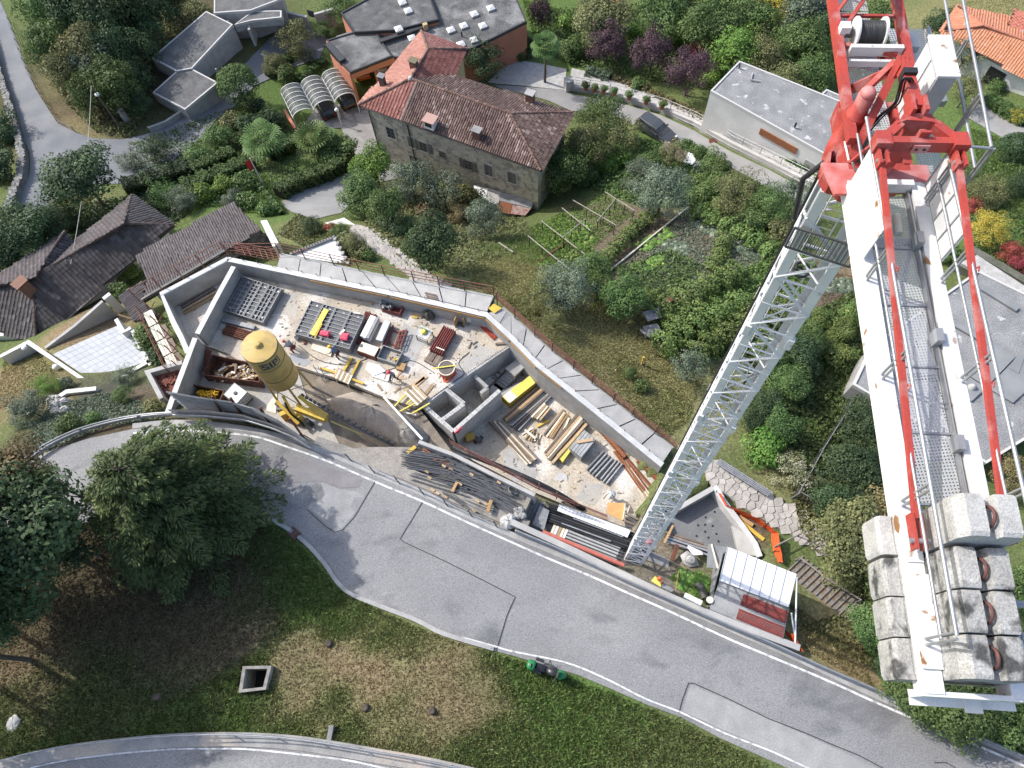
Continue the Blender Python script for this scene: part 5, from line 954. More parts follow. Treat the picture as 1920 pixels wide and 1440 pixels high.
plank('board','tan board end beside the salmon red pipe','board',(1010,985),(1022,994),-1.9,.14,.1,M_PLY)
# --- foundation bay with orange net, sheds and odds and ends
b=MB();b.prism(Us([(1236,972),(1340,912),(1372,958),(1412,1012),(1428,1046),(1340,1036),(1242,1012)],-4.4),.6);tag(b.build('foundation_slab',mat('dark_foundation',(.155,.16,.165),(.20,.205,.21),sc=.8,c3=(.3,.3,.29),sc3=.5,rough=.9,coord='World',speck=.12,specs=10,lo3=.6,hi3=.7)),kind='structure')
for k,(x,y)in enumerate(((1323,970),(1309,985),(1322,984),(1336,986),(1322,997),(1343,1001),(1306,1005),(1328,1008),(1347,1015),(1340,960))):
 p=U(x,y,-4.4);b=MB();b.tube(p,p+Vector((0,0,.02)),.07,10);tag(b.build('anchor_hole',M_BLACK),'small round hole plug in the dark foundation slab','hole plug','round plugs in the dark foundation slab')
b=MB();wallbox(b,[U(1262,958,-3.4),U(1337,915,-3.4)],.3,-3.4,-5);tag(b.build('foundation_wall',M_CONCL),'low concrete wall at the head of the dark foundation slab','wall')
b=MB();wallbox(b,[U(x,y,-3.7)for x,y in[(1338,914),(1362,950),(1390,985),(1415,1020),(1424,1044)]],.34,[-3.4,-3.5,-3.6,-3.6,-3.6],-5);tag(b.build('foundation_wall',M_CONCW),'curved pale concrete wall along the orange net','wall')
b=MB();b.prism([U(1372,985,-3.9),U(1404,1005,-3.62),U(1422,1043,-3.6),U(1385,1038,-4.2)],.3);tag(b.build('concrete_ramp',M_CONCL),'pale sloping concrete ramp inside the curved wall','ramp')
def net(label,line,h,m):
 L=resample([Vector(p)for p in line],.18);t=thing('safety_net',label,'net',tuple(L[len(L)//2]))
 b=MB();r=np.random.default_rng(9);K=7;vs=[]
 for i,p in enumerate(L):
  for j in range(K):vs.append((p.x+.03*math.sin(i*.4+j*.5)+.012*r.normal()+.03*j,p.y+.03*math.cos(i*.35+j*.6)+.012*r.normal()-.03*j,p.z+h*j/(K-1)-.1*abs(math.sin(i*.35))*j/K))
 for i in range(len(L)-1):
  for j in range(K-1):b.add([],[]);b.f.append((i*K+j,(i+1)*K+j,(i+1)*K+j+1,i*K+j+1));b.mi.append(0);b.sm.append(False)
 b.v=vs;b.build('mesh_sheet',m,t)
 for i in range(0,len(L),9):bb=MB();bb.tube(L[i]-Vector((0,0,.2)),L[i]+Vector((0,0,h+.05)),.025,5);bb.build('post',M_RUST,t)
net('orange plastic safety net sagging round the far edge of the foundation bay',[U(x,y,-4.1)for x,y in[(1338,928),(1352,950),(1380,962),(1410,975),(1445,1000),(1447,1030),(1452,1055)]],1.0,M_ORANGE)
net('orange plastic net at the road end of the corrugated shed',[U(x,y,-1.6)for x,y in[(1470,1185),(1485,1205),(1492,1218)]],.8,M_ORANGE)
for k,(a,c)in enumerate((((1382,972),(1432,1012)),((1390,996),(1425,1020)),((1386,968),(1412,985)))):plank('plank',['yellow plank inside the orange net','pale plank inside the orange net, closer to the curved wall','short tan plank under the yellow one'][k],'plank',a,c,-4.0+.05*(k==0),.22,.05,[M_YEL,M_CREAM,M_PLY][k])
for k,(a,c)in enumerate((((1250,1003),(1370,1042)),((1250,1008),(1370,1047)),((1248,998),(1320,1020)),((1245,1013),(1340,1045)))):plank('long_bar','long grey bar in the row behind the white roofed shed','bar',a,c,-2.6,.12,.14,M_STEEL if k%2 else M_WOODG,'long grey bars behind the white roofed shed')
for k,(a,c)in enumerate((((1258,1050),(1268,1020)),((1262,1052),(1272,1022)),((1262,985),(1245,1018)))):plank('timber',['rusty timber on the bare ground right of the mast foot','second rusty timber on the bare ground, close beside the first','tan timber slanting by the mast foot'][k],'timber',a,c,-2.3,.12,.12,M_PLY if k==2 else M_RUST)
b=MB();b.prism(Us([(1290,1022),(1316,1034),(1318,1040),(1300,1041),(1289,1027)],-2.1),.05);tag(b.build('white_sheet',M_WHITE),'white sheet on the ground right of the crane mast','sheet')
b=MB();b.prism([U(1328,1020,-1.0),U(1362,1026,-1.0),U(1350,1066,-1.2),U(1325,1064,-1.2)],.05);tag(b.build('grey_tarpaulin',mat('grey_tarp',(.27,.275,.285),(.22,.225,.23),sc=3,rough=.6)),'grey tarpaulin sheet on a frame beside the white roofed shed','tarpaulin')
plank('board','pale board propped on the grey tarpaulin','board',(1334,1020),(1346,1066),-.94,.1,.04,M_CREAM)
heap('gravel_pile','',[(1275,1042),(1288,1034),(1306,1044),(1310,1060),(1294,1064),(1279,1056)],-2.45,-2.0,M_GRAV,12)
t=thing('concrete_pad','dark concrete pad at the foot of the crane mast','pad',tuple(U(1230,1060,-2.4)));b=MB();b.prism(Us([(1222,1034),(1256,1050),(1250,1078),(1212,1082),(1205,1066)],-2.28),.2);b.build('pad_slab',M_CONCD,t)
vt=thing('yellow_toy','yellow and orange plastic fittings on the road wall','fittings',tuple(U(1231,1091,-.4)));b=MB();b.prism(Us([(1228,1080),(1242,1090),(1238,1100),(1221,1089)],-.3),.1);b.build('tray',M_YELL,vt)
for x,y,mm in((1232,1086,M_ORANGE),(1238,1093,M_RUST)):b=MB();p=U(x,y,-.2);b.tube(p,p+Vector((.2,.05,.05)),.1,10);b.build('pipe_elbow',mm,vt)
b=MB();b.prism(Us([(1246,1094),(1264,1106),(1260,1110),(1240,1100)],-.3),.05);tag(b.build('metal_sheet',M_FRAME),'flat grey lid beside the yellow fittings','lid')
b=MB();b.prism(Us([(1286,1111),(1318,1127),(1314,1135),(1283,1119)],-.3),.25);tag(b.build('white_box',M_WHITE),'white box standing behind the crash barrier near the corrugated shed','box')
t=thing('black_barrel','black barrel with a pale lid beside the corrugated shed','barrel',tuple(U(1331,1132,-1.2)));p=U(1327,1128,-1.2);b=MB();b.lathe(tuple(p),[(.2,0),(.22,.3),(.2,.6)],16);b.build('barrel_body',M_BLACK,t);b=MB();b.lathe((p.x,p.y,p.z+.602),[(.2,0),(.18,.06)],16);b.build('lid',M_CREAM,t)
b=MB();b.path([U(1308,1095,-1.7),U(1316,1105,-1.6),U(1322,1122,-1.5)],.22,8);tag(b.build('black_sack',M_BAG),'long black sack lying in the vegetable rows','sack')
for k in range(4):plank('garden_board','tan board between the vegetable rows','board',(1290+k*15,1070+k*6),(1284+k*15,1092+k*6),-2.2,.35,.06,mat('pale_soil_board',(.42,.33,.22),(.33,.26,.18),sc=4,rough=.9),'tan boards between the vegetable rows')
plank('stake','tall tan stake at the edge of the vegetable rows','stake',(1266,1110),(1272,1072),-.6,.06,.06,M_PLY,z2=-2)
# white roofed and corrugated shed
sd=thing('site_shed','site shed with white ribbed upper roof and grey and red corrugated lower roof','shed',tuple(U(1415,1110,-2.6)))
R0=[U(1364,1025,.15),U(1493,1076,.15),U(1478,1138,-.1),U(1349,1088,-.1)]
b=MB();b.prism(R0,.09);b.build('white_roof',mat('white_metal_roof',(.80,.81,.81),(.74,.75,.75),sc=1.5,rough=.45),sd)
for k in range(8):f=k/7.0;b=MB();b.bar(R0[0].lerp(R0[1],f)+Vector((0,0,.02)),R0[3].lerp(R0[2],f)+Vector((0,0,.02)),.035,.05);b.build('roof_rib',mat('roof_rib',(.5,.5,.5),rough=.5),sd)
def corr_roof(b,P,n,amp=.03):
 m=n*4;vs=[]
 for i in range(m+1):
  f=i/m;z=Vector((0,0,amp*math.sin(2*math.pi*n*f)));vs+=[P[0].lerp(P[3],f)+z,P[1].lerp(P[2],f)+z]
 b.add(vs,[(2*i,2*i+2,2*i+3,2*i+1)for i in range(m)],True)
R1=[U(1349,1089,-.35),U(1480,1140,-.35),U(1468,1199,-.75),U(1330,1142,-.75)]
b=MB();corr_roof(b,R1,22);b.build('grey_roof',mat('corrugated_grey',(.30,.30,.30),(.40,.40,.395),sc=1.2,c3=(.22,.215,.21),sc3=.8,rough=.6,coord='World'),sd)
def subq(P,a,c,e,f):return[P[0].lerp(P[1],a).lerp(P[3].lerp(P[2],a),e)+Vector((0,0,.05)),P[0].lerp(P[1],c).lerp(P[3].lerp(P[2],c),e)+Vector((0,0,.05)),P[0].lerp(P[1],c).lerp(P[3].lerp(P[2],c),f)+Vector((0,0,.05)),P[0].lerp(P[1],a).lerp(P[3].lerp(P[2],a),f)+Vector((0,0,.05))]
for e,f,a in((.12,.50,.36),(.62,.97,.36)):b=MB();corr_roof(b,subq(R1,a,.99,e,f),8);b.build('red_roof',mat('corrugated_red',(.24,.06,.05),(.17,.05,.045),sc=2,rough=.6),sd)
b=MB();P=[Vector((p.x,p.y,-.5))for p in(R0[0],R0[1],R1[2],R1[3])];
for i in range(4):wallbox(b,[P[i].lerp(P[(i+1)%4],.03),P[(i+1)%4].lerp(P[i],.03)],.06,[-.45 if i in(0,)else-.85]*2,[-3.4]*2)
b.build('wall',M_CORR,sd)
for k,(a,c)in enumerate((((1494,1082),(1491,1216)),((1484,1150),(1490,1190)))):b=MB();b.tube(U(*a,.1),U(*c,-1.0),.05,6);b.build('white_pole',M_WHITE,sd)
b=MB();b.prism([U(1342,1108,-.7),U(1347,1100,-.7),U(1334,1128,-.9),U(1327,1128,-.9)],.05);b.build('side_sheet',M_CORR,sd)
# loose cables, laths and boards that clutter the slab
for k,px in enumerate(([(700,700),(740,690),(770,676),(800,690),(815,700)],[(560,648),(600,676),(650,684),(690,672)],[(880,660),(860,680),(870,700),(850,716)])):b=MB();b.path(smoothline([U(x,y,ZU+.03)for x,y in px],5),.022,5);tag(b.build('cable',M_BLACK),['black cable snaking between the cells and the white sheets','black cable lying behind the silo in front of the panel stack','black cable along the edge of the block wall'][k],'cable')
for k in range(9):plank('lath','thin timber lath lying along the foot of the retaining wall','lath',(525+k*13+rnd.uniform(-6,6),529+k*2.3),(570+k*13,538+k*2.4),ZU+.003*k,.06,.05,M_WOOD,'thin laths along the retaining wall')
for k in range(7):x,y=rnd.uniform(690,790),rnd.uniform(700,742);plank('loose_board','loose board scattered on the slab near the trench edge','board',(x,y),(x+rnd.uniform(-22,22),y+rnd.uniform(-14,14)),ZU+.004*k,.14,.03,M_WOOD,'loose boards near the trench edge')
for k in range(8):plank('pit_timber','timber among the rubble at the foot of the pit steps','timber',(898+rnd.uniform(0,50),730-rnd.uniform(0,40)),(905+rnd.uniform(0,50),722-rnd.uniform(0,40)),ZL+.003*k,.1,.08,M_WOODG,'timbers at the foot of the pit steps')
for k in range(3):plank('walkway_plank','grey plank lying on the walkway bend','plank',(797+k*1.5,549+k*4),(818+k*1.5,554+k*4),-1.0,.12,.05,M_WOODG,'grey planks on the walkway')
# ==== TOWER CRANE
def wear(name,c,c2,rust,sc3,lo3,rough=.5):
 return mat(name,c,c2,sc=1.5,c3=rust,sc3=sc3,lo3=lo3,hi3=lo3+.05,rough=rough,coord='World',speck=.05,specs=30)
M_CW=wear('crane_white_paint',(.72,.715,.70),(.60,.60,.585),(.26,.13,.05),3.2,.635)
M_CG=mat('crane_mast_paint',(.66,.665,.67),(.58,.585,.59),sc=2,c3=(.36,.33,.30),sc3=3,lo3=.64,hi3=.7,rough=.5,coord='World')
M_CR=mat('crane_red_paint',(.42,.060,.045),(.35,.060,.050),sc=2.5,c3=(.44,.17,.155),sc3=2.2,lo3=.54,hi3=.66,rough=.55,speck=.1,specs=22,coord='World')
M_CRF=mat('crane_faded_red',(.48,.11,.095),(.52,.26,.25),sc=3,rough=.55,coord='World')
def grating(name,c,pitch=26.0,fill=.45):
 m=bpy.data.materials.new(name);m.use_nodes=True;nt=m.node_tree;N=nt.nodes;L=nt.links;b=N['Principled BSDF'];b.inputs['Base Color'].default_value=(*c,1);b.inputs['Roughness'].default_value=.5;b.inputs['Metallic'].default_value=.3
 tc=N.new('ShaderNodeTexCoord');sp=N.new('ShaderNodeSeparateXYZ');L.new(tc.outputs['Object'],sp.inputs[0]);out=[]
 for i in(0,1):
  mu=N.new('ShaderNodeMath');mu.operation='MULTIPLY';mu.inputs[1].default_value=pitch;L.new(sp.outputs[i],mu.inputs[0]);fr=N.new('ShaderNodeMath');fr.operation='FRACT';L.new(mu.outputs[0],fr.inputs[0])
  lt=N.new('ShaderNodeMath');lt.operation='LESS_THAN';lt.inputs[1].default_value=fill;L.new(fr.outputs[0],lt.inputs[0]);out.append(lt.outputs[0])
 mx=N.new('ShaderNodeMath');mx.operation='MAXIMUM';L.new(out[0],mx.inputs[0]);L.new(out[1],mx.inputs[1]);L.new(mx.outputs[0],b.inputs['Alpha']);return m
M_GRATE=grating('deck_grating',(.50,.51,.52),22,.52);M_MESH=grating('fine_mesh',(.17,.17,.175),26,.26)
JA=U(1602,345,32.4);JB=U(1748,1265,32.4);E1=(JB-JA).normalized();E2=Vector((-E1.y,E1.x,0))
if E2.x<0:E2=-E2
BW_=.97
def J(v,u,z):p=JA+E1*v+E2*u;return Vector((p.x,p.y,z))
FLb,FRb=U(1170,1051,-2.5),U(1201,1064,-2.5);mx_=FRb-FLb;my_=Vector((-mx_.y,mx_.x,0));MW=mx_.length;MC=FLb+mx_/2+my_/2
MX,MY=mx_.normalized(),my_.normalized()
crane=thing('tower_crane','tall crane with white lattice mast, red head and white counter jib with handrails','crane',(MC.x,MC.y,-2.5))
ZT=31.2;hw=MW/2
def corner(i,z):s=((-1,-1),(1,-1),(1,1),(-1,1))[i];p=MC+MX*hw*s[0]+MY*hw*s[1];return Vector((p.x,p.y,z))
for i in range(4):
 b=MB();s=((-1,-1),(1,-1),(1,1),(-1,1))[i];p=corner(i,0);a,c=MX*s[0],MY*s[1]
 zm=(ZT-2.7)/2;hz=(ZT+2.7)/2
 b.obox(p-a*.09+Vector((0,0,zm)),MX*.09,MY*.012,Vector((0,0,hz)));b.obox(p-c*.09+Vector((0,0,zm)),MX*.012,MY*.09,Vector((0,0,hz-.002)));b.build('mast_chord',M_CG,crane)
SEC=1.02;nsec=int((ZT+2.2)/SEC)
for k in range(nsec):
 z0=-2.2+k*SEC;z1=z0+SEC
 for i in range(4):
  a,c=corner(i,z0),corner((i+1)%4,z1);a2,c2=corner((i+1)%4,z0),corner(i,z1)
  p,q=(a,c)if(k+i)%2==0 else(a2,c2)
  b=MB();b.tube(p,q,.038,6);b.build('brace',M_CG,crane)
  if 1:
   b=MB();b.tube(a,a2,.028,6);b.build('strut',M_CG,crane)
for k in range(0,nsec,2):z0=-2.2+k*SEC;b=MB();b.tube(corner(k//2%2,z0),corner(2+k//2%2,z0),.024,6);b.build('plan_brace',M_CG,crane)
for zz in(3.3,9.0,14.7,20.4,26.1):
 for i in range(4):b=MB();p=corner(i,zz);b.obox(p,MX*.07,MY*.07,Vector((0,0,.22)));b.build('joint_plate',M_CG,crane)
 # ladder and cables inside the mast
for s in(-.17,.17):b=MB();b.tube(MC+MY*.32+MX*s+Vector((0,0,-2.4)),MC+MY*.32+MX*s+Vector((0,0,ZT+2.5)),.018,5);b.build('ladder_stile',M_CG,crane)
b=MB()
for k in range(110):z=-2.2+k*.3;b.tube(Vector((*(MC+MY*.32-MX*.17).xy,z)),Vector((*(MC+MY*.32+MX*.17).xy,z)),.012,4,cap=False)
b.build('ladder_rungs',M_CG,crane)['kind']='stuff'
for s,r,mm in((-.38,.03,M_BLACK),(-.33,.022,M_BLACK)):
 b=MB();p=MC-MX*(hw+.1)+MY*(.1+s*.3);b.tube(Vector((p.x,p.y,-2.4)),Vector((p.x,p.y,ZT+.3)),r,6);b.build('power_cable',mm,crane)
 # base anchor and rest platform of mesh
b=MB();b.obox(Vector((MC.x,MC.y,-2.45)),MX*.75,MY*.75,Vector((0,0,.09)));b.build('base_frame',M_STEELD,crane)
zp=29.6;b=MB();p0=corner(0,zp)-MX*.12-MY*.12;p1=corner(1,zp)+MX*.12-MY*.12
b.add([p0,p1,p1+Vector((0,0,.62)),p0+Vector((0,0,.62))],[(0,1,2,3)]);b.build('mesh_guard',M_MESH,crane)
b=MB();[b.bar(p,q,.035,.035)for p,q in((p0,p1),(p0+Vector((0,0,.62)),p1+Vector((0,0,.62))),(p0,p0+Vector((0,0,.62))),(p1,p1+Vector((0,0,.62))))];b.build('guard_frame',M_STEELD,crane)
b=MB();b.path([corner(0,ZT+.7)-MX*.1+MY*.1,corner(0,ZT)-MX*.35+MY*.15,corner(0,ZT-1)-MX*.18+MY*.1],.05,6);b.build('cable_loop',M_BLACK,crane)
b=MB();c=MC+MY*.1
b.path([Vector((c.x+.16*math.cos(q),c.y+.16*math.sin(q),27.9+.03*q))for q in np.arange(0,12,.6)],.03,5);b.build('cable_coil',M_BLACK,crane)
# --- slewing unit
b=MB();b.lathe((MC.x,MC.y,ZT),[(.66,0),(.72,.08),(.72,.3),(.6,.31)],8,smooth=False);b.build('slewing_base',M_CR,crane)
b=MB();b.lathe((MC.x,MC.y,ZT+.312),[(.60,0),(.62,.05),(.62,.2),(.34,.22)],32);b.build('slewing_ring',M_STEELD,crane)
JC=J(-.95,.485,32.0)
tp_=[]
for s0,s1 in(((-.5,.02),(-1.7,.02)),((-.5,.95),(-1.7,.95)),((-.45,.0),(-.45,.97)),((-1.75,.0),(-1.75,.97))):
 b=MB();b.bar(J(s0[0],s0[1],32.15),J(s1[0],s1[1],32.15),.14,.3);b.build('turntable_beam',M_CR,crane)
b=MB();P=[J(.12,-.28,32.3),J(.02,1.25,32.3),J(-.5,1.25,32.3),J(-.5,-.42,32.3)];b.prism(P,.06);b.build('turntable_plate',M_CRF,crane)
b=MB();P=[U(1545,330,31.9),U(1557,346,31.9),U(1590,350,31.9),U(1592,320,31.9),U(1565,285,31.9),U(1548,300,31.9)]
for i in range(6):b.bar(P[i],P[(i+1)%6],.05,.42)
b.build('ballast_bracket',M_CR,crane);b=MB();b.prism([p-Vector((0,0,.15))for p in P],.05);b.build('bracket_floor',M_CRF,crane)
mo=MB();p=U(1570,285,31.9);mo.lathe((p.x,p.y,0),[(.19,31.8),(.21,31.9),(.21,32.2),(.15,32.22),(.15,32.7),(.17,32.72),(.17,32.78),(.13,32.8),(.13,33.15),(.08,33.18)],20);mo.build('slewing_motor',M_CR,crane)
b=MB();b.lathe((p.x,p.y,33.17),[(.11,0),(.125,.04),(.09,.1),(.03,.11)],14);b.build('motor_cap',M_CRF,crane)
p=U(1608,262,32.3);b=MB();b.lathe((p.x,p.y,32.3),[(.1,0),(.1,.4),(.06,.5)],14);b.build('brake_unit',M_CR,crane)
b=MB();p=U(1622,225,32.4);b.obox(p,E1*.08,E2*.12,Vector((0,0,.12)));b.build('junction_box',M_STEEL,crane)
# --- head frame above the turntable (low A shaped head)
def beam(a,c,w,h,name='head_beam',m=None):b=MB();b.bar(a,c,w,h);return b.build(name,m or M_CR,crane)
APX=J(-1.43,.485,33.4)
beam(U(1598,294,32.4),APX+E2*-.05,.12,.16)
beam(U(1612,180,33.0),APX+E2*-.06-E1*.1,.08,.12)
beam(J(-1.9,.05,32.4),APX,.1,.14);
beam(J(-.36,.485,32.3),J(-.30,.485,33.5),.2,.2,'head_post')
beam(J(-.40,-.03,32.42),J(-.34,.40,33.55),.05,.05,'head_rod')
b=MB();b.obox(APX,E1*.10,E2*.075,Vector((0,0,.12)));b.build('hinge_block',M_CR,crane)
for u in(-.09,-.03,.03,.09):b=MB();b.obox(APX+E2*u+E1*.06+Vector((0,0,.06)),E1*.11,E2*.014,Vector((0,0,.12)));b.build('hinge_plate',M_CR,crane)
b=MB();b.bar(APX+Vector((0,0,.08)),J(-.42,.485,33.56),.17,.17);b.build('stay_cylinder',M_CR,crane)
b=MB();b.bar(J(-1.15,.485,33.55),J(-1.05,.485,33.55),.2,.2);b.build('stay_collar',M_BLACK,crane)
for u in(-.09,.09):b=MB();b.obox(J(-.42,.485+u,33.58),E1*.14,E2*.025,Vector((0,0,.13)));b.build('clevis_plate',M_CR,crane)
# pendant frame
FA,FL_,FR_=J(-.22,.485,33.5),J(.18,-.05,33.48),J(.18,1.02,33.48)
b=MB();b.prism([J(-.33,.30,33.58),J(-.33,.67,33.58),J(-.12,.80,33.58),J(-.18,.66,33.58),J(-.2,.31,33.58),J(-.12,.17,33.58)],.16);b.build('frame_apex',M_CR,crane)
beam(J(-.17,.24,33.5),J(.10,-.02,33.48),.13,.15,'frame_leg');beam(J(-.17,.73,33.5),J(.10,.99,33.48),.13,.15,'frame_leg')
beam(J(.16,.0,33.48),J(.16,.97,33.48),.11,.2,'frame_bar')
for u in(-.05,1.02):
 b=MB();b.prism([J(.02,u-.1,33.6),J(.02,u+.1,33.6),J(.26,u+.11,33.6),J(.26,u-.11,33.6)],.22);b.build('frame_corner',M_CR,crane)
 for du in(-.05,.05):b=MB();b.obox(J(.36,u+du,33.42),E1*.16,E2*.018,Vector((0,0,.09)));b.build('pendant_lug',M_CR,crane)
 b=MB();b.tube(J(.42,u-.08,33.42),J(.42,u+.08,33.42),.03,8);b.build('pin',M_STEEL,crane)
b=MB();b.obox(J(.235,.485,33.47),E1*.012,E2*.11,Vector((0,0,.075)));b.build('eye_plate',M_CRF,crane);b=MB();[b.tube(J(.245,.485+d,33.47),J(.252,.485+d,33.47),.025,10)for d in(-.055,.055)];b.build('eye_hole',M_BLACK,crane)
b=MB();b.obox(J(.1,.5,33.62),E1*.02,E2*.07,Vector((0,0,.06)));b.build('lifting_eye',M_CR,crane)
for u in(-.05,1.02):
 a,c=J(.42,u,33.40),J(5.42 if u<0 else 5.3,u,32.72);b=MB();b.bar(a,c,.075,.075);b.build('pendant_bar',M_CR,crane)
 for f in(.33,.66):q=a.lerp(c,f);b=MB();b.path([q+E2*.04,q+E2*.07+Vector((0,0,.05)),q+E2*.04+E1*.08+Vector((0,0,.06))],.012,5);b.build('pendant_hook',M_CR,crane)
 for du in(-.055,.055):b=MB();b.obox(c+E2*du+E1*.16-Vector((0,0,.03)),E1*.22,E2*.016,Vector((0,0,.085)));b.build('pendant_fork',M_CR,crane)
 b=MB();b.tube(c+E1*.28-E2*.11,c+E1*.28+E2*.12,.035,10);b.build('pin',M_STEEL,crane)
 # electric hoses over the head
for k,off in enumerate((0,5,-4)):
 b=MB();b.path(smoothline([U(x+off,y,z)for x,y,z in[(1710,158,33.5),(1703,146,33.75),(1693,152,33.7),(1688,172,33.5),(1680,194,33.2),(1658,212,32.95),(1638,232,32.7),(1622,252,32.45)]],4),.014,6);b.build('hose',M_BLACK,crane)
b=MB();b.path(smoothline([J(-.62,-.02,32.8),J(-.5,.1,32.6),J(-.36,.16,32.45),J(-.28,.06,32.4),J(-.34,-.03,32.5)],4),.018,5);b.build('hose',M_STEEL,crane)
# --- counter jib beams
def ibeam(u,v0,v1,name):
 b=MB();zt=32.42
 for du in(-.075,.075):b.obox(J((v0+v1)/2,u+du,zt-.16),E1*(v1-v0)/2,E2*.012,Vector((0,0,.14)))
 b.obox(J((v0+v1)/2,u,zt-.011),E1*(v1-v0)/2,E2*.105,Vector((0,0,.011)));b.obox(J((v0+v1)/2,u,zt-.31),E1*(v1-v0)/2,E2*.105,Vector((0,0,.011)));return b.build(name,M_CW,crane)
ibeam(0,-.05,7.42,'counter_jib_beam');ibeam(BW_,-.05,7.42,'counter_jib_beam')
for u in(0,BW_):
 b=MB();b.obox(J(5.78,u,32.434),E1*.12,E2*.10,Vector((0,0,.012)));b.build('joint_plate',M_CW,crane)
 b=MB();b.obox(J(6.6,u,32.445),E1*.55,E2*.115,Vector((0,0,.022)));b.build('ballast_plate',M_CW,crane)
 for v in(6.35,6.72,7.08):b=MB();b.tube(J(v,u+.10,32.46),J(v,u+.22,32.46),.05,8);b.build('bolt',M_STEEL,crane)
b=MB();b.obox(J(7.42,.485,32.2),E1*.03,E2*.62,Vector((0,0,.2)));b.obox(J(7.45,.485,32.01),E1*.09,E2*.62,Vector((0,0,.012)));b.build('end_frame',M_CW,crane)
b=MB();b.obox(J(7.52,.6,32.03),E1*.07,E2*.1,Vector((0,0,.02)));b.build('end_step',M_CW,crane)
b=MB();b.bar(J(.02,.1,32.4),J(.02,.87,32.4),.1,.2);b.build('cross_member',M_CW,crane)
for v in(.9,2.0,3.2,4.4):b=MB();b.bar(J(v,.1,32.14),J(v,.87,32.14),.08,.1);b.build('cross_member',M_CG,crane)
for k in range(4):
 v0,v1=.9+1.17*k,.9+1.17*(k+1)
 for a,c in((.1,.485),(.87,.485)):b=MB();b.bar(J(v0,a,32.1),J(v1,c,32.1),.05,.05);b.build('cross_brace',M_CG,crane)
for k in range(5):
 v0,v1=.12+1.0*k,.12+1.0*(k+1)-.03;b=MB();b.add([J(v0,.16,32.27),J(v1,.16,32.27),J(v1,.80,32.27),J(v0,.80,32.27)],[(0,1,2,3)]);b.build('deck_grating',M_GRATE,crane)
 b=MB();b.bar(J(v1+.015,.13,32.27),J(v1+.015,.83,32.27),.03,.05);b.build('deck_bearer',M_STEEL,crane)
b=MB();b.bar(J(.05,.83,32.3),J(5.1,.83,32.3),.03,.12);b.build('toe_board',M_STEEL,crane);b=MB();b.bar(J(.05,.13,32.3),J(5.1,.13,32.3),.03,.12);b.build('toe_board',M_STEEL,crane)
for v in(1.05,2.7,4.3):b=MB();b.obox(J(v,.80,32.42),E1*.1,E2*.05,Vector((0,0,.10)));b.build('bracket',M_STEEL,crane)
for u,s in((.0,-1),(BW_,1)):
 us=u+s*.05
 for z,r in((33.2,.026),(32.85,.02)):
  b=MB();b.tube(J(-.6 if s<0 else .25,us,z),J(6.85 if s<0 else 5.6,us,z),r,8);b.build('handrail',M_STEEL,crane)
 for v in(.1,1.75,3.35,5.15,6.85)if s<0 else(.3,1.75,3.35,5.15):
  for dv in(-.035,.035):b=MB();b.tube(J(v+dv,us,32.4),J(v+dv,us,33.2),.018,6);b.build('rail_post',M_STEEL,crane)
for u,uo in((.0,-.03),(BW_,.04)):
 pass
b=MB();b.obox(J(.72,-.07,32.82),E1*.72,E2*.008,Vector((0,0,.36)));b.build('sign_board',M_CW,crane)
b=MB();b.obox(J(.72,1.07,32.82),E1*.72,E2*.008,Vector((0,0,.36)));b.build('sign_board',M_CW,crane)
for v in(.02,.36,.72,1.08,1.42):b=MB();b.bar(J(v,1.055,32.46),J(v,1.055,33.18),.02,.02);b.build('board_stiffener',M_STEEL,crane)
b=MB();b.tube(J(.5,.62,32.3),J(.85,.6,32.3),.06,10);b.build('tool_roll',M_CREAM,crane)
# outer service platform beside the head, with its handrail
b=MB();b.add([J(-3.6,1.08,32.25),J(-1.9,1.08,32.25),J(-1.9,1.75,32.25),J(-3.6,1.75,32.25)],[(0,1,2,3)]);b.build('side_grating',M_GRATE,crane)
b=MB();b.bar(J(-3.6,1.76,32.25),J(-1.85,1.76,32.25),.05,.14);b.bar(J(-1.87,1.08,32.25),J(-1.87,1.76,32.25),.05,.12);b.build('side_edge',M_STEEL,crane)
for z in(33.3,32.85):b=MB();b.tube(J(-3.6,1.78,z),J(.02,1.6,z),.026,8);b.build('handrail',M_STEEL,crane)
for v in(-2.2,-1.0,-.02):
 b=MB();b.tube(J(v,1.75+v*.0-(.1 if v>-1.5 else 0),32.2),J(v,1.72-(.1 if v>-1.5 else 0),33.3),.02,6);b.build('rail_post',M_STEEL,crane)
 b=MB();b.tube(J(v+.06,1.65,32.2),J(v+.06,1.64,33.3),.02,6);b.build('rail_post',M_STEEL,crane)
b=MB();b.tube(J(-.02,1.1,33.28),J(.02,1.62,33.28),.022,6);b.build('rail_return',M_STEEL,crane)
b=MB();b.add([J(-1.85,1.2,32.1),J(-.1,1.2,32.1),J(-.1,1.62,32.1),J(-1.85,1.62,32.1)],[(0,1,2,3)]);b.build('side_grating',M_GRATE,crane)
for v,l,h in((-2.95,.16,.14),(-2.6,.14,.1),(-2.25,.18,.16)):b=MB();b.obox(J(v,1.24,32.3+h),E1*l,E2*.13,Vector((0,0,h)));b.build('switch_box',mat('light_grey_box',(.52,.54,.55),(.44,.46,.47),sc=3,rough=.5),crane)
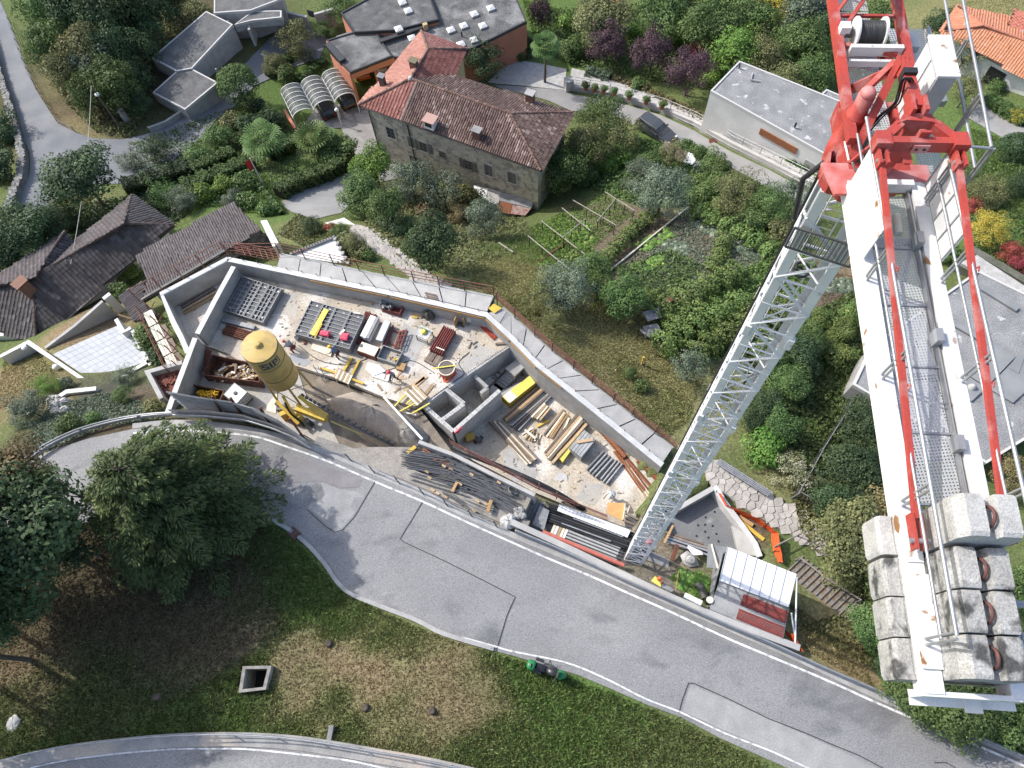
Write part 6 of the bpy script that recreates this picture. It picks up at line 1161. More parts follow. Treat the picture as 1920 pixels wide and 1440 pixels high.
# electrical cabinet
cb=MB();v0,v1,u0,u1=-1.95,-1.15,.97,1.24
cb.obox(J((v0+v1)/2,(u0+u1)/2,32.7),E1*(v1-v0)/2,E2*(u1-u0)/2,Vector((0,0,.78)));o=cb.build('cabinet',mat('cabinet_shade_grey',(.42,.43,.45),(.36,.37,.39),sc=2,rough=.45),crane)  # body colour greyed to stand in for shade on the cabinet front
b=MB();b.obox(J((v0+v1)/2,(u0+u1)/2,33.5),E1*((v1-v0)/2+.03),E2*((u1-u0)/2+.03),Vector((0,0,.02)));b.build('cabinet_roof',M_CW,o)
for v in(v0+.2,v1-.2):b=MB();b.obox(J(v,u0-.008,32.72),E1*.17,E2*.006,Vector((0,0,.68)));b.build('cabinet_door',mat('cabinet_door',(.62,.63,.64),rough=.5),o)
# --- jib: chords, lattice, walkway, winch
for u in(-.06,1.03):b=MB();b.bar(J(-.62 if u<0 else-.75,u,32.66),J(-9,u,32.96),.13,.16);b.build('jib_chord',M_CR,crane)
beam(U(1566,82,32.72),U(1682,102,32.72),.075,.075,'jib_strut');beam(U(1567,76,32.7),U(1622,-4,32.9),.06,.06,'jib_strut');beam(U(1570,112,32.4),U(1592,116,32.3),.05,.06,'jib_strut')
beam(J(-3.1,.42,33.3),J(-9,.485,34.2),.09,.09,'jib_top_chord');beam(J(-3.1,.62,33.3),J(-9,.6,34.2),.06,.06,'jib_top_chord')
for k in range(5):
 v=-3.3-1.1*k
 for u in(-.06,1.03):beam(J(v,u,32.75),J(v-.55,.485,33.4+.15*k),.05,.05,'jib_lattice');beam(J(v-.55,.485,33.4+.15*k),J(v-1.1,u,32.8),.05,.05,'jib_lattice')
 beam(J(v,-.06,32.75),J(v,1.03,32.75),.05,.05,'jib_strut')
for a,c in(((1600,70),(1590,112)),((1590,118),(1648,124)),((1650,92),(1638,122)),((1650,92),(1668,120)),((1605,98),(1635,114))):beam(U(*a,32.3),U(*c,32.15),.09,.12,'winch_frame')
for k in range(7):
 v0=-1.0-.95*k;b=MB();b.add([J(v0,.06,32.4),J(v0-.92,.06,32.4),J(v0-.92,.72,32.4),J(v0,.72,32.4)],[(0,1,2,3)]);b.build('jib_grating',M_GRATE,crane)
b=MB();b.tube(J(-.95,.02,32.25),J(-1.0,-.02,32.9),.02,6);b.tube(J(-1.0,-.0,32.3),J(-.55,.02,32.3),.02,6);b.build('white_pipe',M_CW,crane)
wd_=J(-2.85,.44,32.8);b=MB();b.tube(wd_-E2*.21,wd_+E2*.21,.19,24);dr=b.build('winch_drum',mat('wire_rope',(.035,.035,.035),(.06,.06,.06),sc=3,rough=.45,bump=.6,bsc=3,stretch=(30,1,1)),crane)
for s in(-.225,.225):b=MB();b.tube(wd_+E2*(s-.015),wd_+E2*(s+.015),.25,28);b.build('drum_flange',M_CW,dr)
b=MB();b.obox(wd_-E2*.42+Vector((0,0,.05)),E1*.08,E2*.08,Vector((0,0,.10)));b.build('winch_gearbox',M_CW,crane);b=MB();b.tube(wd_-E2*.4,wd_-E2*.28,.09,12);b.build('winch_shaft',M_STEELD,crane)
b=MB();b.bar(J(-2.5,.1,32.75),J(-2.5,.95,32.75),.08,.18);b.build('winch_bed',M_CW,crane);b=MB();b.bar(J(-2.35,.1,32.62),J(-2.35,.95,32.62),.05,.12);b.build('winch_bed',M_CG,crane)
# --- ballast blocks hung in the counter jib: each one a thing
M_BAL=mat('ballast_concrete',(.46,.455,.435),(.37,.365,.35),sc=3,c3=(.16,.16,.155),sc3=1.3,lo3=.58,hi3=.75,rough=.92,coord='World',speck=.16,specs=34,bump=.35,bsc=50)
M_BAL2=mat('lichen_concrete',(.40,.395,.375),(.31,.305,.29),sc=3,c3=(.075,.075,.072),sc3=3.5,lo3=.50,hi3=.62,rough=.95,coord='World',speck=.25,specs=34,bump=.4,bsc=50)
def ballast(v,w,top,label):
 t=thing('ballast_block',label,'counterweight',tuple(J(v,.485,31.2)),'concrete ballast blocks on the counter jib')
 ch=.05;prof=[(-.32,31.75),(-.27,31.68),(1.24,31.68),(1.29,31.75),(1.29,32.16),(1.25,32.22),(1.10,32.22),(1.08,32.2),(.87,32.2),(.85,32.45),(.85,top-.16),(.78,top),(.56,top),(.53,top-.16),(.44,top-.16),(.41,top),(.20,top),(.12,top-.16),(.12,32.45),(.10,32.2),(-.11,32.2),(-.13,32.22),(-.28,32.22),(-.32,32.16)]
 n=len(prof);b=MB();cu,cz=.485,32.2
 def ring(vv,k):return[J(vv,cu+(u-cu)*k,cz+(z-cz)*k)for u,z in prof]
 vs=ring(v-w/2,.975)+ring(v-w/2+ch,1)+ring(v+w/2-ch,1)+ring(v+w/2,.975);fs=[]
 for i in range(3):fs+=[(i*n+j,i*n+(j+1)%n,(i+1)*n+(j+1)%n,(i+1)*n+j)for j in range(n)]
 tri=tessellate_polygon([[Vector((u,z,0))for u,z in prof]]);fs+=[tuple(x)for x in tri]+[tuple(3*n+i for i in reversed(x))for x in tri]
 b.add(vs,fs);o=b.build('block_body',M_BAL if top>33.2 else M_BAL2,t)
 L=[J(v+.12*math.cos(a),.485,top-.13+.15*math.sin(a))for a in np.linspace(-.2,math.pi+.2,11)];b=MB();b.path(L,.02,8);b.build('lifting_loop',mat('rusty_loop',(.16,.06,.05),(.10,.05,.045),sc=9,rough=.7),t)
ballast(5.52,.5,33.42,'tallest pale concrete ballast block, next to the grating deck of the counter jib')
ballast(6.05,.47,33.05,'speckled dark concrete ballast block right behind the tallest one')
ballast(6.54,.47,33.0,'concrete ballast block third from the grating deck, with clean speckled top')
ballast(7.03,.47,32.95,'concrete ballast block at the very end plate of the counter jib')
# ==== BUILDINGS
def tilemat(name,c,c2,c3,rough=.85):
 m=leafmat(name,c,c2,c3);b=m.node_tree.nodes['Principled BSDF'];b.inputs['Roughness'].default_value=rough;b.inputs['Specular IOR Level'].default_value=.2
 for n in m.node_tree.nodes:
  if n.bl_idname=='ShaderNodeMixShader':n.inputs[0].default_value=0.0
 return m
def tiles(parent,poly,w,l,prof,m,base,name='roof_tiles',seed=1,slope=None,thick=.16):
 P=[np.array(p)for p in poly];nrm=np.zeros(3)
 for i in range(len(P)):nrm+=np.cross(P[i]-P[0],P[(i+1)%len(P)]-P[0])
 nrm/=np.linalg.norm(nrm);nrm=nrm if nrm[2]>0 else-nrm
 o_=sum(P)/len(P);ey=np.array([0,0,CZ]);P=[ey+(p-ey)*((o_-ey)@nrm)/((p-ey)@nrm)for p in P];poly=P
 s=np.array([nrm[0],nrm[1],0]);s-=(s@nrm)*nrm;s/=np.linalg.norm(s)
 if slope is not None:s=np.array(slope,float);s-=(s@nrm)*nrm;s/=np.linalg.norm(s)
 e=np.cross(s,nrm);O=P[0];q=np.array([[(p-O)@e,(p-O)@s]for p in P])
 aa=np.arange(q[:,0].min()+w/2,q[:,0].max(),w);tt=np.arange(q[:,1].min()+l/2,q[:,1].max()+l*.3,l);ga,gt=np.meshgrid(aa,tt);ga=ga.ravel();gt=gt.ravel();k=pip(ga,gt,q.tolist());ga,gt=ga[k],gt[k]
 r=np.random.default_rng(seed);n=len(ga);np_=len(prof);jz=r.normal(0,.006,n);ja=r.normal(0,.012,n)
 V=np.empty((n,np_*2,3));
 for j,(x,h)in enumerate(prof):
  for kk,tend,hh in((0,-l*.5,.0),(1,l*.56,.022)):
   V[:,kk*np_+j]=O+(ga+ja+x*w)[:,None]*e+(gt+tend)[:,None]*s+(h+.03+hh+jz)[:,None]*nrm
 idx=(np.arange(n)*np_*2)[:,None];F_=np.concatenate([idx+np.array([j,np_+j,np_+j+1,j+1])for j in range(np_-1)])
 tint=np.clip(r.random(n)*.75+.25*np.sin(ga*.8+2*np.sin(gt*.5))*.5+.1,0,1);base_w=np.array(WP[parent.name])
 me=npmesh(name,V.reshape(-1,3)-base_w,F_,[m],tint=np.repeat(tint,np_*2));o=link(me,name,parent);o['kind']='stuff'
 b=MB();PP=[Vector(p)for p in poly];Nn=Vector(nrm.tolist())*thick;n2=len(PP)
 b.add(PP+[p-Nn for p in PP],[tuple(range(n2)),tuple(range(2*n2-1,n2-1,-1))]+[(i,n2+i,n2+(i+1)%n2,(i+1)%n2)for i in range(n2)]);b.build('roof_deck',base,parent);return o
COPPI=[(-.5,0),(-.3,.055),(0,.085),(.3,.055),(.5,0)];FLATT=[(-.5,.05),(-.38,.05),(-.26,.0),(.3,.0),(.5,.05)]
def ridge_line(parent,pts,r,m,name='ridge_tile',step=.4):
 L=resample(pts,step)
 for p,q in zip(L[:-1],L[1:]):b=MB();b.tube(p+(q-p)*-.04+Vector((0,0,.03)),q+Vector((0,0,.05)),r*.92,8,r,smooth=True);b.build(name,m,parent)
def offs(poly,d):
 P=[Vector((p[0],p[1]))for p in poly];n=len(P);ar=sum(P[i].x*P[(i+1)%n].y-P[(i+1)%n].x*P[i].y for i in range(n));sg=1 if ar>0 else-1;out=[]
 for i in range(n):
  a,b,c=P[i-1],P[i],P[(i+1)%n];d1=(b-a).normalized();d2=(c-b).normalized();n1=Vector((-d1.y,d1.x))*sg;n2=Vector((-d2.y,d2.x))*sg;k=1+n1.dot(n2);out.append(b+(n1+n2)*d/max(.3,k))
 return out
def walls(parent,foot,zt,zb,m,name='wall',th=.3):
 n=len(foot)
 for i in range(n):
  p,q=foot[i],foot[(i+1)%n];zt2=zt if not isinstance(zt,list)else zt[i]
  P4=offs(foot,th);a,c=P4[i],P4[(i+1)%n]
  b=MB();b.add([(p.x,p.y,zb),(q.x,q.y,zb),(c.x,c.y,zb),(a.x,a.y,zb),(p.x,p.y,zt2),(q.x,q.y,zt2),(c.x,c.y,zt2),(a.x,a.y,zt2)],[(3,2,1,0),(4,5,6,7),(0,1,5,4),(1,2,6,5),(2,3,7,6),(3,0,4,7)]);b.build(name,m,parent)
M_GLASS=mat('window_glass',(.03,.035,.04),(.06,.065,.07),sc=2,rough=.12,spec=.6)
def window(parent,px,py,A,B,w,h,frame,shutters=0,sm=None,surround=None,bars=True):
 A,B=Vector((A[0],A[1],0)),Vector((B[0],B[1],0));c=wall_hit(px,py,A,B);d=(B-A).normalized();nn=Vector((d.y,-d.x,0));nn=nn if nn.dot(Vector((0,0,CZ))-c)>0 else-nn;up=Vector((0,0,1))
 if surround:b=MB();[b.obox(c+nn*.02+d*sx_*(w/2+.09),d*.09,nn*.03,up*(h/2+.18))for sx_ in(-1,1)];[b.obox(c+nn*.02+up*sz*(h/2+.09),d*w/2,nn*.03,up*.09)for sz in(-1,1)];b.build('window_surround',surround,parent)
 b=MB();[b.obox(c+nn*.03+d*s*(w/2-.03),d*.03,nn*.03,up*h/2)for s in(-1,1)];[b.obox(c+nn*.03+up*s*(h/2-.03),d*(w/2-.06),nn*.03,up*.03)for s in(-1,1)]
 if bars:b.obox(c+nn*.028,d*.02,nn*.025,up*(h/2-.06));[b.obox(c+nn*.027+up*h*f,d*(w/2-.06),nn*.02,up*.012)for f in(-.16,.17)]
 wd=b.build('window',frame,parent);b=MB();b.obox(c+nn*.012,d*(w/2-.05),nn*.008,up*(h/2-.05));b.build('pane',M_GLASS,wd)
 b=MB();b.obox(c+nn*.06-up*(h/2+.05),d*(w/2+.1),nn*.08,up*.04);b.build('sill',surround or frame,wd)
 if shutters:
  for s in(-1,1):
   cc=c+nn*.05+d*s*((w*.75+.06)if shutters==1 else w*.25);b=MB();b.obox(cc,d*w*.24,nn*.02,up*h/2);b.build('shutter',sm,parent)
   # --- old stone house with tiled roofs
ze=-12.8;hr=ze+1.65
HA,HB,HC,HE,HD,HG=Us([(672,197),(1014,320),(1074,211),(851,141),(880,92),(790,58)],ze);RA,RB=U(770,148,hr),U(957,213,hr);WA=U(803,92,ze+1.35);HM=HA.lerp(HB,.245);RM=RA.lerp(RB,.07)
M_RENDER=mat('old_render',(.64,.57,.45),(.50,.45,.36),sc=.7,c3=(.36,.325,.275),sc3=1.6,rough=.95,coord='World',speck=.18,specs=7,bump=.5,bsc=9,lo3=.5,hi3=.6)
M_YREND=mat('ochre_render',(.50,.38,.20),(.40,.31,.17),sc=1,rough=.95,coord='World')
M_COPPI=tilemat('old_coppi',(.085,.058,.05),(.20,.135,.115),(.36,.28,.245));M_NEWT=tilemat('new_red_tile',(.30,.145,.115),(.40,.205,.165),(.47,.29,.24));M_MIDT=tilemat('mid_red_tile',(.17,.07,.058),(.27,.12,.10),(.38,.21,.175));M_DECK=mat('roof_underlay',(.06,.045,.04),rough=.95)
M_RIDGE=mat('ridge_tile',(.20,.12,.095),(.13,.085,.07),sc=6,rough=.9,vary=.35)
hs=thing('stone_house','long old stone house with weathered clay tile roof and red rear wing','house',((HA+HC).x/2,(HA+HC).y/2,-21))
foot=offs([HA,HB,HC,HE,HD,HG],.55);
for i,(mm)in enumerate((M_RENDER,M_RENDER,M_RENDER,M_YREND,M_YREND,M_YREND)):
 P4=offs(foot,.4);p,q,a,c=foot[i],foot[(i+1)%6],P4[i],P4[(i+1)%6];b=MB();zb,zt_=-23.5,ze-.02
 b.add([(p.x,p.y,zb),(q.x,q.y,zb),(c.x,c.y,zb),(a.x,a.y,zb),(p.x,p.y,zt_),(q.x,q.y,zt_),(c.x,c.y,zt_),(a.x,a.y,zt_)],[(3,2,1,0),(4,5,6,7),(0,1,5,4),(1,2,6,5),(2,3,7,6),(3,0,4,7)]);b.build('wall',mm,hs)
tiles(hs,[HM,HB,RB,RM],.235,.40,COPPI,M_COPPI,M_DECK,seed=2);tiles(hs,[HA,HM,RM,RA],.34,.40,FLATT,M_MIDT,M_DECK,seed=3);tiles(hs,[HB,HC,RB],.235,.40,COPPI,M_COPPI,M_DECK,seed=4)
tiles(hs,[HC,HE,RA,RB],.235,.40,COPPI,M_COPPI,M_DECK,seed=5);tiles(hs,[HA,RA,WA,HG],.24,.34,COPPI,M_NEWT,M_DECK,seed=6);tiles(hs,[HE,HD,WA,RA],.32,.42,FLATT,M_MIDT,M_DECK,seed=7);tiles(hs,[HD,HG,WA],.24,.36,COPPI,M_NEWT,M_DECK,seed=8)
for L in([RA,RB],[RB,HB],[RB,HC],[HA,RA],[RA,WA],[WA,HD],[WA,HG]):ridge_line(hs,L,.15,M_RIDGE)
b=MB();b.bar(HM+Vector((0,0,.1)),RM+Vector((0,0,.1)),.12,.1);b.build('valley_strip',M_STEELD,hs)
for p,q in((HA,HB),(HB,HC),(HA,HG),(HC,HE)):b=MB();b.tube(p-Vector((0,0,.12)),q-Vector((0,0,.12)),.08,8);b.build('gutter',mat('copper_gutter',(.10,.085,.08),rough=.6),hs)
def chimney(parent,px,py,z0,z1,w,m,capm,d=None,name='chimney'):
 c=U(px,py,z1);b=MB();ang=math.atan2((HB-HA).y,(HB-HA).x);boxat(b,c,ang,w,w*.8,z0,z1);o=b.build(name,m,parent)
 b=MB();boxat(b,c,ang,w+.18,w*.8+.18,z1+.18,z1+.26);b.build('chimney_cap',capm,o)
 b=MB();[boxat(b,c+Vector((math.cos(ang)*sx_*w*.36,math.sin(ang)*sx_*w*.36,0)),ang,.1,w*.75,z1,z1+.18)for sx_ in(-1,1)];b.build('cap_support',m,o);return o
M_CHIM=mat('chimney_brick',(.20,.11,.085),(.14,.085,.07),sc=5,rough=.9)
chimney(hs,894,246,ze-.2,ze+1.2,.75,M_CHIM,M_CONCD);chimney(hs,775,116,ze+.3,ze+2.0,.7,M_CHIM,mat('mossy_stone',(.17,.15,.10),rough=.95));chimney(hs,715,145,ze+.1,ze+1.5,.55,mat('dark_chimney',(.10,.08,.075),rough=.9),M_CONCD);chimney(hs,994,177,ze+.2,ze+1.2,.75,M_CHIM,M_CONC)
c=U(806,226,ze+1.0);ang=math.atan2((HB-HA).y,(HB-HA).x);dm=MB();boxat(dm,c,ang,1.0,.8,ze+.2,ze+1.25);o=dm.build('dormer',M_WHITE,hs);b=MB();boxat(b,c+Vector((.05,-.06,0)),ang,1.25,1.15,ze+1.26,ze+1.34);b.build('dormer_roof',mat('dormer_tile',(.42,.27,.23),rough=.9),o)
s_=Vector((math.sin(ang),-math.cos(ang),0));b=MB();b.obox(Vector((c.x,c.y,ze+.85))+s_*.405,Vector((math.cos(ang),math.sin(ang),0))*.36,s_*.012,Vector((0,0,.32)));b.build('dormer_window',M_GLASS,o)
sk=U(957,258,ze+.55);b=MB();b.obox(sk,Vector((math.cos(ang),math.sin(ang),0))*.3,s_*.4-Vector((0,0,.18)),Vector((.0,-.02,.05)));b.build('roof_window',M_GLASS,hs)
b=MB();p=RA+Vector((0,0,.1));b.lathe(tuple(p),[(.25,-.1),(.22,.1),(.1,.2)],10);b.build('hip_knob',M_CONCL,hs)
SHUT=mat('grey_shutter',(.20,.19,.165),(.14,.135,.12),sc=5,rough=.8,vary=.2);SURR=mat('window_surround',(.50,.47,.41),rough=.9);FRM=mat('window_frame',(.22,.205,.18),rough=.7)
f0,f1,f2,fL=foot[0],foot[1],foot[2],foot[5]
for px,py,w,h,sh in((733,249,.95,1.5,0),(771,266,.75,1.4,2),(794,275,.9,1.3,1),(829,289,.7,.8,0),(878,309,.9,1.3,1),(916,319,.85,1.5,2),(960,333,.9,1.5,2),(777,300,1.0,1.2,0)):window(hs,px,py,f0,f1,w,h,FRM,sh,SHUT,SURR if px not in(829,878)else None)
b=MB();p,q=foot[0].lerp(foot[1],.24),foot[0].lerp(foot[1],.24);s2=Vector((f1.y-f0.y,-(f1.x-f0.x))).normalized()*-.08;s2=s2 if s2.y<0 else-s2;b.tube((p.x+s2.x,p.y+s2.y,ze-.2),(p.x+s2.x,p.y+s2.y,-22),.06,8);b.build('drain_pipe',M_STEELD,hs)
b=MB();p=foot[0];b.tube((p.x,p.y-.1,ze-.2),(p.x,p.y-.1,-22),.06,8);b.build('drain_pipe',M_STEELD,hs)
window(hs,1035,322,f1,f2,.6,1.0,FRM,0,SHUT,None);window(hs,1026,350,f1,f2,.6,1.0,FRM,0,SHUT,None)
ls=thing('lean_to','low lean-to with patched rusty metal sheets against the old stone house','shed',tuple(U(940,385,-20)))
for k,(pts,mm)in enumerate((([(888,347),(915,354),(910,372),(890,362)],M_WHITE),([(915,352),(940,360),(934,385),(910,376)],mat('sheet_pale',(.42,.41,.39),(.33,.31,.29),sc=4,rough=.7)),([(940,361),(1002,374),(996,390),(936,376)],M_CORR),([(938,374),(962,380),(955,402),(930,394)],M_RUSTB),([(960,378),(998,388),(985,404),(950,400)],mat('sheet_mixed',(.36,.30,.28),(.25,.10,.075),sc=2.5,rough=.8)))):b=MB();b.prism(Us(pts,-18.6-.04*k),.05);b.build('roof_sheet',mm,ls)
b=MB();wallbox(b,[U(892,364,-18.8),U(985,402,-18.8)],.15,-18.8,-21.5);b.build('wall',M_WOODG,ls)
# --- flat roofed buildings
M_GRAVR=mat('roof_gravel_dark',(.09,.09,.09),(.135,.135,.133),sc=1.0,c3=(.22,.22,.215),sc3=.35,rough=.95,coord='World',speck=.4,specs=10,bump=.6,bsc=26)
M_GRAVC=mat('roof_gravel_grey',(.115,.115,.113),(.165,.165,.162),sc=1.0,rough=.95,coord='World',speck=.42,specs=11,bump=.6,bsc=26)
M_GRAVL=mat('roof_gravel_light',(.21,.212,.215),(.28,.28,.28),sc=.8,c3=(.5,.5,.49),sc3=1.4,rough=.95,coord='World',speck=.38,specs=12,bump=.6,bsc=26,lo3=.62,hi3=.7)
M_OCHRE=mat('orange_render',(.52,.215,.135),(.45,.19,.12),sc=.8,rough=.92,coord='World');M_WALLW=mat('white_render',(.70,.69,.66),(.60,.59,.56),sc=.6,rough=.92,coord='World',speck=.05,specs=6);M_EDGE=mat('roof_edge_metal',(.055,.058,.06),rough=.5,metal=.3);M_EDGEL=mat('pale_parapet',(.52,.51,.49),rough=.85)
def flat_roof(parent,px,z,gravel,edge,wallm,zb,par=.1,inset=.0,wl=True):
 P=Us(px,z);f=[Vector((p.x,p.y))for p in P]
 if wl:walls(parent,offs(f,inset+.02),z-.05,zb,wallm,'wall',.25)
 I=offs(f,.16);b=MB();b.prism([Vector((p.x,p.y,z))for p in offs(f,.05)],.2);b.build('gravel_roof',gravel,parent);n=len(f)
 for i in range(n):
  a,c,d,e=f[i],f[(i+1)%n],I[(i+1)%n],I[i];b=MB();b.add([(a.x,a.y,z-.25),(c.x,c.y,z-.25),(d.x,d.y,z-.25),(e.x,e.y,z-.25),(a.x,a.y,z+par),(c.x,c.y,z+par),(d.x,d.y,z+par),(e.x,e.y,z+par)],[(3,2,1,0),(4,5,6,7),(0,1,5,4),(1,2,6,5),(2,3,7,6),(3,0,4,7)])
  b.build('roof_edge',edge,parent)
def skylight(parent,px,py,z,w=.85):
 c=U(px,py,z+.3);b=MB();boxat(b,c,.35,w,w,z+.01,z+.22);o=b.build('skylight',M_CONCL,parent);b=MB();a=Vector((math.cos(.35),math.sin(.35),0));s=Vector((-a.y,a.x,0));q=Vector((c.x,c.y,0));h=w/2-.02
 base=[q+a*i*h+s*j*h+Vector((0,0,z+.221))for i,j in((-1,-1),(1,-1),(1,1),(-1,1))];b.add(base+[q+a*i*h*.3+s*j*h*.3+Vector((0,0,z+.42))for i,j in((-1,-1),(1,-1),(1,1),(-1,1))],[(0,1,5,4),(1,2,6,5),(2,3,7,6),(3,0,4,7),(4,5,6,7)]);b.build('dome',mat('milky_dome',(.80,.79,.76),rough=.3),o)
og=thing('flat_roof_house','orange walled building with dark gravel flat roofs and white skylights','building',tuple(U(780,60,-22.5)))
flat_roof(og,[(639,25),(690,-2),(745,-26),(800,-22),(823,38),(742,58),(664,62)],-17.0,M_GRAVR,M_EDGE,M_OCHRE,-23.5,.14)
flat_roof(og,[(745,-28),(955,-34),(988,41),(880,95),(800,112),(735,108),(712,74)],-17.55,M_GRAVR,M_EDGE,M_OCHRE,-23.5,.12)
flat_roof(og,[(613,76),(700,50),(714,75),(736,106),(657,137),(634,114)],-17.3,M_GRAVR,M_EDGE,M_OCHRE,-19.0,.12,wl=False)
for a,c in(((613,76),(634,114)),((634,115),(657,138))):b=MB();wallbox(b,[U(*a,-17.5),U(*c,-17.5)],.25,-17.5,-23.5);b.build('wall',M_OCHRE,og)
b=MB();wallbox(b,[U(657,138,-17.5),U(738,107,-17.5)],.25,-17.5,-18.2);b.build('lintel',M_OCHRE,og)
for x,y in((657,138),(701,121),(742,106)):b=MB();p=U(x,y,-18);b.bar((p.x,p.y,-18),(p.x,p.y,-23),.3,.3);b.build('pillar',M_OCHRE,og)
b=MB();wallbox(b,[U(640,100,-20),U(735,70,-20)],.2,-17.7,-23);b.build('garage_back_wall',M_CONCD,og)
for x,y in((754,2),(765,18),(747,52)):skylight(og,x,y,-17.0)
for x,y in((772,69),(845,54),(869,46),(905,46),(889,24),(920,13),(864,81),(888,73)):skylight(og,x,y,-17.55)
b=MB();wallbox(b,[U(614,80,-16.9),U(642,112,-16.9)],.7,-16.9,-17.6);b.build('side_coping',M_EDGE,og)
b=MB();b.bar(U(712,78,-17.2),U(800,48,-17.2),.5,.25);b.build('roof_step',M_EDGE,og);b=MB();boxat(b,U(797,46,-16.8),.3,.5,.4,-17.4,-16.7);b.build('vent',M_YREND,og);b=MB();b.tube(U(866,68,-17.5),U(866,68,-17.5)+Vector((0,0,.6)),.09,8);b.build('vent_pipe',M_BLACK,og)
ca=thing('concrete_house','low grey concrete L shaped building with grey gravel roof, upper left','building',tuple(U(360,110,-21)))
flat_roof(ca,[(284,109),(387,21),(437,46),(360,129),(331,134)],-18.1,M_GRAVC,M_EDGEL,M_CONC,-21.5,.05);flat_roof(ca,[(334,131),(361,129.5),(409,155),(347,206),(286,174)],-18.25,M_GRAVC,M_EDGEL,M_CONC,-21.5,.05);flat_roof(ca,[(439,47),(474,21),(528,20),(528,33),(471,39)],-18.2,M_GRAVC,M_EDGEL,M_CONC,-19.2,.05)
b=MB();p=U(395,110,-17);b.bar((p.x,p.y,-18.4),(p.x,p.y,-21),.15,.15);b.build('column',M_CONCL,ca)
b=MB();wallbox(b,[U(356,134,-19.5),U(434,52,-19.5)],.2,-18.5,-21.5);b.build('recessed_wall',M_CONCD,ca)
cb2=thing('concrete_house','second grey concrete building with gravel roof at the top left edge','building',tuple(U(460,5,-21)));flat_roof(cb2,[(402,-30),(401,25),(470,20),(528,-2),(520,-40)],-17.8,M_GRAVC,M_EDGEL,M_CONC,-21.5,.05)
b=MB();wallbox(b,[U(470,38,-19),U(468,60,-19)],.25,-18.7,-21);tag(b.build('garden_wall',M_CONCL),'pale concrete wall end beside the courtyard, by the L shaped building','wall')
t=thing('courtyard_wall','pale concrete wall with a small gate at the top of the courtyard','wall',tuple(U(560,30,-21)));b=MB();wallbox(b,[U(530,24,-20.5),U(576,35,-20.5)],.3,-20.2,-23);wallbox(b,[U(590,30,-20.5),U(625,20,-20.5)],.3,-20.2,-23);b.build('wall_body',M_CONCL,t);b=MB();b.bar(U(577,24,-20.9),U(589,27,-20.9),.06,.9);b.build('gate',M_STEELD,t)
tr_=thing('retaining_terrace','sunken concrete terrace with pale kerb below the L shaped building','terrace',tuple(U(320,225,-20)));b=MB();wallbox(b,[G(x,y,0)for x,y in[(283,248),(315,236),(348,214),(352,206)]],.25,[G(x,y,0).z+.7 for x,y in[(283,248),(315,236),(348,214),(352,206)]],-24);b.build('kerb_wall',M_CONCL,tr_)
b=MB();b.prism(Us([(276,245),(300,200),(330,196),(347,212),(315,234)],-20.2),.4);b.build('terrace_floor',M_CONCD,tr_)
b=MB();p=G(242,228,0);b.tube(p-Vector((0,0,.5)),p+Vector((-.2,.1,1.6)),.35,14);tag(b.build('concrete_pipe',M_CONCL),'short upright concrete pipe beside the sunken terrace','pipe')
wb=thing('white_house','white flat roofed house with pale gravel roof and brown strip window, behind the crane head','building',tuple(U(1450,230,-18)))
flat_roof(wb,[(1386,115),(1332,171),(1547,291),(1600,200)],-14.0,M_GRAVL,M_EDGEL,M_WALLW,-20.5,.1);flat_roof(wb,[(1549,168),(1530,186),(1585,222),(1600,190)],-14.6,M_GRAVL,M_EDGEL,M_WALLW,-20,.1)
A_,B_=U(1332,171,-14),U(1547,291,-14);M_BRW=mat('brown_shutter',(.30,.115,.05),(.24,.095,.045),sc=3,rough=.6);p,q=wall_hit(1424,248,A_,B_),wall_hit(1495,281,A_,B_);nn=Vector((p.y-q.y,q.x-p.x,0)).normalized();nn=nn if nn.y<0 else-nn
b=MB();zc=(p.z+q.z)/2;p.z=q.z=zc;b.bar(p+nn*.02,q+nn*.02,.12,.75);b.build('strip_window',M_BRW,wb);p,q=wall_hit(1507,307,A_,B_),wall_hit(1540,322,A_,B_);p.z=q.z=(p.z+q.z)/2;b=MB();b.bar(p+nn*.02,q+nn*.02,.1,1.1);b.build('garage_door',M_CONC,wb)
b=MB();p=U(1386,127,-13.9);b.tube(p,p+Vector((0,0,.4)),.08,8);b.build('vent',M_BLACK,wb);b=MB();b.bar(U(1408,150,-13.85),U(1424,152,-13.85),.1,.1);b.bar(U(1408,150,-13.85),U(1411,136,-13.85),.1,.1);b.build('roof_upstand',M_CONC,wb);b=MB();p=U(1490,238,-13.9);b.tube(p,p+Vector((0,0,.5)),.1,8);b.build('vent',M_BLACK,wb)
rb_=thing('gravel_roof_house','grey building with pebble roof and large dark slabs at the right edge','building',tuple(U(1800,700,-9)))
flat_roof(rb_,[(1632,650),(1832,508),(2010,595),(2010,770),(1848,870),(1598,722)],-5.0,M_GRAVL,M_EDGEL,M_CONC,-10,.12)
M_DSLAB=mat('roof_slab_grey',(.20,.21,.215),(.25,.255,.26),sc=.8,rough=.8,coord='World')
for pts in([(1838,541),(1845,534),(1912,576),(1906,583)],[(1790,611),(1797,604),(1882,652),(1876,660)],[(1858,640),(1905,668),(1850,725),(1806,697)],[(1908,668),(1960,700),(1900,755),(1852,727)],[(1805,699),(1849,727),(1822,752),(1770,722)],[(1893,690),(1912,654),(1925,660),(1910,700)]):b=MB();b.prism(Us(pts,-4.86+.02*len(rb_.children)%.1),.12);b.build('roof_slab',M_DSLAB,rb_)
b=MB();c=U(1823,726,-4.8);b.lathe((c.x,c.y,-4.86),[(.3,0),(.24,.1),(.16,.3),(.05,.36)],14);b.build('roof_vent',M_CONCL,rb_)
b=MB();b.prism(Us([(1642,715),(1662,690),(1700,740),(1670,770),(1640,740)],-8.2),.2);b.build('side_terrace',M_CONCD,rb_)
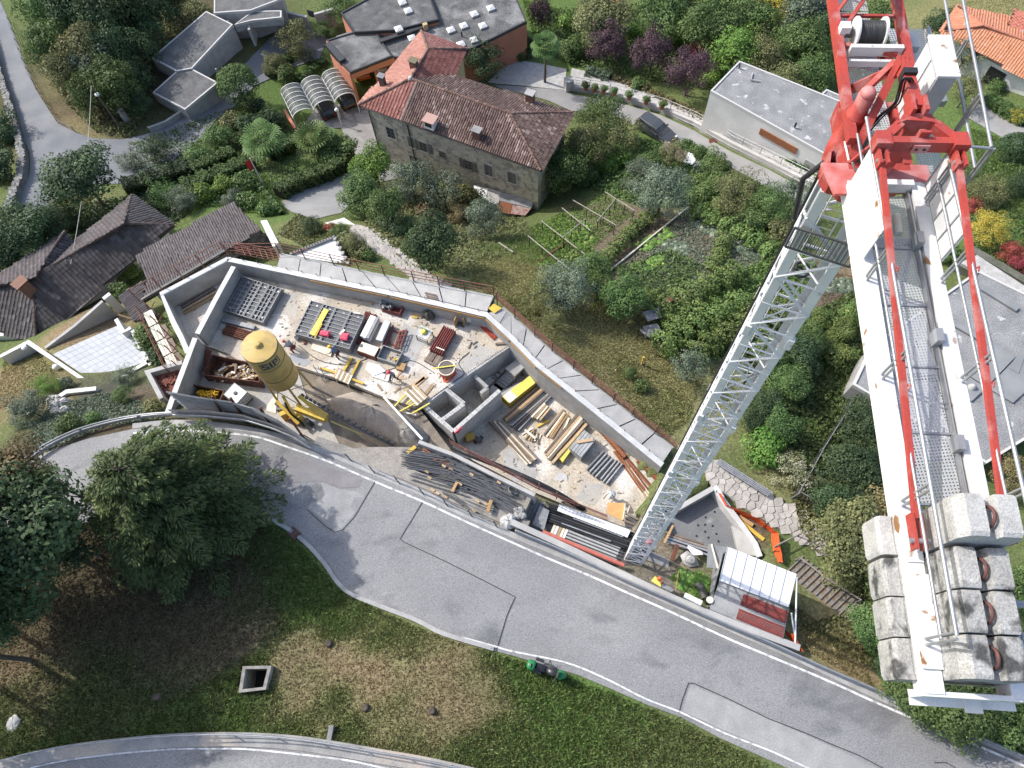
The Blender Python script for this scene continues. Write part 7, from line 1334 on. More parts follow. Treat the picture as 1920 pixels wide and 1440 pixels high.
b=MB();L=[U(x,y,-8.6)for x,y in[(1815,468),(1850,488),(1930,535)]];wallbox(b,L,.6,-8.3,-13);tag(b.build('stone_wall',mat('ivy_stone',(.15,.145,.125),(.085,.095,.06),sc=2,rough=.95,coord='World',speck=.2,specs=8)),'mossy stone wall behind the pebble roofed building, right edge','wall')
b=MB();b.prism(Us([(1800,492),(1832,478),(1935,545),(1935,570),(1836,512)],-7.6),.3);tag(b.build('gravel_strip',M_GRAV),kind='structure')
# --- orange roofed house at the upper right
oh=thing('orange_roof_house','white house with bright orange tile roof and skylights, top right','house',tuple(U(1860,90,-20)));M_OT=tilemat('orange_tile',(.40,.15,.095),(.46,.185,.125),(.50,.23,.17))
O1_,O2_,O3_,O4_,O5_=U(1796,10,-15.8),U(1762,60,-15.8),U(1844,48,-14.3),U(1920,147,-15.8),U(1985,100,-14.3);O6_=U(1960,45,-15.8)
tiles(oh,[O2_,O1_,O3_],.28,.38,FLATT,M_OT,M_DECK,seed=11);tiles(oh,[O2_,O3_,O5_,O4_+(O4_-O2_)*.3],.28,.38,FLATT,M_OT,M_DECK,seed=12);tiles(oh,[O1_,O6_,O5_,O3_],.28,.38,FLATT,M_OT,M_DECK,seed=13)
tiles(oh,Us([(1903,16),(1888,50),(1960,90),(1975,50)],-15.0),.28,.38,FLATT,M_OT,M_DECK,seed=14,slope=(.3,-1,0))
for L in([O1_,O3_],[O3_,O5_],[O2_,O3_]):ridge_line(oh,L,.12,mat('orange_ridge',(.44,.18,.12),(.38,.15,.10),sc=5,rough=.8,vary=.15))
walls(oh,offs([O2_,O4_+(O4_-O2_)*.3,O6_,O1_],.5),-15.9,-21,M_WALLW)
for x,y in((1817,45),(1880,57),(1921,62)):c=U(x,y,-14.9);b=MB();boxat(b,c,-.4,.9,.7,c.z-.25,c.z+.02);o=b.build('roof_window',M_CONCL,oh);b=MB();boxat(b,c,-.4,.7,.5,c.z+.021,c.z+.04);b.build('pane',mat('sky_pane',(.35,.40,.44),rough=.15),o)
b=MB();c=U(1778,46,-14.9);b.lathe((c.x,c.y,-15.7),[(.18,0),(.18,.7),(.25,.75),(.1,1.0)],10);b.build('chimney',M_CHIM,oh)
A_,B_=offs([O2_,O4_+(O4_-O2_)*.3,O6_,O1_],.5)[:2];c=wall_hit(1862,147,A_,B_);d=Vector((B_.x-A_.x,B_.y-A_.y,0)).normalized();nn=Vector((d.y,-d.x,0));nn=nn if nn.y<0 else-nn;b=MB();b.obox(c+nn*.02,d*.9,nn*.04,Vector((0,0,1.1)));b.build('garage_opening',M_BLACK,oh)
# --- dark tiled houses at the left
M_DT=tilemat('dark_tile',(.058,.052,.051),(.108,.098,.096),(.155,.143,.14));M_DT2=tilemat('brown_grey_tile',(.085,.074,.074),(.132,.117,.117),(.165,.15,.15))
lh=thing('dark_roof_house','long house with dark concrete tile roof, hipped end and small cross gable, left','house',tuple(U(150,530,-13)));ez,rz_=-9.9,-8.2
q1,q2,q3=U(326,422,ez),U(247,366,ez),U(232,419,rz_);q4=U(60,522,rz_);q5,q6=U(66,643,ez),U(-60,590,ez);q7=U(100,531,rz_-.7);q8=U(139,454,ez);v1=U(122,434,-8.9)
e_front=[q1,q3,q4,q5];tiles(lh,[q1,q3,U(62,520,rz_),U(70,645,ez)],.33,.36,FLATT,M_DT,M_DECK,seed=21);tiles(lh,[q1,q2,q3],.30,.34,COPPI,M_DT,M_DECK,seed=22);tiles(lh,[q2,U(90,492,ez),U(62,520,rz_),q3],.33,.36,FLATT,M_DT2,M_DECK,seed=23)
tiles(lh,[U(62,520,rz_),U(70,645,ez),U(-40,610,ez),U(-60,540,rz_-.4)],.33,.36,FLATT,M_DT,M_DECK,seed=24)
tiles(lh,[v1,U(139,455,-9.7),U(100,532,-8.9),U(66,519,-8.1)],.30,.34,COPPI,M_DT,M_DECK,seed=25);tiles(lh,[v1,U(66,519,-8.1),U(-60,548,-8.3),U(-60,520,-9.7),U(0,513,-9.8)],.33,.36,FLATT,M_DT2,M_DECK,seed=26)
for L in([q1,q3],[q2,q3],[q3,U(62,520,rz_)],[U(62,520,rz_),U(68,644,ez)],[v1,U(66,519,-8.1)],[U(62,520,rz_),U(-60,545,rz_-.3)]):ridge_line(lh,L,.13,mat('dark_ridge',(.075,.062,.058),(.12,.09,.08),sc=5,rough=.9,vary=.3))
wl_=offs([U(326,422,ez),U(247,366,ez),U(90,492,ez),U(-60,540,ez),U(-60,640,ez),U(70,645,ez)],.6);walls(lh,wl_,ez-.02,-16,M_WALLW)
c=U(40,533,-7.3);b=MB();boxat(b,c,.9,.9,.7,-9.5,-7.2);o=b.build('chimney',M_CHIM,lh);b=MB();boxat(b,c,.9,1.1,.9,-7.05,-6.97);b.build('chimney_cap',mat('cap_tile',(.27,.15,.11),(.2,.12,.09),sc=5,rough=.9),o)
b=MB();b.bar(q1-Vector((0,0,.1)),U(70,646,ez)-Vector((0,0,.1)),.14,.12);b.build('gutter',M_STEELD,lh)
bh=thing('brown_roof_house','house with brown grey ribbed tile roof right behind the pointed site corner','house',tuple(U(360,480,-12)))
z1,z2=-6.6,-5.6;tiles(bh,[U(254,480,z1),U(437,379,z1-.2),U(490,432,z2),U(427,470,z2),U(270,566,z2),U(276,521,z1+.5)],.19,.36,COPPI,M_DT2,M_DECK,seed=31,slope=(-.45,.9,.0));tiles(bh,[U(225,553,z1-.3),U(275,524,z1-.1),U(268,568,z1),U(300,590,z1),U(252,604,z1-.5)],.19,.36,COPPI,M_DT2,M_DECK,seed=32,slope=(-.8,-.5,0));tiles(bh,[U(488,432,z2),U(520,462,z2-1.6),U(455,480,z2-1.6),U(430,470,z2)],.30,.36,FLATT,M_DT,M_DECK,seed=33)
b=MB();b.prism(Us([(488,414),(500,412),(522,455),(512,464)],-5.2),4.5);b.build('white_gable',M_WALLW,bh);walls(bh,offs([U(256,482,z1),U(437,383,z1),U(484,430,z1),U(270,562,z1)],.6),z1-.5,-15,M_WALLW)
b=MB();b.bar(U(265,562,-5.3),U(425,468,-5.3),.18,.14);b.build('eaves_gutter',M_STEELD,bh)
mast_=thing('roof_antenna','tall thin antenna mast standing on the dark tiled roof','antenna',tuple(U(132,497,-8.2)))
# --- white gable roof slab near the wall corner and small terraces
t=thing('white_terrace','bright white triangular terrace with dark stones on its rim below the walkway','terrace',tuple(U(605,475,-7)));b=MB();b.prism(Us([(548,478),(627,447),(652,495),(600,488)],-5.4),2.0);b.build('terrace_slab',M_WHITE,t)
for k in range(16):
 f=k/15;b=MB();p=U(547+78*f,475-30*f,-5.25);boxat(b,p,.4,.3,.2,-5.5,-5.2);b.build('rim_stone',M_CONCD,t)
for k in range(6):f=k/5;b=MB();p=U(628+24*f,447+46*f,-5.25);boxat(b,p,1.2,.3,.2,-5.5,-5.2);b.build('rim_stone',M_CONC,t)
b=MB();b.prism(Us([(609,418),(645,408),(673,426),(660,440)],-10.2),2.2);tag(b.build('garage_roof',mat('white_slab_roof',(.72,.71,.68),(.62,.61,.58),sc=1.5,rough=.85)),'small white flat roof at the top of the cobbled path','roof')
# white tiled terrace, one by one
tt=thing('tiled_terrace','pale square tiled terrace with white rims between the left gardens','terrace',tuple(U(190,665,-5.4)));TQ=[U(99,664,-5.6),U(221,610,-5.6),U(288,668,-5.6),U(190,726,-5.6)]
b=MB();b.prism([p-Vector((0,0,.06))for p in TQ],3);b.build('terrace_base',M_CONC,tt);M_TT=mat('terrace_tile',(.44,.46,.49),(.39,.41,.44),sc=3,rough=.6,vary=.06);nu,nv=11,9
for i in range(nu):
 for j in range(nv):
  def q(u,v):return TQ[0].lerp(TQ[1],u).lerp(TQ[3].lerp(TQ[2],u),v)
  a,c,e,f=i/nu+.002,(i+1)/nu-.002,j/nv+.002,(j+1)/nv-.002;b=MB();b.prism([q(a,e),q(c,e),q(c,f),q(a,f)],.05);b.build('tile',M_TT,tt)
def lowwall(label,px,w,zt,zb,m=None,name='garden_wall'):b=MB();wallbox(b,[U(x,y,zt)for x,y in px],w,zt,zb);return tag(b.build(name,m or M_CONCL),label,'wall')
lowwall('white topped garden wall between lawn corner and tiled terrace',[(0,668),(52,641),(110,680),(190,735)],.26,-5.3,-8,M_WALLW);lowwall('white wall stub rising at the far corner of the tiled terrace',[(217,598),(231,622),(245,614)],.28,-4.9,-8,M_WALLW);lowwall('low white wall beside the rusty scaffold, along the tiled terrace',[(247,618),(262,650),(282,684)],.26,-5.0,-7,M_WALLW);lowwall('white wall on the roadside edge of the tiled terrace',[(288,672),(252,692),(196,728)],.26,-5.0,-7,M_WALLW);lowwall('white rimmed wall stepping round the planted bank',[(180,728),(124,734),(85,760)],.3,-3.6,-6,M_WALLW);lowwall('white wall at the far left above the planted bank',[(-10,814),(30,793),(60,770)],.3,-2.9,-6,M_WALLW);lowwall('short white garden wall by the dark roofed house',[(193,560),(206,550)],.3,-6.5,-9,M_WALLW)
lowwall('pale wall along the brown lawn under the dark roof',[(84,652),(140,610),(192,564)],.22,-6.3,-9,M_CONCL)
for k in range(9):blob('bank_stone','pale stone set in the planted bank at the far left','stone',G(95+rnd.uniform(-8,28),752+rnd.uniform(-6,20),.1),.35,.3,.3,M_CONCL,40+k)['group']='pale stones in the planted bank'
for x,y in((46,652),(104,688)):b=MB();p=U(x,y,-5.4);b.lathe(tuple(p),[(.22,0),(.18,.12),(.05,.16)],12);tag(b.build('garden_light',M_WHITE),'round white garden lamp, left one on the lawn by the white wall' if x<60 else 'round white garden lamp, right one near the tiled terrace','lamp')
# --- glass carport with three barrel vaults
cp_=thing('carport','carport of three glazed barrel vaults on white arches','carport',tuple(U(600,180,-22.3)));zc0=-19.9
M_POLY=mat('smoked_polycarbonate',(.075,.08,.075),(.11,.115,.11),sc=2,rough=.5,spec=.25,alpha=.82)
CQ=[[(527,174),(564,161),(588,207),(550,222)],[(565,160),(602,147),(627,192),(589,206)],[(604,146),(640,134),(667,180),(629,192)]]
for Q in CQ:
 P=Us(Q,zc0);e=P[1]-P[0];wv=e.length;e.normalize();f=P[3]-P[0];vs=[];K=10
 for i in range(2):
  for k in range(K+1):a=math.pi*k/K;vs.append(P[0]+f*i+e*(wv/2-wv/2*math.cos(a))+Vector((0,0,.75*math.sin(a))))
 b=MB();b.add(vs,[(k,k+1,K+2+k,K+1+k)for k in range(K)]);b.build('vault_sheet',M_POLY,cp_)
 for j in range(7):b=MB();b.path([P[0]+f*j/6+e*(wv/2-wv/2*math.cos(math.pi*k/K))+Vector((0,0,.77*math.sin(math.pi*k/K)))for k in range(K+1)],.05,5);b.build('arch',M_WHITE,cp_)
 for i in(0,1):
  b=MB();b.bar(P[0]+e*wv*i,P[3]+e*wv*i,.08,.1);b.build('beam',M_WHITE,cp_)
  for j in(0,1):p=P[0]+e*wv*i+f*j;b=MB();b.bar((p.x,p.y,-23),(p.x,p.y,zc0),.09,.09);b.build('post',M_WHITE,cp_)
lowwall('orange rendered wall at the near end of the carport',[(533,205),(553,240)],.3,-20.6,-24,M_OCHRE,'orange_wall')
# --- cars
def car(label,px0,px1,w,m,kind='estate',z=None,group=None):
 a,c=G(*px0,0),G(*px1,0);z=(a.z+c.z)/2+.07 if z is None else z;a.z=c.z=z;d=(c-a);L=max(3.9,min(4.6,d.length));d.normalize();mid=(a+c)/2;t=thing('parked_car',label,'car',(mid.x,mid.y,z),group,math.atan2(d.y,d.x));W=w/2
 def loft(secs,n,mm,par):
  b=MB();vs=[]
  for x,hw_,zl,zh in secs:vs+=[(x,-hw_,zl),(x,-hw_*1.02,(zl+zh)/2),(x,-hw_*.9,zh),(x,hw_*.9,zh),(x,hw_*1.02,(zl+zh)/2),(x,hw_,zl)]
  k=6;b.add(vs,[(i*k+j,(i+1)*k+j,(i+1)*k+(j+1)%k,i*k+(j+1)%k)for i in range(len(secs)-1)for j in range(k)]+[tuple(range(k-1,-1,-1)),tuple((len(secs)-1)*k+j for j in range(k))])
  me=bpy.data.meshes.new(n);me.from_pydata([tuple(v)for v in b.v],[],[tuple(reversed(f))for f in b.f]);me.materials.append(mm);me.polygons.foreach_set('use_smooth',[False]*len(b.f));o=link(me,n,par);WP[o.name]=Vector((0,0,0));return o
 h=L/2;body=loft([(-h,W*.8,.45,.75),(-h+.12,W*.95,.3,.95),(-h+.8,W,.25,.98),(.3,W,.25,.95),(h-1.0,W,.25,.92),(h-.25,W*.92,.3,.78),(h,W*.75,.4,.62)],'body',m,t)
 loft([(-h+.12,W*.75,.93,1.0),(-h+.5,W*.82,.93,1.36),(-.2,W*.82,.93,1.4),(.45,W*.8,.93,1.34),(h-1.05,W*.78,.9,.95)],'windows',M_GLASS,t);loft([(-h+.42,W*.72,1.30,1.385),(-.2,W*.76,1.36,1.43),(.42,W*.74,1.30,1.375)],'car_roof',m,t)
 for sx_ in(-h+.8,h-.85):
  for sy_ in(-1,1):
   b=MB();b.tube((sx_,sy_*(W-.18),.31),(sx_,sy_*(W+.01),.31),.31,16);me=bpy.data.meshes.new('wheel');me.from_pydata(b.v,[],b.f);me.materials.append(M_BLACK);link(me,'wheel',t)
 for sy_ in(-1,1):
  for x,mm,nm in((-h+.06,mat('tail_light',(.35,.02,.02),rough=.3),'tail_light'),(h-.12,mat('headlight',(.6,.6,.6),rough=.1),'headlight')):
   b=MB();b.box(x-.1,x+.1,sy_*W*.68-.13,sy_*W*.68+.13,.62,.76);me=bpy.data.meshes.new(nm);me.from_pydata(b.v,[],b.f);me.materials.append(mm);link(me,nm,t)
  b=MB();b.box(.55,.75,sy_*(W+.02)-.08,sy_*(W+.02)+.08,.95,1.08);me=bpy.data.meshes.new('mirror');me.from_pydata(b.v,[],b.f);me.materials.append(m);link(me,'mirror',t)
 return t
CB=mat('car_black',(.018,.019,.022),rough=.25,spec=.6);CG_=mat('car_dark_grey',(.06,.065,.072),rough=.28,spec=.6);CO=mat('car_orange',(.55,.13,.03),rough=.3,spec=.5);CW_=mat('car_silver',(.62,.63,.64),rough=.3,spec=.5)
car('black car under the middle vault of the carport',(622,226),(598,186),1.75,CB);car('black car with red tail lights under the vault next to the stone house',(660,208),(636,170),1.8,CB);car('dark grey estate car parked in the street behind the garden trees',(1196,234),(1263,268),1.8,CG_);car('orange car in the open garage of the orange building',(683,152),(672,118),1.7,CO);car('silver car in the open garage of the orange building',(722,138),(708,104),1.75,CW_)
# --- garden shed roofs, stone shed
gs=thing('garden_shed','long low shed with patched corrugated roof sheets beside the street hedge','shed',tuple(U(1290,300,-19)));
for pts,mm in(([(1247,263),(1290,286),(1280,305),(1240,278)],M_WOODG),([(1291,285),(1310,293),(1298,310),(1281,303)],M_WHITE),([(1310,294),(1338,308),(1322,336),(1296,318)],M_CORR)):
 b=MB();P=Us(pts,-17.6);corr_roof(b,[P[0],P[1],P[2],P[3]]if mm!=M_CORR else[P[1],P[2],P[3],P[0]],9,.04);b.build('roof_sheet',mm,gs)
b=MB();wallbox(b,[U(1243,275,-18),U(1322,333,-18)],.12,-17.8,-21);b.build('wall',M_WOODG,gs)
ss_=thing('stone_shed','small stone slab roofed shed in the orchard','shed',tuple(U(1225,618,-7)))
for k,pts in enumerate(([(1205,612),(1232,606),(1242,622),(1220,628)],[(1200,616),(1221,628),(1219,632),(1202,622)],[(1232,607),(1240,620),(1236,624),(1228,612)])):b=MB();b.prism(Us(pts,-5.9-.1*k),.14);b.build('roof_slab',M_CONCD,ss_)
b=MB();boxat(b,U(1222,617,-6.2),.2,1.1,.7,-8,-6.2);b.build('wall',M_CONC,ss_)
b=MB();b.prism(Us([(1240,560),(1255,556),(1264,562),(1250,571)],-5.8),.1);tag(b.build('brown_sheet',M_RUST),'small reddish brown sheet among the vines','sheet');b=MB();b.prism(Us([(1205,585),(1235,577),(1240,595),(1215,602)],-5.6),.1);tag(b.build('dark_sheet',M_CONCD),'weathered dark sheet roof half under the vines','sheet roof')
b=MB();b.prism([G(1238,632,.3),G(1250,630,.35),G(1253,636,.3),G(1242,639,.25)],.1);tag(b.build('stone_slab',M_CONC),'small stone slab beside the orchard shed','stone slab')
# ==== PLANTS
LM=dict(mid=leafmat('leaf_mid',(.048,.084,.027),(.137,.211,.066),(.293,.329,.128)),dark=leafmat('leaf_dark',(.022,.044,.021),(.077,.124,.051),(.165,.220,.110)),olive=leafmat('leaf_olive',(.077,.091,.037),(.220,.229,.095),(.403,.348,.165)),grey=leafmat('leaf_grey_green',(.066,.095,.062),(.201,.248,.168),(.366,.403,.293)),bright=leafmat('leaf_bright',(.062,.128,.026),(.183,.301,.062),(.384,.439,.128)),yellow=leafmat('leaf_yellow',(.311,.275,.040),(.695,.586,.101),(.700,.700,.220)),red=leafmat('leaf_red',(.156,.029,.033),(.403,.073,.083),(.622,.183,.183)),purple=leafmat('leaf_purple',(.040,.023,.033),(.124,.070,.091),(.238,.137,.156)),brown=leafmat('leaf_brown_green',(.101,.084,.040),(.248,.211,.101),(.494,.256,.128)),conifer=leafmat('leaf_conifer',(.032,.056,.022),(.112,.165,.055),(.268,.293,.104)),vine=leafmat('leaf_vine',(.059,.106,.029),(.193,.265,.077),(.458,.421,.146)),palm=leafmat('leaf_palm',(.040,.083,.027),(.137,.220,.065),(.256,.311,.128)),white=leafmat('leaf_variegated',(.165,.220,.091),(.549,.549,.348),(.700,.700,.700)))
M_BARK=mat('bark',(.085,.068,.052),(.13,.11,.085),sc=6,rough=.95,vary=.2)
def leafcloud(C,Nn,size,r,aspect=.62,tint=None):
 n=len(C);t=r.normal(size=(n,3));t-=(t*Nn).sum(1,keepdims=True)*Nn;t/=np.linalg.norm(t,axis=1,keepdims=True)+1e-9;s=np.cross(Nn,t);L=(size*(.65+.7*r.random(n)))[:,None]if np.ndim(size)==0 else(size*(.65+.7*r.random(n)))[:,None]
 V=np.empty((n,4,3));V[:,0]=C-t*L*.5;V[:,1]=C+s*L*.5*aspect+Nn*L*.08;V[:,2]=C+t*L*.5-Nn*L*.12;V[:,3]=C-s*L*.5*aspect+Nn*L*.08
 F_=np.arange(n*4).reshape(n,4);tt=np.repeat(tint if tint is not None else r.random(n),4);return V.reshape(-1,3),F_,np.clip(tt,0,1)
def unit(v):return v/(np.linalg.norm(v,axis=-1,keepdims=True)+1e-9)
def crown_mesh(seed,ncl,nlf,leaf,cr=.40,spread=.66,flat=1.0,core=.25,ragged=.16):
 r=np.random.default_rng(seed);d=unit(r.normal(size=(ncl,3)));d[:,2]=np.where(d[:,2]<-.45,-d[:,2],d[:,2]);rad=spread+r.normal(0,ragged,ncl);cc=d*rad[:,None]*[1,1,flat];crr=cr*(.65+.7*r.random(ncl));clt=r.random(ncl)
 w=crr**2;which=r.choice(ncl,nlf,p=w/w.sum());o=unit(r.normal(size=(nlf,3)));o[:,2]=np.where(r.random(nlf)<.45,np.abs(o[:,2]),o[:,2]);rr=crr[which]*(1-core*r.random(nlf)**2+r.normal(0,.07,nlf));C=cc[which]+o*rr[:,None]*[1,1,.82]
 Nn=unit(o*.75+unit(C)*.35+[0,0,.25]+r.normal(0,.42,(nlf,3)));tint=.45*r.random(nlf)+.40*clt[which]+.12*r.random(nlf)**6*3
 V,F_,t=leafcloud(C,Nn,leaf,r,tint=tint);return npmesh('crown',V,F_,[LM['mid']],tint=t)
def trunk_mesh(seed,n=6):
 r=np.random.default_rng(seed);b=MB();b.path([Vector((0,0,-.6)),Vector((.03,.02,.0)),Vector((.05,-.03,.5)),Vector((0,0,1.0))],[.085,.07,.055,.035],7)
 for k in range(n):a=6.28*k/n+r.normal(0,.3);z=.35+.35*r.random();e=Vector((math.cos(a)*.55,math.sin(a)*.55,z+.55+.3*r.random()));b.path([Vector((.04,-.02,z)),Vector((e.x*.45,e.y*.45,z+.22)),e],[.035,.024,.008],5)
 me=bpy.data.meshes.new('trunk');me.from_pydata([tuple(v)for v in b.v],[],b.f);me.materials.append(M_BARK);return me
BIG=[crown_mesh(100+k,46,7200,.082,.33,.70)for k in range(5)];MEDC=[crown_mesh(120+k,24,3000,.125,.42,.62)for k in range(5)];SMALL=[crown_mesh(140+k,14,1300,.19,.5,.52)for k in range(4)]
AIRY=[crown_mesh(160+k,40,2600,.075,.26,.74,core=.8,ragged=.22)for k in range(3)];DENSE=[crown_mesh(180+k,150,9500,.07,.20,.80,core=.05,ragged=.012)for k in range(2)];FINE=[crown_mesh(190+k,60,7000,.062,.26,.74,core=.4)for k in range(3)]
TRUNKS=[trunk_mesh(k)for k in range(4)]
SETS=dict(big=BIG,med=MEDC,small=SMALL,airy=AIRY,dense=DENSE,fine=FINE);_tc=0
def tree(px,py,rpx,m,label,kind='med',name='tree',cat='tree',group=None,ratio=.95,th=None,lift=.55):
 global _tc;_tc+=1;sets=SETS[kind];p=G(px,py,0);R=rpx*mpp(px,py,p.z)
 H=R*ratio;tr=th if th is not None else(R*.55 if cat=='tree' else 0.0);p=G(px,py,tr+H*lift);zg=p.z-(tr+H*lift);R=rpx*mpp(px,py,p.z);t=thing(name,label,cat,(p.x,p.y,zg),group);r=random.Random(_tc)
 c=link(sets[_tc%len(sets)],'crown',t,(0,0,tr+H*.62));c.scale=(R*r.uniform(.92,1.08),R*r.uniform(.92,1.08),H);c.rotation_euler.z=r.uniform(0,6.28);c.material_slots[0].link='OBJECT';c.material_slots[0].material=LM[m]
 k=link(TRUNKS[_tc%4],'trunk' if cat=='tree' else 'stems',t);hh=tr+H*.8;k.scale=(R*.75,R*.75,hh);k.rotation_euler.z=r.uniform(0,6.28);return t
def shrub(px,py,rpx,m,label,kind='small',group=None,ratio=.85,name='shrub'):return tree(px,py,rpx,m,label,kind,name,'shrub',group,ratio,0.0)
# forest in the upper left
GF='trees of the upper left wood'
for k,(x,y,r,m,ki)in enumerate([(150,45,52,'dark','big'),(225,30,55,'dark','big'),(282,30,44,'dark','big'),(328,12,34,'dark','big'),(105,95,42,'mid','big'),(165,110,46,'olive','big'),(215,105,44,'dark','big'),(258,102,38,'dark','big'),(130,150,38,'olive','big'),(218,170,46,'mid','big'),(175,185,34,'mid','big'),(258,200,26,'dark','big'),(200,65,46,'dark','big'),(280,68,34,'dark','big'),(260,10,50,'dark','big'),(90,30,44,'mid','big'),(190,130,40,'grey','big'),(250,150,34,'dark','big'),(310,-12,40,'dark','big')]):
 lab={1:'dark green wood tree in the dense group at the upper left',0:'x'}[1]if m=='dark' else{'mid':'mid green wood tree on the edge of the upper left wood','olive':'olive wood tree near the lane at the upper left','grey':'grey green tree in the middle of the upper left wood'}[m]
 tree(x,y,r,m,lab,ki,group=GF+', '+m,ratio=1.15)
T_=tree;S_=shrub
T_(448,163,38,'mid','round clipped dense tree between the L shaped building and the lawn','dense',ratio=1.0)
S_(556,82,37,'olive','reddish green bush on the lawn by the courtyard','fine',ratio=1.0);S_(641,22,36,'mid','green bush against the flat roof corner at the top','fine');S_(516,124,24,'olive','yellowish bush at the lawn edge below the reddish one','fine');S_(610,62,22,'mid','small bush between courtyard wall and flat roof','fine');S_(536,142,22,'mid','low bush on the lawn beside the carport','small');S_(574,112,16,'grey','grey cushion of plants on the lawn');S_(480,200,18,'dark','dark bush in shade below the clipped round tree','small')
T_(155,340,72,'dark','broad dark green tree over the lane junction','big',ratio=.7);S_(243,305,27,'grey','thin see-through bush beside the lane','airy');S_(299,287,28,'dark','spiky dark bush beside the lane','fine');S_(377,298,26,'mid','round light bush in the hedged garden, beside the red flag','med');S_(411,264,30,'mid','large round bush at the lane end of the hedged garden','med');S_(443,268,20,'mid','round bush between the large round bush and the palm','small');S_(476,240,30,'dark','dark bush above the palm garden','med');S_(510,232,28,'dark','dark bush next to the carport lawn','med');S_(435,235,22,'olive','olive bush at the lane end by the courtyard','small');S_(640,290,34,'mid','green bush at the driveway corner','med');S_(612,300,28,'mid','green bush merging with the corner bush beside the driveway','med')
S_(381,366,26,'bright','yellow green flowering shrub by the lawn','small');S_(422,350,20,'bright','small yellow flowering shrub next to the striped lawn','small');S_(440,378,26,'grey','grey green shrub behind the brown roofed house','fine');S_(345,380,30,'grey','grey shrub behind the dark roofed house','fine');S_(310,372,36,'palm','spiky green shrub behind the hipped roof end','airy');S_(462,345,24,'mid','green shrub at the hedge by the striped lawn');S_(500,396,20,'mid','shrub at the lawn beside the white gable','small');S_(470,380,22,'mid','shrub behind the brown tiled roof','small')
T_(40,440,62,'dark','large dark leafy tree at the left edge above the dark roof','big',ratio=.7);T_(95,430,40,'dark','dark tree between the lane and the cross gable','big',ratio=.8);S_(128,412,28,'dark','low dark bush at the small lawn by the lane','med');T_(15,490,38,'dark','dark tree at the far left edge beside the roof','med');S_(8,245,34,'dark','dark ivy mass on the wall at the left edge','med');S_(5,320,36,'dark','second dark ivy mass lower on the left edge','med')
S_(240,512,26,'bright','bright ivy bush between the two dark roofs','med');S_(228,545,18,'mid','small shrub below the ivy bush between the roofs');S_(284,634,38,'mid','large green bush beside the rusty scaffold','med');S_(296,668,20,'dark','dark bush in the gap below the scaffold');S_(238,712,24,'grey','pale flowering bush on the planted bank','fine');S_(232,745,22,'mid','green flowering bush lower on the planted bank','fine');S_(60,772,42,'grey','grey olive bush on the planted bank at the left','fine');S_(92,728,26,'bright','bright bush at the brown lawn by the white wall','fine');S_(122,722,16,'grey','small pale bush beside the stepped white wall');S_(287,765,20,'olive','weedy clump by the end wall');S_(130,800,24,'mid','green clump along the crash barrier bend');S_(175,788,18,'mid','second green clump along the crash barrier bend');S_(214,565,14,'mid','small bush at the white wall stub');S_(205,585,12,'mid','tiny bush on the brown lawn edge')
# in front of the stone house
T_(703,322,42,'bright','bright green tree in front of the stone house corner','big');T_(676,372,40,'mid','rounded green tree beside the driveway','big');T_(722,398,38,'mid','green tree below the bright one in the house garden','big');T_(772,350,46,'grey','grey green bushy tree against the stone house','fine');T_(830,362,46,'grey','second grey green tree against the stone house','airy');T_(815,466,54,'dark','dense dark evergreen bush above the walkway','big');T_(908,416,40,'grey','pale grey green tree below the lean-to','fine');S_(762,428,26,'mid','green bush beside the dark evergreen','med');S_(872,372,34,'olive','olive bush next to the lean-to','med');S_(735,432,24,'dark','dark bush at the top of the cobbled path','med');S_(860,408,26,'brown','brownish bush in the house garden','fine');S_(795,400,20,'brown','dry brown shrub on the bare soil');S_(640,438,22,'mid','clipped shrub beside the cobbled path','fine');S_(665,462,26,'olive','light hedge clump by the cobbled path','fine');S_(690,480,16,'mid','small clump near the walkway railing');S_(585,430,24,'dark','dark shrub on the small terraces','fine');S_(620,430,14,'red','reddish hedge clump beside the white roof','fine')
T_(905,122,38,'dark','dark rounded tree behind the red rear wing','fine');S_(988,92,20,'dark','clipped ball bush beside the palm','dense',ratio=1);S_(972,104,14,'mid','smaller clipped ball bush beside the palm','dense',ratio=1);S_(1072,98,26,'mid','leafy shrub at the gravel forecourt','med');T_(1016,30,24,'purple','dark purple grey conifer at the corner of the flat roof','fine',ratio=1.5);S_(1062,45,18,'bright','small bright shrub on the top lawn');S_(1100,20,24,'olive','olive shrub at the top edge','med');S_(1158,8,16,'red','red flowering shrub at the top edge','fine')
T_(1095,285,48,'olive','olive tree with thin crown in the garden right of the stone house','fine',th=1.5);T_(1128,232,46,'mid','green tree by the street bend','fine');T_(1062,330,44,'mid','garden tree right of the lean-to','big');T_(1165,262,42,'olive','olive tree beside the parked dark car','airy');T_(1112,218,30,'dark','dark bush top beside the street','fine');T_(1240,365,56,'grey','grey green large bush in the vegetable garden','fine',ratio=.7);S_(1200,335,38,'grey','silvery shrub above the large grey bush','fine');S_(1100,330,28,'mid','garden shrub below the olive tree','med');S_(1035,300,26,'mid','shrub behind the house gable','med');S_(1150,305,30,'bright','bright shrub on the garden lawn','med');S_(1220,310,26,'mid','shrub near the long low shed','med');T_(1262,292,30,'olive','thin tree in front of the long low shed','airy')
for k,(x,y)in enumerate([(1290,283),(1312,292),(1334,306),(1352,320)]):S_(x,y,22,'mid','laurel shrub in the hedge between low shed and street','med',group='laurel hedge by the street')
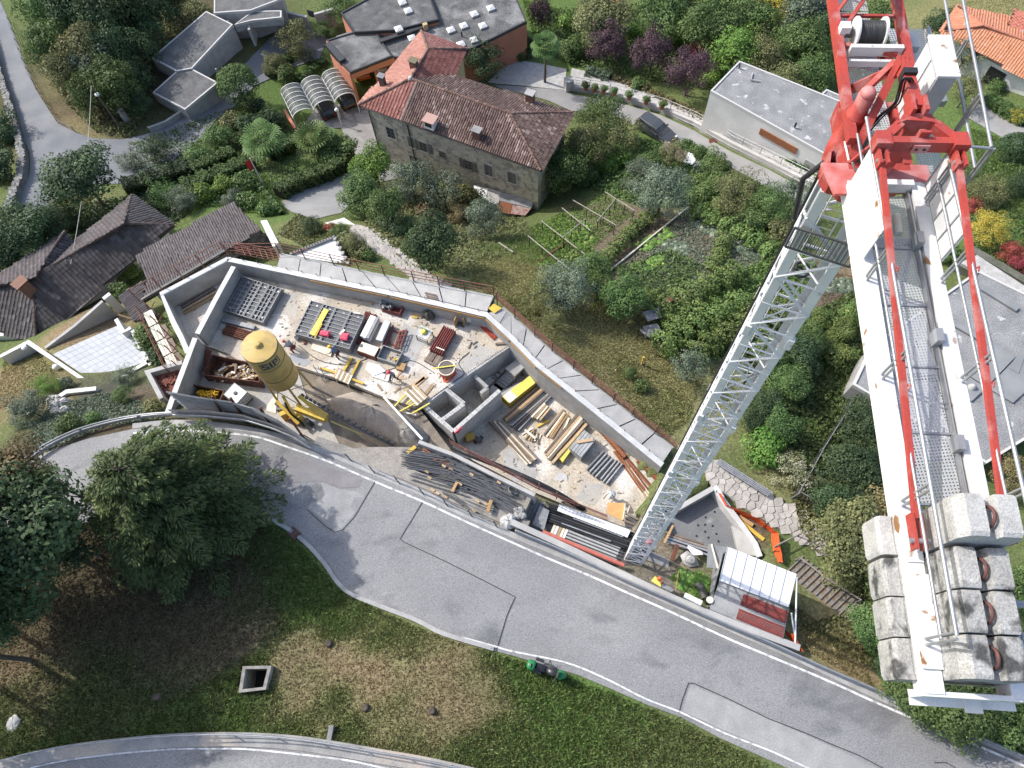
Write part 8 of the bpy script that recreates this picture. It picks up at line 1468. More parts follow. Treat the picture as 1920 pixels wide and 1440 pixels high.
T_(1380,372,50,'olive','olive bushy tree by the street curve','fine',ratio=.7);T_(1442,392,46,'mid','green tree left of the crane mast by the street','fine',ratio=.7);T_(1492,372,50,'grey','bamboo like grey green tree behind the mast','airy',ratio=.8);S_(1330,365,32,'mid','green shrub in the corner of the vegetable garden','med');S_(1410,420,34,'mid','green shrub above the cabbage bed','med');S_(1470,440,34,'olive','olive shrub behind the mast','med');S_(1350,400,30,'vine','climbing plant bush above the cabbages','med')
# purple trees and top centre
GP='three purple leaved trees'
T_(1138,88,40,'purple','purple leaved tree nearest the forecourt','fine');T_(1222,106,42,'purple','middle purple leaved tree','fine');T_(1294,140,46,'purple','purple leaved tree nearest the white house','fine')
T_(1128,48,56,'olive','wide olive brown tree behind the purple trees','big',ratio=.7);T_(1240,28,54,'mid','dark leafy tree at the top centre','big',ratio=.8);S_(1184,62,22,'bright','bright bush between the purple trees and the top','med');S_(1262,82,22,'bright','bright bush behind the middle purple tree','med');T_(1330,62,54,'mid','green tree at the top right of centre','big');T_(1402,48,50,'mid','leafy tree left of the jib at the top','big');T_(1382,108,48,'bright','light green tree above the white house','big');T_(1432,118,46,'olive','yellowish tree above the white house','fine');T_(1492,98,50,'mid','green tree beside the jib','big');T_(1522,150,40,'mid','green tree next to the crane head','big');T_(1450,10,44,'yellow','yellowing tree at the top edge beside the jib','airy');T_(1510,30,48,'grey','grey green tree touching the jib','big');T_(1355,8,46,'bright','bright tree at the top edge right of centre','big');S_(1335,140,24,'bright','bright shrub behind the white house wall','med');S_(1305,98,22,'red','pinkish shrub behind the purple trees','fine');S_(1195,160,18,'mid','shrub below the middle purple tree','small');T_(1290,15,40,'olive','olive tree at the top edge','big');S_(1346,170,14,'brown','brown shrub at the white house corner','small');S_(1100,98,14,'mid','small shrub by the clipped hedge');T_(1560,120,40,'mid','tree under the jib walkway','big');T_(1640,60,50,'mid','tree far below the jib','big');T_(1470,160,36,'olive','olive tree behind the white house roof','big');T_(1550,60,40,'dark','dark tree behind the left jib chord','big')
# right side
T_(1848,432,36,'yellow','yellow leaved round bush at the right','fine',ratio=.8);S_(1893,476,24,'red','dark red maple bush by the mossy wall','fine');S_(1912,500,22,'red','second dark red maple bush at the right edge','fine');S_(1824,388,18,'red','small red maple behind the right pendant','fine');S_(1850,366,36,'olive','olive green bush above the yellow one','fine');S_(1905,352,30,'dark','dark green bush at the right edge','fine');S_(1902,282,34,'dark','dark clipped ball bush on the right lawn','dense',ratio=.9);S_(1862,195,16,'mid','hedge shrub by the right lane','fine');S_(1885,210,16,'mid','second hedge shrub by the right lane','fine');S_(1908,222,16,'yellow','yellowish hedge shrub by the right lane','fine');S_(1870,165,16,'mid','round shrub at the white house entrance');T_(1812,175,32,'olive','feathery tree below the electrical cabinet','airy');T_(1808,110,34,'olive','feathery olive tree beside the orange roof','airy');T_(1770,60,36,'dark','dark tree behind the side platform','big');T_(1900,895,42,'brown','brown green bush behind the right pendant end','fine');S_(1780,478,22,'mid','green bush under the counter jib');S_(1820,340,26,'mid','shrub beside the right handrail','fine')
T_(1596,888,58,'dark','big glossy dark evergreen left of the counter jib','big',ratio=.7);T_(1620,800,50,'dark','dark evergreen higher up beside the counter jib','big',ratio=.7);T_(1562,942,44,'dark','dark evergreen by the paved path','big',ratio=.7);T_(1645,850,34,'dark','dark evergreen partly under the counter jib','big');S_(1488,890,40,'white','variegated pale shrub by the paved path','airy');S_(1432,842,40,'bright','bright green shrub near the mast','med');S_(1475,862,26,'olive','yellowish climber on the sagging fence','airy')
T_(1592,1012,74,'olive','rounded olive tree beside the wooden steps','big',ratio=.75);T_(1668,960,56,'brown','brownish olive tree under the white beam','big',ratio=.8);T_(1650,1090,44,'mid','tree between steps and ballast blocks','big');T_(1640,1180,46,'mid','tree above the road beside the ballast blocks','big');T_(1690,1240,46,'dark','dark tree behind the ballast blocks','big');T_(1715,1312,50,'mid','tree hanging over the road near the end frame','big',ratio=.8);T_(1800,1330,66,'mid','wide tree at the bottom right over the road','big',ratio=.8);T_(1885,1345,60,'mid','tree in the bottom right corner','big',ratio=.8);T_(1760,1280,50,'dark','dark tree directly below the end frame','big');T_(1860,1290,50,'dark','dark tree below the ballast blocks at the right','big');T_(1905,1260,46,'mid','tree at the right edge below the ballast blocks','big');T_(1740,1200,50,'dark','tree hidden mostly by the ballast blocks','big');T_(1900,1110,44,'mid','tree right of the ballast blocks','big')
# orchard: bush, fruit trees
T_(1062,540,50,'grey','grey green wide tree in the meadow above the walkway','fine',ratio=.75);T_(1112,515,38,'mid','leafy tree beside the vine corner','big');T_(1015,548,34,'olive','thin dry tree near the walkway railing','airy');T_(1040,600,24,'olive','small dry shrub tree by the railing','airy');T_(1170,566,44,'mid','orchard tree beside the stone slab shed','big');T_(1130,545,32,'mid','small orchard tree left of the shed','big');T_(1290,690,40,'grey','bare grey shrub tree near the mast','airy');T_(1180,700,14,'mid','sapling in the meadow');S_(1205,725,16,'mid','small sapling bush by the railing')
for k,(x,y,r)in enumerate([(1440,672,36),(1500,668,38),(1478,725,38),(1440,765,34),(1462,802,34),(1412,790,26),(1512,640,34)]):T_(x,y,r,['mid','dark'][k%2],['leafy','dark leafy'][k%2]+' orchard tree right of the mast','big',group='orchard trees right of the mast, '+['lighter','darker'][k%2])
for k,(x,y,r)in enumerate([(1575,620,30),(1592,588,26),(1560,665,30),(1535,600,24)]):S_(x,y,r,'vine','garden bush between mast and counter jib','med',group='garden bushes between mast and counter jib')
# hedges
def hedge(px,w,h,m,label,dens=170,leaf=.17,name='hedge',cat='hedge',wob=.12,group=None,seed=1,lift=0):
 L=resample([G(x,y,h*.6)for x,y in px],.25);r=np.random.default_rng(seed+len(L));P=np.array([[p.x,p.y,p.z-h*.6+lift]for p in L]);seg=np.linalg.norm(np.diff(P[:,:2],axis=0),axis=1);LT=seg.sum();n=int(LT*(w+2*h)*dens);s=r.random(n)*(len(L)-1.001);i=s.astype(int);f=(s-i)[:,None];B=P[i]*(1-f)+P[i+1]*f;d=unit(P[i+1]-P[i]);sd=np.stack([-d[:,1],d[:,0],0*d[:,0]],1);u=r.random(n)*(w+2*h)
 off=np.where(u<h,-w/2,np.where(u>h+w,w/2,u-h-w/2));z=np.where(u<h,u,np.where(u>h+w,w+2*h-u,h));Nn=np.where((u<h)[:,None],-sd,np.where((u>h+w)[:,None],sd,np.array([0,0,1.0])))
 wv=wob*(np.sin(s*.9)+np.sin(s*2.3+z*3)+r.normal(0,.6,n));C=B+sd*(off+np.sign(off)*0)[:,None]+Nn*wv[:,None]+np.array([0,0,1.0])*z[:,None];tint=.55*r.random(n)+.3*(.5+.5*np.sin(s*.7+z*2))
 V,F_,t=leafcloud(C,unit(Nn+r.normal(0,.45,(n,3))+[0,0,.2]),leaf,r,tint=tint);t_=thing(name,label,cat,tuple(P[len(P)//2].tolist()),group);me=npmesh('foliage',V-P[len(P)//2],F_,[LM[m]],tint=t);link(me,'foliage',t_)
 b=MB();wallbox(b,[Vector(p)for p in P.tolist()],max(.1,w-.35),[p[2]+h-.25 for p in P],[p[2]-.4 for p in P]);b.build('core',mat('hedge_core',(.014,.018,.008),rough=1),t_);return t_
hedge([(232,352),(270,342),(318,325),(364,312)],1.5,1.5,'dark','dark clipped hedge along the lane below the round tree');hedge([(345,352),(390,335),(432,318),(472,302)],1.4,1.4,'mid','clipped hedge in the middle of the left garden');hedge([(508,290),(535,275),(558,264)],1.2,1.4,'mid','short clipped hedge by the palm');hedge([(520,360),(560,340),(600,328),(640,308),(652,285)],1.3,1.6,'mid','curving clipped hedge along the driveway');hedge([(360,320),(400,300),(440,285)],1.2,1.3,'mid','clipped hedge joining the round bushes');hedge([(1098,134),(1120,138),(1145,145)],1.1,.9,'grey','low grey clipped hedge on the terrace above the street');hedge([(1150,147),(1200,166),(1250,188),(1300,212),(1330,226)],.8,.5,'brown','low brownish hedge strip along the pot terrace');hedge([(1380,245),(1430,270),(1480,300),(1510,318)],.7,.5,'mid','low planting strip at the foot of the white house');hedge([(625,432),(645,448),(668,470),(685,478)],1.0,.8,'olive','mixed hedge beside the cobbled path');hedge([(372,378),(400,358),(432,342)],.9,.6,'bright','low flowering border of the striped lawn');hedge([(560,150),(590,128),(612,112)],.8,.5,'mid','low border on the lawn by the carport')
hedge([(470,335),(500,365),(528,398)],.5,.6,'mid','narrow border along the garden path');hedge([(560,95),(530,118),(500,140)],.9,.7,'mid','green border at the lawn edge')
hedge([(1845,180),(1880,200),(1925,228)],1.2,1.0,'mid','hedge along the right lane')
# vines on posts
def vine(px,h,w,label,m='vine',group=None,seed=3,leaf=.2,dens=120):
 t=hedge_open(px,h,w,m,label,dens,leaf,seed,group);return t
def hedge_open(px,h,w,m,label,dens,leaf,seed,group):
 L=resample([G(x,y,h*.7)for x,y in px],.3);r=np.random.default_rng(seed);P=np.array([[p.x,p.y,p.z-h*.7]for p in L]);n=int(len(L)*.3*(w+h)*dens);s=r.random(n)*(len(L)-1.001);i=s.astype(int);f=(s-i)[:,None];B=P[i]*(1-f)+P[i+1]*f;d=unit(P[i+1]-P[i]);sd=np.stack([-d[:,1],d[:,0],0*d[:,0]],1);a=r.random(n)*6.28;k=(.55+.5*np.sqrt(r.random(n)))*(.75+.3*np.sin(s*1.3+seed)+.2*np.sin(s*3.1))
 o=sd*(np.cos(a)*w*.55*k)[:,None]+np.array([0,0,1.0])*(h*.68+np.sin(a)*h*.38*k)[:,None];C=B+o;Nn=unit(sd*np.cos(a)[:,None]+np.array([0,0,1.0])*(np.sin(a)+.4)[:,None]+r.normal(0,.5,(n,3)));V,F_,tt=leafcloud(C,Nn,leaf,r,tint=.6*r.random(n)+.25*(.5+.5*np.sin(s*.8))+.2*r.random(n)**5)
 o0=P[len(P)//2];t=thing('vine_row',label,'vine',tuple(o0.tolist()),group);link(npmesh('foliage',V-o0,F_,[LM[m]],tint=tt),'foliage',t)
 for j in range(0,len(P),8):b=MB();b.path([Vector(P[j])-Vector((0,0,.3)),Vector(P[j])+Vector((.05,.03,h*.5)),Vector(P[j])+Vector((0,0,h*.95))],[.06,.045,.03],5);b.build('trunk',M_BARK,t)
 return t
VN=['vine row along the upper right edge of the cabbage bed','vine row above the meadow with bare trunks','vine row nearest the mast in the orchard','vine row along the path between the two beds','vine row below the brown sheet','short vine row at the lower corner of the big bed','vine row beside the stone slab shed','vine row behind the mast','vine row from the frames down to the meadow','vine clump along the cabbage bed','vine row under the street shrubs']
for k,(px,h,w)in enumerate([([(1300,390),(1360,415),(1420,450),(1450,470)],1.6,2.0),([(1235,650),(1285,622),(1340,590),(1400,560)],2.0,2.2),([(1300,665),(1350,630),(1400,598),(1440,570)],2.0,2.0),([(1115,505),(1150,470),(1190,425),(1230,395)],1.5,1.4),([(1225,590),(1275,560),(1330,530),(1395,505)],1.9,2.0),([(1120,545),(1170,548),(1215,558),(1245,575)],1.8,1.8),([(1250,620),(1290,595),(1320,575)],1.9,1.8),([(1420,640),(1450,600),(1480,560)],1.9,2.0),([(1075,475),(1100,500),(1118,530)],1.5,1.5),([(1360,440),(1350,480),(1330,505)],1.3,1.6),([(1290,330),(1340,345),(1390,372)],1.5,1.8)]):vine(px,h,w,VN[k],seed=30+k)
# palms
def palm(px,py,rpx,th,label,m='palm',seed=1,n=26):
 r=np.random.default_rng(seed);p=G(px,py,th);R=rpx*mpp(px,py,p.z);zg=p.z-th;t=thing('palm_tree',label,'palm',(p.x,p.y,zg));b=MB();b.path([Vector((p.x,p.y,zg-.4)),Vector((p.x+.05,p.y,zg+th*.5)),Vector((p.x,p.y,zg+th))],[.17,.14,.16],8);b.build('trunk',M_BARK,t);V=[];F_=[];tt=[]
 for k in range(n):
  a=k*2.4+r.normal(0,.2);el=r.uniform(-.5,1.1);dr=np.array([math.cos(a)*math.cos(el),math.sin(a)*math.cos(el),math.sin(el)]);hub=np.array([0,0,th])+dr*R*.5+np.array([0,0,-.05*R]);sd=unit(np.cross(dr,[0,0,1.0]));n0=len(V);V+=[np.array([0,0,th])-sd*.02,np.array([0,0,th])+sd*.02,hub+sd*.02,hub-sd*.02];F_.append((n0,n0+1,n0+2,n0+3));tt+=[.3]*4;c=r.random()
  for j in range(13):
   g=(j-6)/6*1.9;dd=dr*math.cos(g)+sd*math.sin(g);e1_=hub+dd*R*.42;e2_=hub+dd*R*(.55-.08*abs(g))+np.array([0,0,-.14*R]);s2=unit(np.cross(dd,np.cross(dr,sd)))*R*.035;n0=len(V);V+=[hub,e1_+s2,e2_,e1_-s2];F_.append((n0,n0+1,n0+2,n0+3));tt+=[.25+.5*c+.2*r.random()]*4
 link(npmesh('crown',np.array(V),F_,[LM[m]],tint=np.array(tt)),'crown',t);return t
palm(1022,85,30,5.2,'tall single palm with a bare trunk beside the gravel forecourt',seed=2);palm(492,262,44,3.0,'large palm in the hedged left garden',seed=3);palm(588,262,42,2.6,'fan palm by the driveway hedge',seed=4);palm(612,262,28,2.6,'smaller palm crown beside the fan palm',seed=5)
# big dark conifer over the road and its neighbour
def conifer(px,py,rpx,H,label,m,seed,nb=190,droop=.25,leaf=.25):
 r=np.random.default_rng(seed);p=G(px,py,H*.45);zg=p.z-H*.45;R=rpx*mpp(px,py,p.z);t=thing('conifer',label,'tree',(p.x,p.y,zg));b=MB();b.path([Vector((p.x,p.y,zg-.6)),Vector((p.x,p.y,zg+H*.5)),Vector((p.x,p.y,zg+H*.95))],[.32,.2,.05],9);b.build('trunk',M_BARK,t);Cs,Ns,Ts,Tn=[],[],[],[];bb=MB()
 for k in range(nb):
  h=.10+.88*(k+r.random())/nb;a=k*2.399+r.normal(0,.25);Lr=R*(1-.80*h**1.7)*r.uniform(.72,1.06);up=.12+.75*h**2;S=int(Lr/.11);s=np.linspace(.22,1,S)[:,None];dr=np.array([math.cos(a),math.sin(a),0]);sd=np.array([-dr[1],dr[0],0]);ax=np.array([0,0,H*h*.92])+dr*Lr*s+np.array([0,0,1])*(up*Lr*.45*s-droop*Lr*s**2)
  c=r.random();bb.path([Vector((p.x,p.y,zg+H*h*.92)),Vector((p.x,p.y,zg))+Vector(ax[S//2].tolist()),Vector((p.x,p.y,zg))+Vector(ax[-1].tolist())],[.05,.03,.008],4)
  for q in range(9):
   w=(.18+.62*np.sin(np.pi*np.clip(s,.0,.97)))*(r.random((S,1))-.5)*2*min(1.3,Lr*.36);C=ax+sd*w+np.array([0,0,1])*(-.10*np.abs(w)+r.normal(0,.07,(S,1)));Cs.append(C);Ns.append(unit(np.array([0,0,1.0])+r.normal(0,.38,(S,3))+dr*.2));Ts.append(.25*c+.45*r.random(S)+.28*(s[:,0]>.8));Tn.append(unit(dr+sd*np.sign(w)*.7+r.normal(0,.15,(S,3))))
 C=np.concatenate(Cs);N_=np.concatenate(Ns);T_n=np.concatenate(Tn);T_n-=(T_n*N_).sum(1,keepdims=True)*N_;T_n=unit(T_n);s_=np.cross(N_,T_n);n=len(C);L=(leaf*(.6+.8*r.random(n)))[:,None];V=np.empty((n,4,3));V[:,0]=C-T_n*L*.5;V[:,1]=C+s_*L*.15;V[:,2]=C+T_n*L*.5-N_*L*.15;V[:,3]=C-s_*L*.15
 link(npmesh('crown',V.reshape(-1,3),np.arange(n*4).reshape(n,4),[LM[m]],tint=np.repeat(np.clip(np.concatenate(Ts),0,1),4)),'crown',t);o=bb.build('branches',M_BARK,t);o['kind']='stuff';return t
conifer(300,925,195,9.0,'large dark conifer spreading over the road bend','conifer',7,nb=210)
for k,(x,y,r)in enumerate([(-150,1010,130),(-190,1130,130),(-120,1220,110),(-230,1260,120)]):T_(x,y,r,'dark','dark wood tree beyond the left edge of the grass bank','big',group='wood trees beyond the left edge',ratio=1.2,th=4.5)
T_(40,1010,130,'dark','huge dark leafy tree at the left edge beside the conifer','big',ratio=.8,th=3.0);T_(30,900,75,'brown','yellow and red tinted tree top at the left edge','big',ratio=.9,th=3.5);T_(95,905,40,'olive','yellowish crown between the conifer and the left edge','big',th=4.0);T_(20,1130,70,'dark','lower dark tree at the left edge above the grass','big',th=1.0);T_(130,1020,60,'dark','dark crown filling the gap left of the conifer','big',th=2.0)
# cabbages and vegetables, one plant each in rows
def plant_mesh(seed,n,leaf,m):
 r=np.random.default_rng(seed);a=np.arange(n)*2.4;q=np.sqrt(np.arange(n)/n);C=np.stack([np.cos(a)*q*.24,np.sin(a)*q*.24,.16-.08*q+.02*r.random(n)],1);N_=unit(np.stack([np.cos(a)*q*.6,np.sin(a)*q*.6,np.ones(n)],1));V,F_,t=leafcloud(C,N_,leaf,r,.95);return npmesh('plant',V,F_,[LM[m]],tint=t)
CAB=[plant_mesh(k,16,.26,'grey')for k in range(3)];VEG=[plant_mesh(10+k,14,.22,'bright')for k in range(3)]
def bed(pts,nu,nv,meshes,label,grp,name,sc=1.0,skip=.15):
 for i in range(nu):
  for j in range(nv):
   if rnd.random()<skip:continue
   u,v=(i+.5+rnd.uniform(-.25,.25))/nu,(j+.5+rnd.uniform(-.25,.25))/nv;a,c,d,e=pts;x=(a[0]*(1-u)+c[0]*u)*(1-v)+(e[0]*(1-u)+d[0]*u)*v;y=(a[1]*(1-u)+c[1]*u)*(1-v)+(e[1]*(1-u)+d[1]*u)*v
   o=link(meshes[(i+j)%len(meshes)],name,None,tuple(G(x,y,0)));k=sc*rnd.uniform(.75,1.3);o.scale=(k,k,k);o.rotation_euler.z=rnd.uniform(0,6);tag(o,label,'plant',grp)
bed([(1300,405),(1440,478),(1428,492),(1290,418)],22,3,CAB,'blue green cabbage in the long diagonal row','cabbages in the long diagonal row','cabbage',1.15);bed([(1255,450),(1300,468),(1285,482),(1240,460)],8,3,CAB,'blue green cabbage in the short row of the big bed','cabbages in the short row','cabbage',1.0);bed([(1190,460),(1250,430),(1262,445),(1205,478)],9,4,VEG,'leafy vegetable in the middle of the big bed','leafy vegetables of the big bed','vegetable',1.1,.35);bed([(1180,500),(1240,480),(1250,500),(1190,520)],8,4,VEG,'leafy vegetable at the near end of the big bed','leafy vegetables at the near end','vegetable',1.1,.4);bed([(1055,440),(1100,420),(1120,450),(1080,475)],7,5,VEG,'leafy vegetable under the bean frames','leafy vegetables under the bean frames','vegetable',1.1,.35);bed([(1545,520),(1595,525),(1598,552),(1550,548)],8,4,CAB,'pale plant in the small bed behind the mast','pale plants in the small bed','plant',.9,.3);bed([(1275,1068),(1330,1090),(1318,1118),(1262,1098)],9,4,VEG,'green plant in the vegetable rows by the shed','plants in the vegetable rows by the shed','vegetable',1.3,.1)
# loose ground cover and grass, nobody could count it
def cover(name,poly,n,leaf,hmin,hmax,m,seed,tint=None,patch=.7):
 P=[(p.x,p.y)for p in Gs(poly)];r=np.random.default_rng(seed);xs_=[p[0]for p in P];ys_=[p[1]for p in P];x=r.uniform(min(xs_),max(xs_),n*3);y=r.uniform(min(ys_),max(ys_),n*3);k=pip(x,y,P);x,y=x[k][:n],y[k][:n];ph=np.sin(x*patch+2*np.sin(y*patch*.8))*np.cos(y*patch*1.1-x*.3);q=r.random(len(x));hh=hmin+(hmax-hmin)*np.clip(.5+.5*ph+.35*r.normal(size=len(x)),0,1)
 C=np.stack([x,y,T(x,y)+hh*q**.4],1);V,F_,t=leafcloud(C,unit(np.array([0,0,.8])+r.normal(0,.6,(len(x),3))),leaf,r,tint=.55*r.random(len(x))+.3*(.5+.5*ph));o=link(npmesh(name,V,F_,[LM[m]],tint=t),name);o['kind']='stuff';return o
cover('undergrowth',[(60,60),(330,-20),(400,20),(290,110),(285,200),(250,260),(180,250),(120,190)],16000,.3,.0,.7,'olive',3);cover('undergrowth',[(1085,240),(1280,280),(1450,360),(1480,420),(1300,390),(1200,390),(1090,350),(1020,330)],15000,.26,.0,.7,'mid',4);cover('undergrowth',[(980,20),(1540,-20),(1560,190),(1400,110),(1330,170),(1100,130),(1040,110)],22000,.3,.0,.9,'mid',5)
cover('undergrowth',[(1300,390),(1500,430),(1530,520),(1440,640),(1320,680),(1240,640),(1350,520),(1440,490)],20000,.24,.0,.6,'vine',6);cover('undergrowth',[(1400,640),(1620,540),(1640,760),(1560,900),(1420,860),(1390,760)],22000,.24,.0,.55,'mid',7);cover('undergrowth',[(655,330),(980,400),(1000,450),(880,520),(760,500),(690,430)],14000,.24,.0,.5,'olive',8);cover('undergrowth',[(1470,880),(1640,940),(1700,1100),(1640,1260),(1500,1170),(1620,1140),(1500,1000)],9000,.2,.0,.4,'olive',9);cover('undergrowth',[(1600,1180),(1930,1180),(1930,1420),(1800,1370),(1660,1300)],9000,.22,.0,.6,'mid',10);cover('undergrowth',[(240,270),(480,190),(560,250),(560,330),(480,390),(330,390),(250,360)],12000,.22,.0,.35,'mid',11);cover('undergrowth',[(120,385),(330,350),(360,400),(240,480),(100,470),(0,500),(0,420)],9000,.24,.0,.5,'dark',12);cover('ground_cover',[(90,770),(190,735),(290,760),(310,785),(200,800),(90,845),(40,840)],7000,.16,.0,.18,'grey',13);cover('undergrowth',[(560,400),(700,480),(640,500),(520,440)],4000,.2,.0,.3,'olive',14);cover('undergrowth',[(1760,300),(1930,300),(1930,540),(1830,470),(1760,400)],6000,.22,.0,.4,'mid',15);cover('undergrowth',[(1050,400),(1120,480),(1110,520),(1010,500),(1000,430)],4000,.22,.0,.4,'bright',16)
cover('bed_weeds',[(1290,392),(1440,480),(1400,510),(1240,560),(1140,520)],5200,.2,.0,.22,'grey',31);cover('bed_weeds',[(1150,505),(1250,470),(1320,500),(1230,590),(1180,560)],3500,.22,.0,.4,'mid',32);cover('bed_weeds',[(1050,400),(1130,365),(1190,400),(1090,480)],2600,.18,.0,.25,'bright',33)
GM=mat('grass_blades',(1,1,1),(.72,.70,.66),sc=2,attr='gcol',rough=.8,spec=.1,coord='World',transl=.4)
def grass(polys,n,h,seed,dry=.0,exclude=()):
 r=np.random.default_rng(seed);X,Y=[],[]
 for poly in polys:
  P=[(p.x,p.y)for p in Gs(poly)];xs_=[p[0]for p in P];ys_=[p[1]for p in P];x=r.uniform(min(xs_),max(xs_),n*3);y=r.uniform(min(ys_),max(ys_),n*3);k=pip(x,y,P);x,y=x[k][:n],y[k][:n];X.append(x);Y.append(y)
 x,y=np.concatenate(X),np.concatenate(Y)
 for E in exclude:k=~pip(x,y,[(p.x,p.y)for p in E]);x,y=x[k],y[k]
 n=len(x);col=gcol(x,y);green=np.clip((col[:,1]-col[:,0])*14+.35,.12,1);keep=r.random(n)<.35+.65*green;x,y,col,green=x[keep],y[keep],col[keep],green[keep];n=len(x);z=T(x,y);hh=h*(.35+.75*green)*(.5+r.random(n));V,CC=[],[]
 for q in range(3):
  a=r.random(n)*6.28;w=.030+.022*r.random(n);ln=r.normal(0,.55,(n,2))*hh[:,None];V.append(np.stack([np.stack([x-np.cos(a)*w,y-np.sin(a)*w,z-.02],1),np.stack([x+np.cos(a)*w,y+np.sin(a)*w,z-.02],1),np.stack([x+ln[:,0],y+ln[:,1],z+hh],1)],1));v=col*(1.0+.42*r.normal(size=(n,1))).clip(.45,2.0)*1.75;k=r.random(n)<.2;v[k]=v[k]*.4+np.array([.36,.31,.17])*.6;CC.append(np.repeat(v[:,None],3,1))
 V=np.concatenate(V).reshape(-1,3);CC=np.concatenate(CC).reshape(-1,3);o=link(npmesh('grass',V,np.arange(len(V)).reshape(-1,3),[GM],tint=CC,tname='gcol'),'grass');o['kind']='stuff'
PITX=PITBOX
grass([[(-30,1060),(200,975),(400,955),(510,985),(575,1035),(628,1100),(705,1142),(830,1196),(1000,1248),(1140,1298),(1280,1356),(1440,1434),(1400,1500),(900,1460),(780,1425),(640,1400),(480,1381),(300,1385),(140,1403),(-30,1445)]],95000,.14,21,exclude=[PITX])
grass([[(905,470),(1010,420),(1060,500),(1110,540),(1230,610),(1330,680),(1290,790),(1240,830),(1110,715),(960,585),(880,530)]],60000,.16,22);grass([[(1480,1130),(1600,1200),(1640,1290),(1500,1215)],[(1530,500),(1610,520),(1620,720),(1560,760)],[(590,110),(650,150),(600,190),(540,190)],[(980,0),(1060,20),(1090,110),(1010,100)],[(1760,20),(1930,-30),(1930,120),(1800,60)],[(1820,240),(1930,280),(1930,460),(1840,330)],[(90,370),(170,370),(150,410),(100,410)],[(20,660),(60,650),(110,700),(60,760),(-10,770)],[(380,340),(500,330),(540,400),(450,400)],[(1180,640),(1290,560),(1400,600),(1300,700)]],9000,.15,23)
# ==== SMALL THINGS, VEHICLE, PEOPLE
# concrete shaft in the bank
q=[G(x,y,.45)for x,y in((455,1249),(509,1248),(498,1293),(447,1299))]
t=thing('concrete_shaft','square open concrete shaft in the grass bank','shaft',tuple(q[0]-Vector((0,0,1))));cq=(q[0]+q[1]+q[2]+q[3])/4;M_SHAFT=mat('shaft_concrete',(.33,.31,.28),(.22,.205,.185),sc=3,rough=.95,coord='World',speck=.2,specs=12)
for i in range(4):
 a,c=q[i],q[(i+1)%4];a2,c2=a.lerp(cq,.24),c.lerp(cq,.24);b=MB();b.prism([a,c,c2,a2],2.0);b.build('side',M_SHAFT,t)
b=MB();b.prism([p.lerp(cq,.2)-Vector((0,0,1.7))for p in q],.1);b.build('bottom',mat('shaft_dark',(.05,.045,.04),rough=1),t)
for x,y,lb in((685,1327,'weathered tree stump in the dry grass'),(296,1307,'small dark tree stump in the shaded grass'),(810,1333,'thin rotten stump at the edge of the dry patch'),(617,1207,'tiny stump by the pile of dry leaves')):
 p=G(x,y,0);b=MB();b.lathe(tuple(p),[(.24,-.2),(.19,.1),(.17,.25),(.05,.2)],9);tag(b.build('tree_stump',M_BARK),lb,'stump')
blob('flat_stone','pale flat stone in the grass at the lower left','stone',G(25,1357,.05),.34,.4,.12,M_CONC,77)
b=MB();p=G(551,1000,.1);boxat(b,p,-.75,.62,.5,p.z-.1,p.z+.07);t=tag(b.build('drain_grate',M_RUST),'rusty drain grate in the kerb at the road bend','grate')
for k in range(5):b=MB();a=Vector((math.cos(-.75),math.sin(-.75),0));boxat(b,p+a*(.1*k-.2),-.75,.03,.46,p.z+.072,p.z+.09);b.build('grate_bar',M_STEELD,t)
b=MB();p=G(620,1377,.1);boxat(b,p,1.4,.8,.22,p.z-.1,p.z+.2);tag(b.build('concrete_channel',M_CONCD),'short concrete gutter block on the bank by the pipe handrail','gutter')
p=G(1337,265,.08);b=MB();b.lathe(tuple(p),[(.42,0),(.42,.02)],20);tag(b.build('manhole_cover',M_RUST),'brown round manhole cover in the street','manhole cover')
# left edge: stone wall and thin fence of the lane
L=[G(x,y,0)for x,y in[(-20,60),(0,128),(22,195),(43,268),(50,305),(48,335),(36,365),(24,405)]]
t=thing('stone_wall','rough grey stone wall along the lane at the left edge','wall',tuple(L[3]));b=MB();wallbox(b,L,.5,[p.z+.9 for p in L],[p.z-2 for p in L]);b.build('wall_core',mat('stone_core',(.20,.195,.185),(.12,.12,.11),sc=2.5,rough=.95,coord='World',speck=.3,specs=6),t)
LL_=resample(L,.55)
for k,p in enumerate(LL_):
 for j in range(2):b=MB();boxat(b,p+Vector((rnd.uniform(-.1,.1)-.18+.36*j,rnd.uniform(-.1,.1),0)),rnd.uniform(0,3),.42,.3,p.z+.85,p.z+.93+rnd.uniform(0,.05));b.build('stone',mat('wall_stone',(.25,.245,.235),(.16,.158,.15),sc=3,rough=.95,vary=.25),t)
guard('lane_fence','thin dark fence on the wood side of the lane','fence',[G(x,y,0)for x,y in[(20,42),(32,75),(46,115),(60,148),(78,182),(101,218),(112,234),(142,248)]],12,.9,M_STEELD,rails=(.5,1.0))
